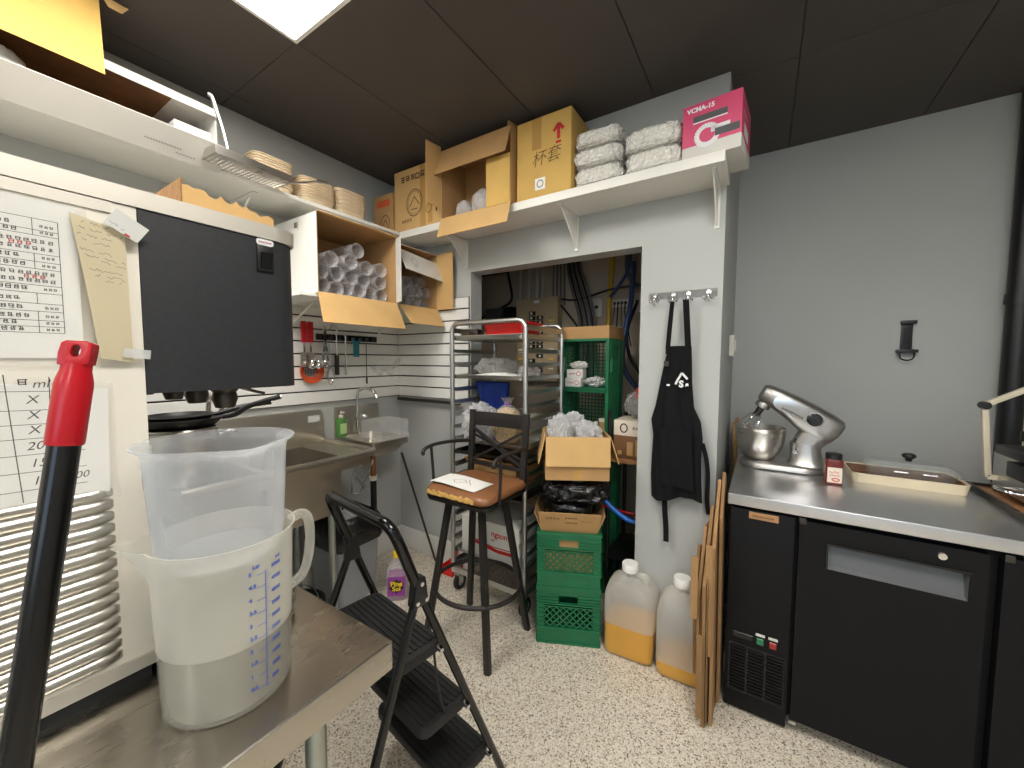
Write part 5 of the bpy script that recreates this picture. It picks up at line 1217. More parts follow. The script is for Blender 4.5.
# ------------------------------------------------------------------ steel table in the foreground
t = thing('steel_table', 'stainless steel work table in the left foreground', 'table', (-1.2, -0.3, 0))
tx0, tx1, ty0, ty1 = -0.66, 0.557, -1.1, 0.831
MB().box(tx0, tx1, ty0, ty1, 0.835, 0.90).build('tabletop', 'table_steel', t, bev=0.006, seg=3)
for x in (tx0 + 0.06, tx1 - 0.128):
    for y in (ty0 + 0.06, ty1 - 0.102):
        l = MB().tube([(x, y, 0.03), (x, y, 0.835)], 0.021, 16).build('leg', 'galvanised', t, smooth=40)
        MB().lathe([(0.024, 0.0), (0.024, 0.02), (0.016, 0.05)], 14, T(x, y, 0)).build('foot', 'dark_steel', l, smooth=40)
MB().box(tx0 + 0.04, tx1 - 0.04, ty0 + 0.04, ty1 - 0.25, 0.25, 0.275).build('undershelf', 'galvanised', t, bev=0.004)

# ------------------------------------------------------------------ drink dispenser with white louvred side and black head
MX = -0.95
def make_machine():
    t = thing('drink_dispenser', 'white sided drink dispenser with black overhanging head on the steel table', 'dispenser', (-1.38, 0.0, 0.90))
    # local z 0 at the table; side panel plane at x = +0.43
    s = 0.43
    MB().box(-s + 0.004, s - 0.004, -0.75, 0.22, 0.0, 0.026).build('base_strip', 'black_rubber', t)
    MB().box(-s, s, -0.76, 0.234, 0.0262, 0.868).build('cabinet', 'panel_white', t, bev=0.003)
    MB().box(s + 0.0002, s + 0.006, -0.76, 0.232, 0.0264, 0.05).build('bottom_trim', 'satin_steel', t)
    # louvres: half-round pressed slats
    lv = MB()
    prof = [(0.0, 0.0), (0.006, 0.002), (0.010, 0.008), (0.010, 0.014), (0.005, 0.021), (0.0, 0.024)]
    secs = []
    for y, k in ((-0.55, 1), (0.150, 1), (0.168, 0.8), (0.178, 0.4), (0.182, 0.05)):
        secs.append([(x * k, y, 0.012 + (z - 0.012) * (0.5 + 0.5 * k)) for x, z in prof])
    lm = MB().loft(secs).mesh('louvre', smooth=60, fix=True); lm.materials.append(MATS['brushed_steel'])
    for k in range(15): put('louvre', lm, t, T(s + 0.0004, -0.012 * 0, 0.058 + k * 0.0212))
    # black head with rounded front, steel cover on top
    hd = [(-s, 0.2345)] + [(-s, 0.47)] + [(-s + 0.04 - 0.04 * math.cos(q), 0.47 + 0.05 * math.sin(q)) for q in (0.5, 1.0, 1.5708)] + [(s - 0.04 + 0.04 * math.sin(q), 0.47 + 0.05 * math.cos(q)) for q in (0.0, 0.55, 1.05, 1.5708)] + [(s, 0.2345)]
    h = MB().prism(list(reversed(hd)), 0.535, 0.868).build('head', 'black_panel', t, smooth=50, fix=True)
    cv = [(-s - 0.004, -0.765)] + [(s + 0.004, -0.765), (s + 0.004, 0.47)] + [(s - 0.036 + 0.04 * math.cos(q), 0.474 + 0.052 * math.sin(q)) for q in (0.0, 0.55, 1.05, 1.5708)] + [(-s + 0.036 - 0.04 * math.sin(q), 0.474 + 0.052 * math.cos(q)) for q in (0.0, 0.55, 1.05, 1.5708)]
    MB().prism(cv, 0.8685, 0.90).build('top_cover', 'satin_steel', t, smooth=50, fix=True)
    MB().box(s, s + 0.004, -0.75, 0.20, 0.848, 0.866).build('upper_trim', 'satin_steel', t)
    sw = MB().box(s, s + 0.006, 0.428, 0.462, 0.795, 0.852).build('switch_plate', 'black_satin', h, bev=0.002)
    MB().add([(s + 0.0065, 0.434, 0.803), (s + 0.0065, 0.456, 0.803), (s + 0.0065, 0.456, 0.835), (s + 0.0065, 0.434, 0.835), (s + 0.009, 0.434, 0.803), (s + 0.009, 0.456, 0.803), (s + 0.016, 0.456, 0.835), (s + 0.016, 0.434, 0.835)], [(4, 5, 6, 7), (0, 1, 5, 4), (1, 2, 6, 5), (2, 3, 7, 6), (3, 0, 4, 7)]).build('rocker', 'black_gloss', h, fix=True)
    MB().prism(rrect(0.036, 0.0145, 0.006, 3, 0.4465, 0.8605 - 0.0), 0.0, 0.0012, T(s + 0.0002, 0, 0) @ FACE_X).build('switch_label', 'print_white', h)
    Print().glyphs(0.433, 0.8585, 7, 0.0034, 1.15, 0.2, 113).build('ink_red', h, T(s + 0.0018, 0, 0) @ FACE_X)
    for x in (-0.338, -0.083, 0.088, 0.262):
        n = MB().lathe([(0.020, 0.0), (0.027, 0.022), (0.024, 0.038), (0.03, 0.045), (0.03, 0.055)], 10, T(x, 0.42, 0.4795)).build('nozzle', 'dark_steel', t, smooth=40)
    MB().tube(smooth_path([(0.24, 0.44, 0.534), (0.245, 0.49, 0.515), (0.25, 0.515, 0.508), (0.255, 0.49, 0.515), (0.26, 0.45, 0.534)]), 0.004, 6).build('wire_loop', 'dark_steel', t, smooth=50)
    MB().box(-s + 0.02, s - 0.02, 0.2345, 0.46, 0.002, 0.05).build('drip_tray', 'black_rubber', t, bev=0.004)
make_machine()
PX = MX + 0.0005
# torn kraft box on the dispenser
t = thing('torn_carton', 'low kraft carton with torn ragged edge on top of the dispenser', 'box', (-1.16, 0.435, 1.8008))
random.seed(3)
def ragged(y0, y1, x, n=18, h0=0.075, h1=0.05):
    top = [(x, y0 + (y1 - y0) * i / n, h0 + (h1 - h0) * i / n + random.uniform(-0.008, 0.008)) for i in range(n + 1)]
    vs = []; fs = []
    for dx in (-0.002, 0.002): vs += [(p[0] + dx, p[1], p[2]) for p in top] + [(p[0] + dx, p[1], 0.0) for p in top]
    k = n + 1
    for i in range(n):
        fs += [(i, i + 1, k + i + 1, k + i), (2 * k + i + 1, 2 * k + i, 3 * k + i, 3 * k + i + 1), (i + 1, i, 2 * k + i, 2 * k + i + 1)]
    return MB().add(vs, fs)
ragged(-0.10, 0.085, 0.10).build('front_side', 'kraft', t, fix=True)
ragged(-0.10, 0.085, -0.10, h0=0.09, h1=0.09).build('rear_side', 'kraft_dark', t, fix=True)
MB().box(-0.10, 0.10, 0.083, 0.087, 0, 0.055).box(-0.10, 0.10, -0.102, -0.098, 0, 0.085).build('end_side', 'kraft_edge', t)
MB().box(-0.098, 0.098, -0.098, 0.083, 0, 0.003).build('bottom', 'kraft_dark', t)

# ------------------------------------------------------------------ papers taped to the dispenser
def sheet_thing(name, label, cat, y0, y1, z0, z1, x, m, thick=0.0008):
    t = thing(name, label, cat, (x, (y0 + y1) / 2, (z0 + z1) / 2))
    return t
t = thing('recipe_sheet', 'printed white table sheet in a clear sleeve taped to the dispenser', 'paper', (PX + 0.004, 0.0, 1.50))
MB().box(0, 0.0008, -0.10, 0.158, 0.0, 0.242).build('sheet', 'paper', t)
pr = Print()
for k, z in enumerate((0.213, 0.196, 0.188, 0.160, 0.148, 0.137, 0.112, 0.100, 0.084, 0.072, 0.058, 0.0485, 0.039)):
    pr.line(-0.09, z, 0.138, z, 0.0008)
pr.line(0.138, 0.213, 0.138, 0.039, 0.0009); pr.line(0.112, 0.213, 0.112, 0.188, 0.0008); pr.line(0.112, 0.160, 0.112, 0.137, 0.0008); pr.line(0.112, 0.100, 0.112, 0.084, 0.0008); pr.line(0.112, 0.072, 0.112, 0.039, 0.0008); pr.line(0.138, 0.213, 0.138, 0.039, 0.0009)
for q_, (z, kind) in enumerate(((0.2, 2), (0.1905, 2), (0.176, 1), (0.165, 1), (0.152, 2), (0.140, 2), (0.127, 1), (0.116, 1), (0.104, 2), (0.088, 0), (0.075, 2), (0.062, 2), (0.0515, 2), (0.0415, 2))):
    if kind == 1: pr.glyphs(-0.08, z, 27, 0.0062, 1.28, 0.16, 60 + q_)
    elif kind == 0: pr.glyphs(0.03, z, 9, 0.0062, 1.2, 0.16, 60 + q_)
    else: pr.glyphs(0.055 + 0.006 * (q_ % 3), z, 5, 0.0066, 1.15, 0.17, 60 + q_); pr.glyphs(0.119, z + 0.0005, 3, 0.0042, 1.2, 0.18, 80 + q_)
pr.build('ink', t, T(0.0012, 0, 0) @ FACE_X)
Print().glyphs(0.088, 0.171, 3, 0.0066, 1.2, 0.17, 91).glyphs(0.100, 0.1215, 3, 0.0066, 1.2, 0.17, 92).build('ink_red', t, T(0.0014, 0, 0) @ FACE_X)
MB().box(0.0022, 0.0026, -0.11, 0.17, -0.012, 0.246).build('clear_sleeve', 'sleeve_film', t)
t = thing('note_paper', 'beige handwritten note curling off the dispenser panel', 'paper', (PX + 0.008, 0.0, 1.50))
def npf(u, v):
    z = 0.232 - 0.232 * v
    yl = 0.150 + 0.024 * v; yr = 0.214 + 0.002 * v
    return (0.002 + 0.014 * (1 - u) * (0.3 + math.sin(v * 2.6)) * 0.6, yl + (yr - yl) * u, z - 0.014 * u + 0.006 * u * v)
MB().sheet(npf, 10, 14, 0.0008).build('sheet', 'paper_beige', t, smooth=60)
pr = Print()
for q_, (z, y, ln) in enumerate(((0.216, 0.160, 0.040), (0.207, 0.157, 0.052), (0.197, 0.155, 0.040), (0.187, 0.160, 0.032), (0.173, 0.157, 0.044), (0.163, 0.162, 0.048), (0.155, 0.180, 0.030), (0.143, 0.166, 0.040), (0.134, 0.172, 0.036), (0.126, 0.184, 0.020))):
    pr.scrawl(y, z, ln, 0.0052, 0.0007, 100 + q_, -0.12)
pr.build('ink_grey', t, T(0.0175, 0, 0) @ FACE_X)
t = thing('small_note', 'small pale note taped at a slant over the beige note', 'paper', (PX + 0.021, 0.215, 1.727))
MB().box(0, 0.0008, -0.024, 0.024, -0.016, 0.016).build('sheet', 'paper_grey', t, m=RX(R(-32)))
Print().scrawl(-0.02, -0.011, 0.022, 0.004, 0.0006, 111).build('ink_grey', t, RX(R(-32)) @ T(0.0012, 0, 0) @ FACE_X)
Print().rect(0.004, -0.0155, 0.012, -0.0125).build('ink_red', t, RX(R(-32)) @ T(0.0012, 0, 0) @ FACE_X, 'printed_mark')
t = thing('adhesive_tape', 'strip of frosted tape at the lower corner of the beige note', 'tape', (PX + 0.016, 0.220, 1.508))
MB().box(0, 0.0006, -0.018, 0.018, -0.008, 0.008).build('strip', 'frost_tape', t, m=RX(R(-6)))
t = thing('handwritten_chart', 'handwritten ml chart in a sleeve taped below the printed sheet', 'paper', (PX + 0.004, 0.0, 1.27))
MB().add([(0, -0.08, 0.004), (0, 0.178, 0.0), (0, 0.183, 0.178), (0, -0.08, 0.212), (0.0008, -0.08, 0.004), (0.0008, 0.178, 0.0), (0.0008, 0.183, 0.178), (0.0008, -0.08, 0.212)], [(0, 3, 2, 1), (4, 5, 6, 7), (0, 1, 5, 4), (1, 2, 6, 5), (2, 3, 7, 6), (3, 0, 4, 7)]).build('sheet', 'paper', t, fix=True)
pr = Print()
for z in (0.180, 0.151, 0.129, 0.107, 0.082, 0.055, 0.027):
    pr.line(-0.07, z + 0.006, 0.152, z - 0.004, 0.0009)
pr.line(0.074, 0.205, 0.084, 0.008, 0.0012); pr.line(0.118, 0.200, 0.117, 0.150, 0.0012)
for z in (0.160, 0.136, 0.113): pr.text('X', 0.093, z, 0.018, shear=0.2)
pr.text('200', 0.090, 0.088, 0.018, shear=0.25).text('150', 0.092, 0.061, 0.018, shear=0.25).text('100', 0.093, 0.033, 0.018, shear=0.25).text('00', 0.138, 0.032, 0.016, shear=0.25).text('ml', 0.100, 0.184, 0.018, shear=0.25).glyphs(0.086, 0.188, 1, 0.011, 1, 0.13, 112)
pr.build('ink', t, T(0.0012, 0, 0) @ FACE_X)
MB().box(0.0022, 0.0026, -0.09, 0.19, -0.012, 0.190).build('clear_sleeve', 'sleeve_film', t)

# ------------------------------------------------------------------ two measuring pitchers
def pitcher_mesh(prof_out, spout_ang, spout_len, spout_h, n=64, wall=0.003):
    """prof_out: (r, z) from base to rim; the spout pulls the upper wall outwards around spout_ang"""
    ztop = prof_out[-1][1]
    def pt(r, z, a, inner):
        d = (a - spout_ang + PI) % (2 * PI) - PI
        k = max(0.0, 1 - abs(d) / 0.42); f = max(0.0, (z - (ztop - spout_h)) / spout_h)
        rr = r - (wall if inner else 0)
        return (rr * 1.0 + spout_len * k * f) * math.cos(a), (rr + spout_len * k * f) * math.sin(a), z + 0.004 * k * f
    secs = []
    for r, z in prof_out: secs.append([pt(r, z, 2 * PI * i / n, False) for i in range(n)])
    r, z = prof_out[-1]
    for r, z in reversed(prof_out[1:]): secs.append([pt(r, z if z > 0.01 else 0.004, 2 * PI * i / n, True) for i in range(n)])
    secs.append([pt(prof_out[1][0] * 0.95, 0.004, 2 * PI * i / n, True) for i in range(n)])
    return MB().loft(secs)
PCX, PCY = -0.802, 0.293
t = thing('measuring_pitcher', 'large milky measuring pitcher with blue scale standing on the steel table', 'pitcher', (PCX, PCY, 0.9006))
prof = [(0.091, 0.0), (0.096, 0.006), (0.097, 0.03), (0.0984, 0.075), (0.0998, 0.118)] + [(0.097 + 0.008 * i / 10, 0.03 + 0.252 * i / 10) for i in range(4, 10)] + [(0.105, 0.282), (0.108, 0.288), (0.110, 0.293)]
sp = math.atan2(-0.63, -0.777)
b = pitcher_mesh(prof, R(246), 0.040, 0.055).build('body', 'pitcher_plastic', t, smooth=60, fix=True)
b.data.materials.append(MATS['pitcher_wet'])
for p_ in b.data.polygons:
    if p_.center.z < 0.1175: p_.material_index = 1
MB().lathe([(0.087, 0.0055), (0.0915, 0.03), (0.0945, 0.118)], 48).build('water', 'pitcher_liquid', t, smooth=60)
ha = R(74); hx, hy = math.cos(ha), math.sin(ha)
def hpnt(r, z): return (r * hx, r * hy, z)
MB().tube(smooth_path([hpnt(0.102, 0.282), hpnt(0.120, 0.290), hpnt(0.134, 0.280), hpnt(0.138, 0.245), hpnt(0.134, 0.20), hpnt(0.122, 0.165), hpnt(0.100, 0.150)], 6), 0.009, 10).build('handle', 'pitcher_plastic', t, smooth=60)
# blue scale wrapped on the wall
sc = MB(); va = R(10)
def onwall(s_, z, off=0.0008):
    r = 0.097 + 0.008 * max(0, (z - 0.03)) / 0.252 + off
    a_ = va + s_ / 0.1
    return (r * math.cos(a_), r * math.sin(a_), z)
def wl(s0, z0, s1, z1, wd):
    k = 6; dx, dz = s1 - s0, z1 - z0; L_ = math.hypot(dx, dz); nx, nz = -dz / L_ * wd / 2, dx / L_ * wd / 2
    vs = []
    for i in range(k + 1):
        s_, z = s0 + dx * i / k, z0 + dz * i / k
        vs += [onwall(s_ - nx, z - nz), onwall(s_ + nx, z + nz)]
    sc.add(vs, [(2 * i, 2 * i + 2, 2 * i + 3, 2 * i + 1) for i in range(k)])
wl(0, 0.030, 0, 0.240, 0.0012)
for i in range(43):
    z = 0.030 + 0.005 * i
    wl(0, z, 0.004 if i % 5 else 0.009, z, 0.0008)
for i in range(10):
    wl(-0.014, 0.035 + 0.0225 * i, 0.0, 0.035 + 0.0225 * i, 0.0010)
def wt(s, s0, z0, size):
    me = text_data(s, size * 1.15, 0, 0.0004)
    sc.add([onwall(s0 + v.co.x, z0 + v.co.y) for v in me.vertices], [tuple(p.vertices) for p in me.polygons]); bpy.data.meshes.remove(me)
for i in range(10):
    wt(['0.5', '1', '1.5', '2', '2.5', '3', '3.5', '4', '4.5', '5'][i], -0.026, 0.037 + 0.0225 * i, 0.008)
    wt(['500', '1000', '1500', '2000', '2500', '3000', '3500', '4000', '4500', '5000'][i], 0.010, 0.037 + 0.0225 * i, 0.008)
wt('Ltr', -0.02, 0.250, 0.008); wt('ml', 0.018, 0.252, 0.008)
me = sc.mesh('scale_print'); me.materials.append(MATS['ink_blue']); put('scale_print', me, t)
UZ = 0.9006 + 0.252
t = thing('measuring_pitcher', 'clear spouted pitcher nested in the top of the milky pitcher', 'pitcher', (PCX - 0.004, PCY - 0.002, UZ))
prof = [(0.084, 0.0), (0.090, 0.006), (0.094, 0.03)] + [(0.0945 + 0.008 * i / 10, 0.03 + 0.155 * i / 10) for i in range(1, 10)] + [(0.103, 0.187), (0.106, 0.196), (0.116, 0.202), (0.117, 0.206)]
pitcher_mesh(prof, R(-6), 0.042, 0.07).build('body', 'pitcher_upper', t, smooth=60, fix=True)
lab = MB()
def onw(a_, z, off=0.001):
    r = 0.0945 + 0.008 * max(0, z - 0.03) / 0.155 + off; return (r * math.cos(a_), r * math.sin(a_), z)
for i in range(6): lab.add([onw(R(236) + 0.04 * i, 0.05), onw(R(236) + 0.04 * (i + 1), 0.05), onw(R(236) + 0.04 * (i + 1), 0.165), onw(R(236) + 0.04 * i, 0.165)], [(0, 1, 2, 3)])
l_ = lab.build('sticker', 'paper_grey', t)
lab = MB()
for z0, z1, c in ((0.13, 0.155, 1),):
    for i in range(4): lab.add([onw(R(239) + 0.04 * i, z0, 0.0018), onw(R(239) + 0.04 * (i + 1), z0, 0.0018), onw(R(239) + 0.04 * (i + 1), z1, 0.0018), onw(R(239) + 0.04 * i, z1, 0.0018)], [(0, 1, 2, 3)])
lab.build('sticker_mark', 'ink_red', l_)
t = thing('kitchen_scale', 'small round steel scale behind the milky pitcher', 'scale', (-0.955, 0.425, 0.9005))
MB().lathe([(0.05, 0.0), (0.052, 0.004), (0.05, 0.018)], 20).build('base', 'black_satin', t, smooth=40)
MB().lathe([(0.05, 0.022), (0.060, 0.026), (0.062, 0.044), (0.059, 0.046), (0.057, 0.03), (0.0, 0.028)], 28, caps=(True, False)).build('bowl', 'brushed_steel', t, smooth=40)

# ------------------------------------------------------------------ pole with red grip leaning on the table edge
t = thing('mop_pole', 'black pole with red grip leaning on the near table edge', 'pole', (0, 0, 0))
ptop, pbot = Vector((-0.643, 0.1045, 1.5146)), Vector((-0.598, -0.129, 0.0))
pd = (ptop - pbot).normalized()
def pl(z): return pbot + pd * (z - pbot.z) / pd.z
pole = MB().tube([pl(0.05), pl(1.43)], 0.0132, 20).build('shaft', 'black_gloss', t, smooth=50)
gp = MB().tube([pl(1.405), pl(1.407), pl(1.470), pl(1.476), pl(1.486), pl(1.494)], [0.0148, 0.0156, 0.0156, 0.0148, 0.0125, 0.0125], 24).build('grip', 'red_plastic', t, smooth=50)
# flattened hanging end with a hole, seen as a collar of two cheeks and a bridge
vx = Vector((0.45, 0.88, 0)).normalized(); vn = pd.cross(vx).normalized()
def cap_pt(s, h, off): return pl(1.492) + vx * s * 0.74 + pd * h * 0.95 + vn * off * 0.74
out = [(-0.0165, 0.0), (-0.0175, 0.014), (-0.0155, 0.026), (-0.010, 0.0285), (0.012, 0.0275), (0.0175, 0.0245), (0.0175, 0.012), (0.0165, 0.0)]
hole = [(0.001 + 0.0055 * math.cos(2 * PI * i / 8 + 3.5), 0.016 + 0.0075 * math.sin(2 * PI * i / 8 + 3.5)) for i in range(8)]
capm = MB(); vs = []
for off in (-0.014, 0.014): vs += [cap_pt(s_, h_, off) for s_, h_ in out] + [cap_pt(s_, h_, off) for s_, h_ in hole]
# order hole points to face the outline points
hole_order = sorted(range(8), key=lambda i: math.atan2(hole[i][1] - 0.016, hole[i][0]))
out_order = sorted(range(8), key=lambda i: math.atan2(out[i][1] - 0.014, out[i][0]))
fs = []
for k in range(8):
    a_, b_ = out_order[k], out_order[(k + 1) % 8]; c_, d_ = 8 + hole_order[k], 8 + hole_order[(k + 1) % 8]
    fs += [(a_, b_, d_, c_), (16 + b_, 16 + a_, 16 + c_, 16 + d_), (a_, 16 + a_, 16 + b_, b_), (c_, d_, 16 + d_, 16 + c_)]
capm.add(vs, fs).build('hanging_end', 'red_plastic', gp, bev=0.0025, fix=True)
MB().cbox((pbot.x, pbot.y, 0.03), (0.30, 0.09, 0.05)).build('mop_head', 'black_rubber', t, bev=0.01)

# ------------------------------------------------------------------ three-compartment sink along the left wall
def make_sink():
    t = thing('compartment_sink', 'stainless compartment sink with high back along the left wall', 'sink', (XL + 0.001, 0, 0))
    # local x from the wall, y world
    zr, x1, y0, y1 = 0.965, 0.535, 0.545, 1.445
    bs = MB().prism([(y0, zr), (y1 - 0.0, zr), (y1 - 0.0, 1.135), (y1 - 0.02, 1.175), (y0, 1.175)], 0.0, 0.03, FACE_X)
    bs.build('backsplash', 'sink_steel', t, bev=0.003, fix=True)
    # deck with bowl openings
    deck = MB(); bowls = [(0.60, 0.86), (0.885, 1.265)]
    bx0, bx1 = 0.085, 0.475
    deck.box(0.03, bx0, y0, y1, zr - 0.02, zr).box(bx1, x1, y0, y1, zr - 0.02, zr)
    ys = [y0] + [v for b in bowls for v in b] + [y1]
    for k in range(0, len(ys), 2): deck.box(bx0, bx1, ys[k], ys[k + 1], zr - 0.02, zr)
    deck.build('deck', 'sink_steel', t)
    MB().tube([(x1, y0, zr + 0.002), (x1, y1 - 0.02, zr + 0.002), (x1 - 0.02, y1, zr + 0.002), (0.03, y1, zr + 0.002)], 0.019, 12).build('rolled_rim', 'sink_steel', t, smooth=50)
    for a, b in bowls:
        zb_ = 0.655
        MB().box(bx0 - 0.002, bx0, a, b, zb_, zr - 0.02).box(bx1, bx1 + 0.002, a, b, zb_, zr - 0.02).box(bx0, bx1, a - 0.002, a, zb_, zr - 0.02).box(bx0, bx1, b, b + 0.002, zb_, zr - 0.02).box(bx0 - 0.002, bx1 + 0.002, a - 0.002, b + 0.002, zb_ - 0.003, zb_).build('bowl', 'sink_steel', t)
        MB().lathe([(0.03, 0), (0.045, 0.004)], 16, T(0.28, (a + b) / 2, zb_ + 0.0002)).build('drain', 'chrome', t, smooth=40)
    MB().box(x1 - 0.008, x1, y0 + 0.01, y1 - 0.03, zr - 0.065, zr - 0.02).build('apron_front', 'sink_steel', t)
    for y in (y0 + 0.06, 1.215):
        for x in (0.10, 0.46):
            MB().tube([(x, y, 0.0), (x, y, 0.655)], 0.019, 14).build('leg', 'galvanised', t, smooth=40)
    MB().box(0.0305, 0.033, y1 - 0.105, y1 - 0.03, 1.10, 1.14).build('sticker', 'paper_grey', t)
    MB().tube(smooth_path([(0.03, 0.80, 1.15), (0.08, 0.80, 1.20), (0.10, 0.80, 1.28), (0.14, 0.80, 1.325), (0.19, 0.805, 1.315), (0.215, 0.81, 1.265), (0.217, 0.81, 1.245)]), 0.012, 10).build('faucet_spout', 'chrome', t, smooth=60)
    MB().box(0.03, 0.06, 0.68, 0.92, 1.10, 1.13).build('faucet_body', 'chrome', t, bev=0.006)
    for y in (0.69, 0.91): MB().tube([(0.06, y, 1.115), (0.11, y, 1.12)], [0.015, 0.010], 12).build('tap_handle', 'chrome', t, smooth=50)
    for k in range(7): MB().tube([(0.34, 0.885 + 0.0, 0), (0.34, 0.885, 0)], 0.001) if False else None
make_sink()
# stock pot carrying the frying pans
t = thing('stock_pot', 'steel stock pot standing on the sink behind the pitchers', 'pot', (-2.12, 0.63, 0.9655))
MB().lathe([(0.12, 0), (0.125, 0.006), (0.125, 0.225), (0.131, 0.23), (0.129, 0.235), (0.120, 0.23), (0.120, 0.01), (0.0, 0.008)], 36, caps=(True, False)).build('body', 'brushed_steel', t, smooth=40)
for s in (-1, 1): MB().tube(smooth_path([(-0.04, s * 0.12, 0.19), (-0.035, s * 0.15, 0.195), (0.035, s * 0.15, 0.195), (0.04, s * 0.12, 0.19)]), 0.006, 8).build('handle', 'chrome', t, smooth=50)
def fry_pan(label, x, y, z, r_, rz, tilt, lift):
    t = thing('frying_pan', label, 'pan', (x, y, z)); t.rotation_euler = (tilt[0], tilt[1], rz)
    MB().lathe([(r_ * 0.72, 0.0), (r_ * 0.76, 0.003), (r_ * 0.93, 0.03), (r_, 0.042), (r_ * 0.985, 0.043), (r_ * 0.91, 0.031), (r_ * 0.72, 0.006), (0, 0.005)], 40, caps=(True, False)).build('pan', 'black_satin', t, smooth=50)
    h = MB().tube(smooth_path([(r_ * 0.94, 0, 0.034), (r_ + 0.04, 0, 0.045), (r_ + 0.10, 0, 0.045 + lift * 0.5), (r_ + 0.22, 0, 0.045 + lift)]), [0.009, 0.009, 0.009, 0.010, 0.010, 0.011] + [0.012] * 12 + [0.0135], 10).build('handle', 'black_satin', t, smooth=50)
    MB().tube([(r_ + 0.219, 0, 0.044 + lift), (r_ + 0.226, 0, 0.0455 + lift)], 0.007, 8).build('end_ring', 'chrome', h, smooth=50)
fry_pan('black frying pan with long raised handle on top of the stock pot', -2.12, 0.63, 1.2015, 0.155, R(58), (0, 0), 0.075)
fry_pan('smaller black frying pan nested in the larger one', -2.125, 0.625, 1.2125, 0.125, R(75), (0, 0), 0.03)

# ------------------------------------------------------------------ hand sink in the corner
def make_handsink():
    t = thing('hand_sink', 'small stainless hand sink with gooseneck tap in the corner', 'sink', (XL + 0.001, 1.53, 0))
    zr, W_, D_ = 0.975, 0.30, 0.405
    bs = MB().box(0, 0.012, 0.005, W_ + 0.06, zr - 0.01, 1.175).build('backsplash', 'sink_steel', t, bev=0.003)
    MB().add([(0.012, 0.0, zr), (0.012, 0.0, 1.175), (0.05, 0.0, 1.15), (0.24, 0.0, zr), (0.012, 0.004, zr), (0.012, 0.004, 1.175), (0.05, 0.004, 1.15), (0.24, 0.004, zr)], [(0, 1, 2, 3), (7, 6, 5, 4), (0, 4, 5, 1), (1, 5, 6, 2), (2, 6, 7, 3), (3, 7, 4, 0)]).build('side_splash', 'sink_steel', t, fix=True) if False else None
    b0 = rrect(D_, W_, 0.02, 4, D_ / 2, W_ / 2); b1 = rrect(D_ - 0.05, W_ - 0.05, 0.03, 4, D_ / 2, W_ / 2); b2 = rrect(D_ - 0.14, W_ - 0.12, 0.03, 4, D_ / 2, W_ / 2); b3 = rrect(D_ - 0.12, W_ - 0.10, 0.03, 4, D_ / 2, W_ / 2)
    MB().loft([[(x, y, z) for x, y in p] for p, z in ((b3, zr - 0.10), (rrect(D_ - 0.03, W_ - 0.03, 0.03, 4, D_ / 2, W_ / 2), zr - 0.045), (b0, zr - 0.04), (b0, zr), (b1, zr), (b2, zr - 0.09))]).build('basin', 'sink_steel', t, smooth=40, fix=True)
    MB().tube(smooth_path([(0.05, 0.15, zr), (0.05, 0.15, zr + 0.12), (0.05, 0.152, 1.24), (0.075, 0.158, 1.285), (0.13, 0.17, 1.30), (0.19, 0.18, 1.28), (0.215, 0.185, 1.235)], 6), 0.011, 12).build('faucet', 'chrome', t, smooth=60)
    for y in (0.07, 0.23):
        MB().lathe([(0.02, 0.012), (0.022, 0.03), (0.014, 0.04)], 16, T(0.0, y, 1.085) @ RY(PI / 2)).bar((0.045, y, 1.085), (0.06, y - 0.045, 1.075), 0.014, 0.012).build('tap_handle', 'chrome', t, smooth=40)
    MB().tube([(0.21, 0.15, 0.70), (0.21, 0.15, zr - 0.10)], 0.018, 14).build('drain_tail', 'copper', t, smooth=50)
    MB().tube([(0.21, 0.15, 0.675), (0.21, 0.15, 0.705)], 0.028, 14).build('slip_nut', 'outlet_white', t, smooth=50)
    MB().tube(smooth_path([(0.21, 0.15, 0.69), (0.21, 0.15, 0.45), (0.20, 0.15, 0.38), (0.14, 0.15, 0.36), (0.10, 0.15, 0.40), (0.02, 0.15, 0.42)]), 0.021, 14).build('drain_trap', 'black_satin', t, smooth=50)
make_handsink()
t = thing('soap_bottle', 'green soap bottle with white pump on the hand sink', 'bottle', (XL + 0.10, 1.555, 0.9758))
t.location = (XL + 0.036, 1.565, 0.9758)
MB().prism(rrect(0.05, 0.065, 0.016), 0, 0.125).build('body', 'soap_green', t, bev=0.004)
MB().box(0.0255, 0.0262, -0.024, 0.024, 0.02, 0.09).build('label', 'soap_label', t)
MB().lathe([(0.016, 0.1252), (0.016, 0.145), (0.006, 0.148), (0.006, 0.165)], 14).bar((0, 0, 0.167), (0.04, 0, 0.165), 0.014, 0.008).build('pump', 'outlet_white', t, smooth=40)
t = thing('acrylic_box', 'clear acrylic box standing upside down on the hand sink', 'box', (XL + 0.295, 1.715, 0.9758), R(-2))
bx_ = MB()
MB().box(-0.115, 0.115, -0.105, 0.105, 0.118, 0.122).box(-0.115, -0.111, -0.105, 0.105, 0, 0.118).box(0.111, 0.115, -0.105, 0.105, 0, 0.118).box(-0.111, 0.111, -0.105, -0.101, 0, 0.118).box(-0.111, 0.111, 0.101, 0.105, 0, 0.118).build('shell', 'acrylic', t)
MB().box(-0.12, 0.12, -0.11, -0.105, 0, 0.025).box(-0.12, 0.12, 0.105, 0.11, 0, 0.025).box(0.115, 0.12, -0.105, 0.105, 0, 0.025).build('rim', 'acrylic', t)
tag(MB().tube([(-2.06, 1.80, 0.86), (-2.00, 2.055, 0.0)], 0.008, 8).build('support_rod', 'dark_steel', None, smooth=50), 'thin dark rod from the hand sink down to the baseboard', 'rod')
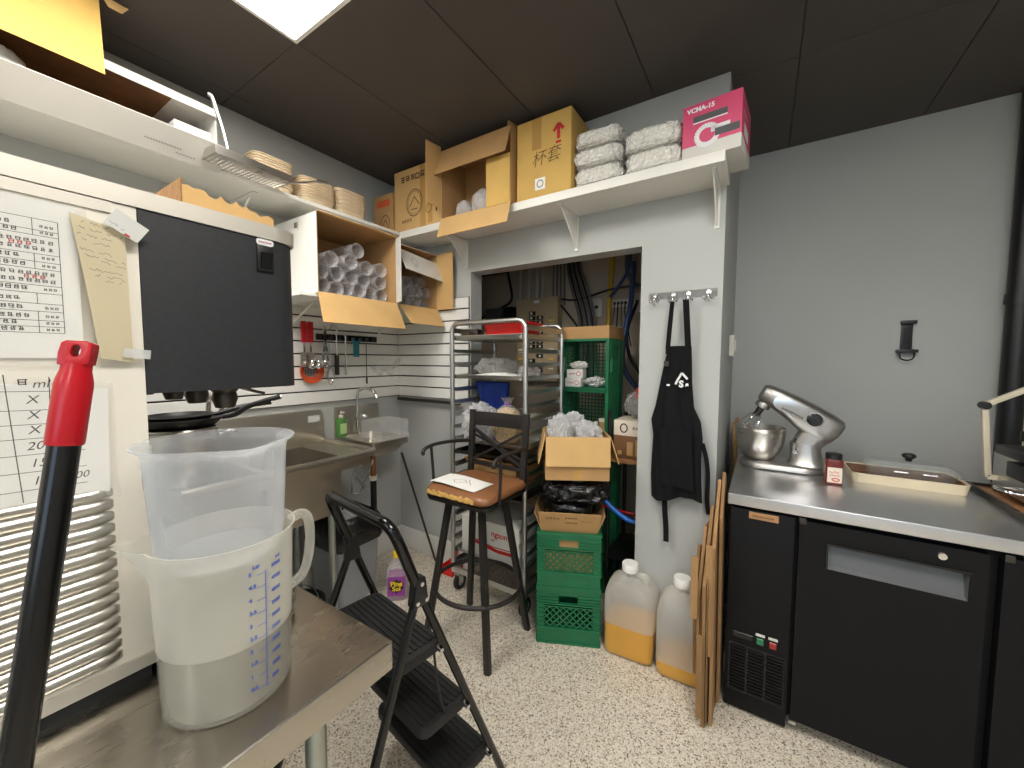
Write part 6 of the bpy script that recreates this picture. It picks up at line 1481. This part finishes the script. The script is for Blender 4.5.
# rail below the slatwall
t = thing('tool_rail', 'thin steel rail on the wall right of the corner below the slatwall', 'rail', (0, 0, 0))
MB().bar((-2.38, YN - 0.045, 1.195), (-1.75, YN - 0.045, 1.195), 0.02, 0.022).build('bar', 'dark_steel', t)
for x in (-2.36, -1.80): MB().bar((x, YN - 0.035, 1.195), (x, YN, 1.195), 0.02, 0.02).build('mount', 'dark_steel', t)

# ------------------------------------------------------------------ waste bin, cleaner, dustpan
t = thing('waste_bin', 'tall grey waste bin lined with a black bag beside the sink', 'bin', (-2.115, 1.39, 0))
MB().loft([[(x, y, z) for x, y in rrect(w_, d_, 0.03, 5)] for w_, d_, z in ((0.27, 0.25, 0.0), (0.31, 0.29, 0.44), (0.32, 0.30, 0.445), (0.32, 0.30, 0.465))]).build('body', 'bin_grey', t, smooth=40)
random.seed(7); secs = []
for w_, z in ((0.335, 0.405), (0.352, 0.43), (0.345, 0.49), (0.335, 0.55), (0.29, 0.57), (0.26, 0.53), (0.24, 0.43)):
    secs.append([(x + random.uniform(-0.008, 0.008), y + random.uniform(-0.008, 0.008), z + random.uniform(-0.010, 0.010)) for x, y in rrect(w_, w_ * 0.95, 0.05, 6)])
MB().loft(secs).build('liner', 'bag_black', t, smooth=60)
tag(blob((0, 0, 0), (0.06, 0.05, 0.05), 71, 0.3, 3, 4).build('crumpled_wrap', 'bag_film', None, smooth=50, m=T(-2.05, 1.36, 0.55)), 'crumpled clear wrap on top of the waste bin', 'wrap')
t = thing('wire_stand', 'folded chrome wire stand hanging below the hand sink', 'wire stand', (-2.14, 1.53, 0.60))
MB().tube(smooth_path([(-0.02, -0.05, 0.05), (0.0, -0.055, 0.16), (0.0, -0.02, 0.205), (0.0, 0.05, 0.235), (0.0, 0.10, 0.235)]), 0.005, 8).build('outer_wire', 'chrome', t, smooth=50)
for k in range(2): MB().tube([(0, -0.05 + 0.02 * k, 0.18 - 0.02 * k), (0, 0.03 + 0.02 * k, 0.06)], 0.0035, 6).build('cross_wire', 'chrome', t, smooth=50)
MB().tube([(0, 0.10, 0.235), (0, 0.0, 0.05), (0, -0.055, 0.05)], 0.004, 6).build('cross_wire', 'chrome', t, smooth=50)
t = thing('cleaner_bottle', 'clear bottle of purple floor cleaner with yellow cap on the floor', 'bottle', (-1.885, 1.60, 0.0005), R(40))
MB().loft([[(x, y, z) for x, y in rrect(w_, d_, r_, 5)] for w_, d_, r_, z in ((0.12, 0.085, 0.03, 0), (0.132, 0.095, 0.035, 0.01), (0.132, 0.095, 0.035, 0.17), (0.12, 0.085, 0.035, 0.20), (0.07, 0.06, 0.028, 0.235), (0.044, 0.044, 0.02, 0.25), (0.042, 0.042, 0.02, 0.262))]).build('body', 'bottle_clear', t, smooth=50, fix=True)
MB().loft([[(x, y, z) for x, y in rrect(w_, d_, r_, 5)] for w_, d_, r_, z in ((0.112, 0.078, 0.028, 0.004), (0.126, 0.089, 0.033, 0.012), (0.126, 0.089, 0.033, 0.155))]).build('cleaner', 'cleaner_purple', t, smooth=50)
lb = MB().box(-0.052, 0.052, -0.0488, -0.0478, 0.035, 0.155).build('label', 'cleaner_label', t)
st_ = [(0.0 + (0.048 if i % 2 else 0.038) * math.cos(2 * PI * i / 20), 0.095 + (0.046 if i % 2 else 0.036) * math.sin(2 * PI * i / 20)) for i in range(20)]
pr = Print(); pr.mb.add([(x, y, 0) for x, y in st_], [tuple(range(20))]); pr.build('ink', t, T(0, -0.0492, 0) @ FACE_MY, 'printed_star')
Print().text('Pine', 0, 0.098, 0.042, bold=0.0016, align='CENTER').text('Sol', 0, 0.066, 0.042, bold=0.0012, align='CENTER').build('label_yellow', t, T(0, -0.0496, 0) @ FACE_MY)
MB().lathe([(0.024, 0.2625), (0.025, 0.266), (0.025, 0.295), (0.022, 0.299)], 20).build('cap', 'cap_yellow', t, smooth=40)
t = thing('dustpan', 'red dustpan standing on the floor behind the stool', 'dustpan', (-1.80, 2.0, 0.0005))
MB().box(-0.06, 0.06, -0.05, 0.06, 0.0, 0.012).box(-0.06, 0.06, 0.05, 0.06, 0.012, 0.055).box(-0.06, -0.054, -0.05, 0.05, 0.012, 0.05).box(0.054, 0.06, -0.05, 0.05, 0.012, 0.05).build('pan', 'red_bin', t)
MB().tube([(0, 0.05, 0.05), (0.0, 0.062, 0.16)], 0.012, 10).build('handle', 'red_bin', t, smooth=50)
t = thing('floor_bucket', 'low black bucket under the compartment sink', 'bucket', (-1.98, 1.02, 0))
MB().lathe([(0.11, 0), (0.13, 0.22), (0.138, 0.225), (0.138, 0.235), (0.125, 0.235), (0.105, 0.01), (0, 0.01)], 28, caps=(True, False)).build('body', 'black_satin', t, smooth=40)
MB().tube(smooth_path([(-0.135, 0, 0.22), (-0.10, 0.06, 0.27), (0, 0.08, 0.285), (0.10, 0.06, 0.27), (0.135, 0, 0.22)]), 0.004, 6).build('bail', 'chrome', t, smooth=50)

# ------------------------------------------------------------------ tools hung on the slatwall
SX = XL + 0.021
def tool(name, label, y, z): return thing(name, label, 'utensil', (SX, y, z), 0)
t = thing('magnetic_strip', 'black magnetic tool strip with square holders on the slatwall', 'tool strip', (SX, 1.63, 1.64))
MB().box(0, 0.012, -0.22, 0.24, -0.018, 0.022).build('bar', 'black_satin', t, bev=0.002)
for k in range(8): MB().box(0.012, 0.024, -0.21 + 0.056 * k, -0.17 + 0.056 * k, -0.014, 0.018).build('holder', 'black_gloss', t, bev=0.003)
for k, y in enumerate((1.315, 1.355)):
    t = tool('spatula', ['red-handled steel spatula hanging first by the dispenser head', 'red-handled steel spatula hanging second by the dispenser head'][k], y, 1.48)
    MB().box(0.03, 0.048, -0.016, 0.016, 0.12, 0.25).build('handle', 'red_plastic', t, bev=0.005)
    MB().box(0.036, 0.040, -0.006, 0.006, 0.06, 0.12).build('shank', 'chrome', t)
    MB().box(0.037, 0.039, -0.024, 0.024, -0.03, 0.06).build('blade', 'brushed_steel', t)
    MB().tube([(0, 0, 0.245), (0.04, 0, 0.245)], 0.003, 6).build('peg', 'chrome', t)
t = tool('mesh_strainer', 'round orange rimmed strainer hanging below the spatulas', 1.365, 1.425)
MB().lathe([(0.042, 0.0), (0.072, 0.012), (0.078, 0.03), (0.076, 0.032), (0.068, 0.014), (0.040, 0.004)], 28, RY(PI / 2) @ T(0, 0, 0.004), caps=(False, False)).build('ring', 'orange_plastic', t, smooth=50, fix=True)
ms = MB()
for k in range(9):
    q = -0.04 + 0.01 * k; l_ = math.sqrt(max(0.0001, 0.042 ** 2 - q * q))
    ms.bar((0.006, -l_, q), (0.006, l_, q), 0.002, 0.002).bar((0.006, q, -l_), (0.006, q, l_), 0.002, 0.002)
ms.build('mesh', 'dark_steel', t)
MB().tube([(0.02, 0.0, 0.07), (0.02, 0.0, 0.11)], 0.006, 8).build('handle', 'orange_plastic', t, smooth=50)
t = tool('measuring_scoops', 'cluster of small steel scoops hanging over the orange strainer', 1.375, 1.47)
for k in range(3): MB().lathe([(0.012, 0), (0.024, 0.008), (0.028, 0.022), (0.026, 0.022), (0.02, 0.01)], 16, T(0.045 + 0.012 * k, -0.035 + 0.035 * k, -0.01) @ RY(PI / 2 - 0.3)).build('scoop', 'chrome', t, smooth=50)
MB().tube([(0.06, 0, 0.0), (0.045, 0.0, 0.03)], 0.004, 6).build('ring', 'chrome', t, smooth=50)
t = tool('kitchen_tongs', 'long steel tongs hanging beside the spatulas', 1.455, 1.45)
for s in (-1, 1): MB().bar((0.03, s * 0.006, 0.24), (0.03, -s * 0.022, -0.0), 0.006, 0.014, up=(0, 1, 0)).build('arm', 'chrome', t)
MB().tube(smooth_path([(0.03, -0.01, 0.23), (0.03, 0.0, 0.262), (0.03, 0.012, 0.23)]), 0.005, 8).build('spring', 'chrome', t, smooth=50)
t = tool('ladle', 'steel ladle with black grip hanging in the middle of the strip', 1.535, 1.40)
MB().tube(smooth_path([(0.03, 0, 0.10), (0.03, 0.0, 0.26), (0.03, 0.006, 0.30), (0.02, -0.02, 0.325), (0.02, -0.035, 0.30)]), 0.006, 8).build('stem', 'chrome', t, smooth=50)
MB().tube([(0.03, 0, -0.005), (0.03, 0, 0.125)], 0.014, 10).build('grip', 'black_satin', t, smooth=50)
t = tool('peeler_bar', 'thin steel rod tool with ball end on the strip', 1.60, 1.40)
MB().tube([(0.03, 0, 0.0), (0.03, 0, 0.26)], 0.007, 8).build('rod', 'chrome', t, smooth=50)
MB().lathe([(0.003, -0.012), (0.012, 0.0), (0.003, 0.012)], 12, T(0.03, 0, 0.0)).build('ball', 'chrome', t, smooth=60)
t = tool('scoop_clip', 'teal plastic scoop clipped to the strip', 1.68, 1.515)
MB().tube(smooth_path([(0.035, -0.028, 0.125), (0.035, -0.02, 0.10), (0.035, 0.0, 0.095), (0.035, 0.02, 0.10), (0.035, 0.028, 0.125)]), 0.009, 8).build('jaw', 'teal_plastic', t, smooth=50)
MB().box(0.026, 0.044, -0.02, 0.02, 0.0, 0.095).build('handle', 'teal_plastic', t, bev=0.006)
t = tool('skewer', 'long thin steel skewer hanging at the end of the strip', 1.765, 1.325)
MB().tube([(0.028, 0, 0.0), (0.028, 0, 0.29)], 0.003, 6).build('rod', 'dark_steel', t)
MB().tube([(0.028, 0, 0.0), (0.028, 0, 0.05)], 0.006, 8).build('tip', 'dark_steel', t)
t = tool('wire_whisk', 'small wire whisk hanging near the tongs', 1.495, 1.33)
MB().tube([(0.02, 0, 0.13), (0.02, 0, 0.27)], 0.005, 8).build('handle', 'chrome', t, smooth=50)
for k in range(3): MB().tube(smooth_path([(0.02, 0.003 * (k - 1), 0.13), (0.02 + 0.008 * (k - 1), -0.022, 0.06), (0.02, 0, 0.0), (0.02 - 0.008 * (k - 1), 0.022, 0.06), (0.02, 0.003 * (1 - k), 0.13)]), 0.0015, 5).build('wire', 'chrome', t, smooth=50)
t = thing('acrylic_holder', 'clear folded acrylic holder hung on the slatwall by the corner', 'holder', (SX, 1.965, 1.37))
def zig(off, yo):
    pts = [(-0.17, 0.06), (-0.09, -0.02), (-0.05, 0.03), (0.01, -0.03), (0.09, 0.10)]
    for (a0, b0), (a1, b1) in zip(pts, pts[1:]):
        MB().bar((off, a0 + yo, b0 + 0.03), (off, a1 + yo, b1 + 0.03), 0.05, 0.004, up=(0, -(b1 - b0), a1 - a0)).build('fold', 'acrylic', t)
zig(0.03, 0.0)
MB().add([(0.02, -0.15, 0.10), (0.02, 0.09, 0.14), (0.02, 0.04, 0.03), (0.02, -0.10, 0.0), (0.024, -0.15, 0.10), (0.024, 0.09, 0.14), (0.024, 0.04, 0.03), (0.024, -0.10, 0.0)], [(0, 1, 2, 3), (7, 6, 5, 4), (0, 4, 5, 1), (1, 5, 6, 2), (2, 6, 7, 3), (3, 7, 4, 0)]).build('back', 'acrylic', t, fix=True)
MB().tube([(0, -0.05, 0.13), (0.03, -0.05, 0.13)], 0.003, 6).build('peg', 'chrome', t)

# ------------------------------------------------------------------ inside the recess: electrical panel, conduits, cables, shelf
YB = YR - 0.03
t = thing('breaker_panel', 'tan electrical breaker panel with black switches on the recess wall', 'electrical panel', (-1.625, YB, 1.32))
MB().box(-0.20, 0.20, -0.09, 0, 0, 0.70).build('box', 'panel_beige', t, bev=0.004)
MB().box(-0.075, 0.075, -0.094, -0.09, 0.05, 0.60).build('dead_front', 'panel_beige', t, bev=0.002)
for k in range(13):
    for s in (-1, 1):
        if (k * 7 + s) % 5 == 0: continue
        br = MB().box(s * 0.037 - 0.030, s * 0.037 + 0.030, -0.100, -0.094, 0.075 + k * 0.04, 0.108 + k * 0.04).build('breaker', 'black_satin', t)
        MB().box(s * 0.037 + s * 0.006 - 0.009, s * 0.037 + s * 0.006 + 0.009, -0.107, -0.100, 0.083 + k * 0.04, 0.100 + k * 0.04).build('toggle', 'print_white', br)
MB().box(-0.025, 0.025, -0.093, -0.0902, 0.655, 0.68).build('maker_label', 'paper', t)
for x in (-0.17, 0.13): 
    for k in range(6): MB().box(x - 0.01, x + 0.035, -0.0915, -0.0902, 0.10 + k * 0.08, 0.112 + k * 0.08).build('circuit_label', 'label_yellow' if k % 2 else 'paper', t)
for k, x in enumerate((-1.81, -1.72, -1.64, -1.59)):
    tag(MB().tube([(x, YB - 0.05, 2.021), (x, YB - 0.05, ZC - 0.003)], 0.013, 10).build('conduit_pipe', 'conduit', None, smooth=50), ['pale conduit rising from the left corner of the breaker panel', 'pale conduit rising from the breaker panel, second from the left', 'pale conduit rising from the breaker panel, third from the left', 'pale conduit rising from the right part of the breaker panel'][k], 'conduit', 'conduits above the breaker panel')
random.seed(12)
def cable(label, pts, r_, m, group): tag(MB().tube(smooth_path(pts, 6), r_, 7).build('cable', m, None, smooth=60), label, 'cable', group)
ct = ZC - 0.003
for k in range(7):
    x = -1.33 + 0.035 * k
    x = -1.375 + 0.021 * k
    pts = [(x - 0.03, YB - 0.02, ct), (x, YB - 0.03 - 0.006 * k, 2.3), (x + 0.05 + 0.004 * k, YB - 0.05 - 0.008 * k, 2.08), (x + 0.12 + 0.003 * k, YB - 0.06 - 0.006 * k, 1.85), (x + 0.14, YB - 0.05, 1.6), (x + 0.13, YB - 0.04, 1.25)]
    cable('%s cable in the bundle beside the breaker panel, %s from the left' % (['grey', 'black', 'grey', 'dark', 'grey', 'black', 'grey'][k], ['first', 'second', 'third', 'fourth', 'fifth', 'sixth', 'seventh'][k]), pts, 0.009, ['cable_grey', 'cable_black', 'cable_grey', 'cable_black', 'cable_grey', 'cable_black', 'cable_grey'][k], 'cable bundle in the recess')
for k in range(4):
    x = -1.50 + 0.03 * k
    cable(['thin pale cable just right of the conduits', 'second thin cable right of the conduits', 'third thin cable right of the conduits', 'fourth thin cable right of the conduits'][k], [(x, YB - 0.02, ct), (x + 0.008, YB - 0.03, 2.4), (x + 0.005 * k, YB - 0.03, 2.1), (x + 0.01, YB - 0.02, 1.95)], 0.007, 'cable_grey', 'thin cables in the recess')
cable('black cable drooping across the left of the recess', [(-2.38, YB - 0.02, 1.86), (-2.2, YB - 0.05, 1.90), (-2.0, YB - 0.05, 1.97), (-1.90, YB - 0.05, 2.05), (-1.95, YB - 0.04, 2.3), (-1.93, YB - 0.03, 2.5)], 0.011, 'cable_black', 'loose cables in the recess')
cable('dark cable crossing from the panel to the right side of the recess', [(-1.42, YB - 0.04, 2.0), (-1.25, YB - 0.07, 1.98), (-1.0, YB - 0.09, 2.03), (-0.8, YB - 0.07, 2.05), (-0.5, YB - 0.04, 2.08)], 0.008, 'cable_black', 'loose cables in the recess')
cable('dark cable looping low beside the cable bundle', [(-1.42, YB - 0.04, 1.95), (-1.35, YB - 0.07, 1.88), (-1.28, YB - 0.08, 1.80), (-1.2, YB - 0.07, 1.7), (-1.10, YB - 0.05, 1.72)], 0.008, 'cable_black', 'loose cables in the recess')
cable('thick dark cable bundle hanging at the right of the recess', [(-0.88, YB - 0.05, ct), (-0.87, YB - 0.08, 2.3), (-0.85, YB - 0.10, 2.12), (-0.76, YB - 0.12, 2.02), (-0.60, YB - 0.10, 1.95)], 0.018, 'cable_grey', 'loose cables in the recess')
cable('blue cable fanning out under the thick bundle', [(-0.83, YB - 0.11, 2.45), (-0.84, YB - 0.12, 2.18), (-0.90, YB - 0.13, 2.06), (-0.98, YB - 0.12, 1.97)], 0.012, 'cable_blue', 'loose cables in the recess')
cable('dark blue cable dropping behind the crates at the right', [(-0.80, YB - 0.14, 2.2), (-0.80, YB - 0.2, 1.9), (-0.82, YB - 0.25, 1.7), (-0.83, YB - 0.24, 1.45), (-0.70, YB - 0.22, 1.28), (-0.62, YB - 0.2, 1.38)], 0.018, 'cable_blue', 'loose cables in the recess')
cable('black cable falling past the outlet strip', [(-0.80, YB - 0.05, 1.92), (-0.84, YB - 0.14, 1.7), (-0.80, YB - 0.16, 1.5), (-0.68, YB - 0.16, 1.35)], 0.012, 'cable_black', 'loose cables in the recess')
tag(MB().tube([(-1.015, YB - 0.06, 1.66), (-0.96, YB - 0.06, ct)], 0.019, 12).build('gas_pipe', 'pipe_yellow', None, smooth=50), 'slightly leaning yellow pipe on the recess wall', 'pipe')
for k, (x, z) in enumerate(((-1.115, 1.84), (-0.80, 1.86))):
    t = thing('wall_outlet', ['white outlet between the cable bundle and the yellow pipe', 'white outlet box at the right of the recess'][k], 'outlet', (x, YB, z))
    MB().box(-0.04, 0.04, -0.03, 0, 0, 0.14).build('plate', 'outlet_white', t, bev=0.003)
    MB().lathe([(0.014, 0), (0.014, 0.01)], 12, T(0, -0.03, 0.075) @ RX(PI / 2)).build('socket', 'black_satin', t)
t = thing('network_switch', 'small white network box with plugged cables in the recess', 'network box', (-0.92, YB, 1.90))
MB().box(-0.07, 0.07, -0.05, 0, 0, 0.06).build('case', 'outlet_white', t, bev=0.004)
for k in range(4): MB().box(-0.055 + 0.028 * k, -0.035 + 0.028 * k, -0.055, -0.05, 0.02, 0.04).build('port', 'black_satin', t)
for k in range(4):
    x = -0.965 + 0.028 * k
    cable(['grey patch cable hanging from the network box, first', 'black patch cable hanging from the network box, second', 'grey patch cable hanging from the network box, third', 'black patch cable hanging from the network box, fourth'][k], [(x, YB - 0.058, 1.93), (x + 0.005, YB - 0.08, 1.85), (x + 0.02 * (k - 1.5), YB - 0.06, 1.70), (x + 0.03 * (k - 1.5), YB - 0.04, 1.6)], 0.005, ['cable_grey', 'cable_black'][k % 2], 'patch cables')
t = thing('meter_box', 'grey utility box left of the breaker panel', 'utility box', (-2.08, YB, 1.80))
MB().box(-0.09, 0.09, -0.08, 0, 0, 0.16).build('case', 'dark_grey', t, bev=0.006)
MB().box(0.10, 0.20, -0.06, 0, 0.02, 0.17).build('plug_block', 'black_satin', t, bev=0.006)
tag(MB().box(-2.395, -1.96, YB - 0.02, YB, 2.28, 2.62).build('access_panel', 'tray_brown', None, bev=0.004), 'brown board on the recess wall above the utility box', 'panel')
# narrow shelf at the right of the recess with carton and bag
t = thing('wire_shelving', 'dark metal shelving unit at the right side of the recess', 'shelving', (0, 0, 0))
for x in (-0.755, -0.36):
    for y in (2.25, 2.58): MB().tube([(x, y, 0), (x, y, 1.20)], 0.012, 8).build('post', 'black_satin', t, smooth=50)
for z in (0.30, 0.895): MB().box(-0.77, -0.345, 2.235, 2.595, z, z + 0.022).build('shelf_board', 'wood_board' if z > 0.5 else 'black_satin', t, bev=0.003)
t = thing('coffee_carton', 'brown and cream printed carton on the recess shelf', 'box', (-0.625, 2.38, 0.918))
MB().box(-0.11, 0.15, -0.11, 0.11, 0, 0.135).build('lower_body', 'tray_brown', t, bev=0.002)
MB().box(-0.11, 0.15, -0.11, 0.11, 0.1352, 0.225).build('upper_body', 'label_pale', t, bev=0.002)
Print().rect(-0.03, 0.02, 0.005, 0.10).rect(0.02, 0.02, 0.06, 0.115).rect(-0.085, 0.02, -0.06, 0.045).build('kraft_dark', t, T(0, -0.1106, 0) @ FACE_MY, 'printed_picture')
Print().ring(-0.05, 0.18, 0.02, 0.025, 0.008).glyphs(0.0, 0.175, 4, 0.016, 1.2, 0.16, 121).build('ink_brown', t, T(0, -0.1106, 0) @ FACE_MY)
t = thing('snack_pouch', 'clear bag with orange red top on the printed carton', 'bag', (-0.60, 2.38, 1.1435))
blob((0, 0, 0), (0.10, 0.08, 0.085), 81, 0.2, 2.6, 4).build('bag', 'bag_clear', t, smooth=50, m=T(0, 0, 0.09))
blob((0, 0, 0), (0.07, 0.06, 0.05), 82, 0.2, 2.6, 4).build('contents', 'red_bin', t, smooth=50, m=T(0.03, 0.0, 0.16))
tag(MB().tube(smooth_path([(-0.80, 2.18, 0.72), (-0.70, 2.17, 0.64), (-0.60, 2.18, 0.585), (-0.53, 2.2, 0.60), (-0.45, 2.24, 0.63)]), 0.014, 10).build('water_hose', 'hose_blue', None, smooth=50), 'bright blue hose crossing the low right of the recess', 'hose')
tag(MB().tube(smooth_path([(-0.80, 2.24, 0.62), (-0.66, 2.23, 0.61), (-0.5, 2.25, 0.60)]), 0.008, 8).build('water_hose', 'red_plastic', None, smooth=50), 'thin red hose behind the blue hose', 'hose')
t = thing('shop_vacuum', 'dark machine standing on the recess floor behind the oil jugs', 'machine', (-0.56, 2.40, 0.0))
MB().lathe([(0.12, 0.0), (0.13, 0.02), (0.13, 0.20), (0.10, 0.26), (0.03, 0.285)], 20).build('body', 'black_satin', t, smooth=40)
MB().box(-0.04, 0.04, -0.135, -0.115, 0.10, 0.16).build('badge', 'red_bin', t, bev=0.003)
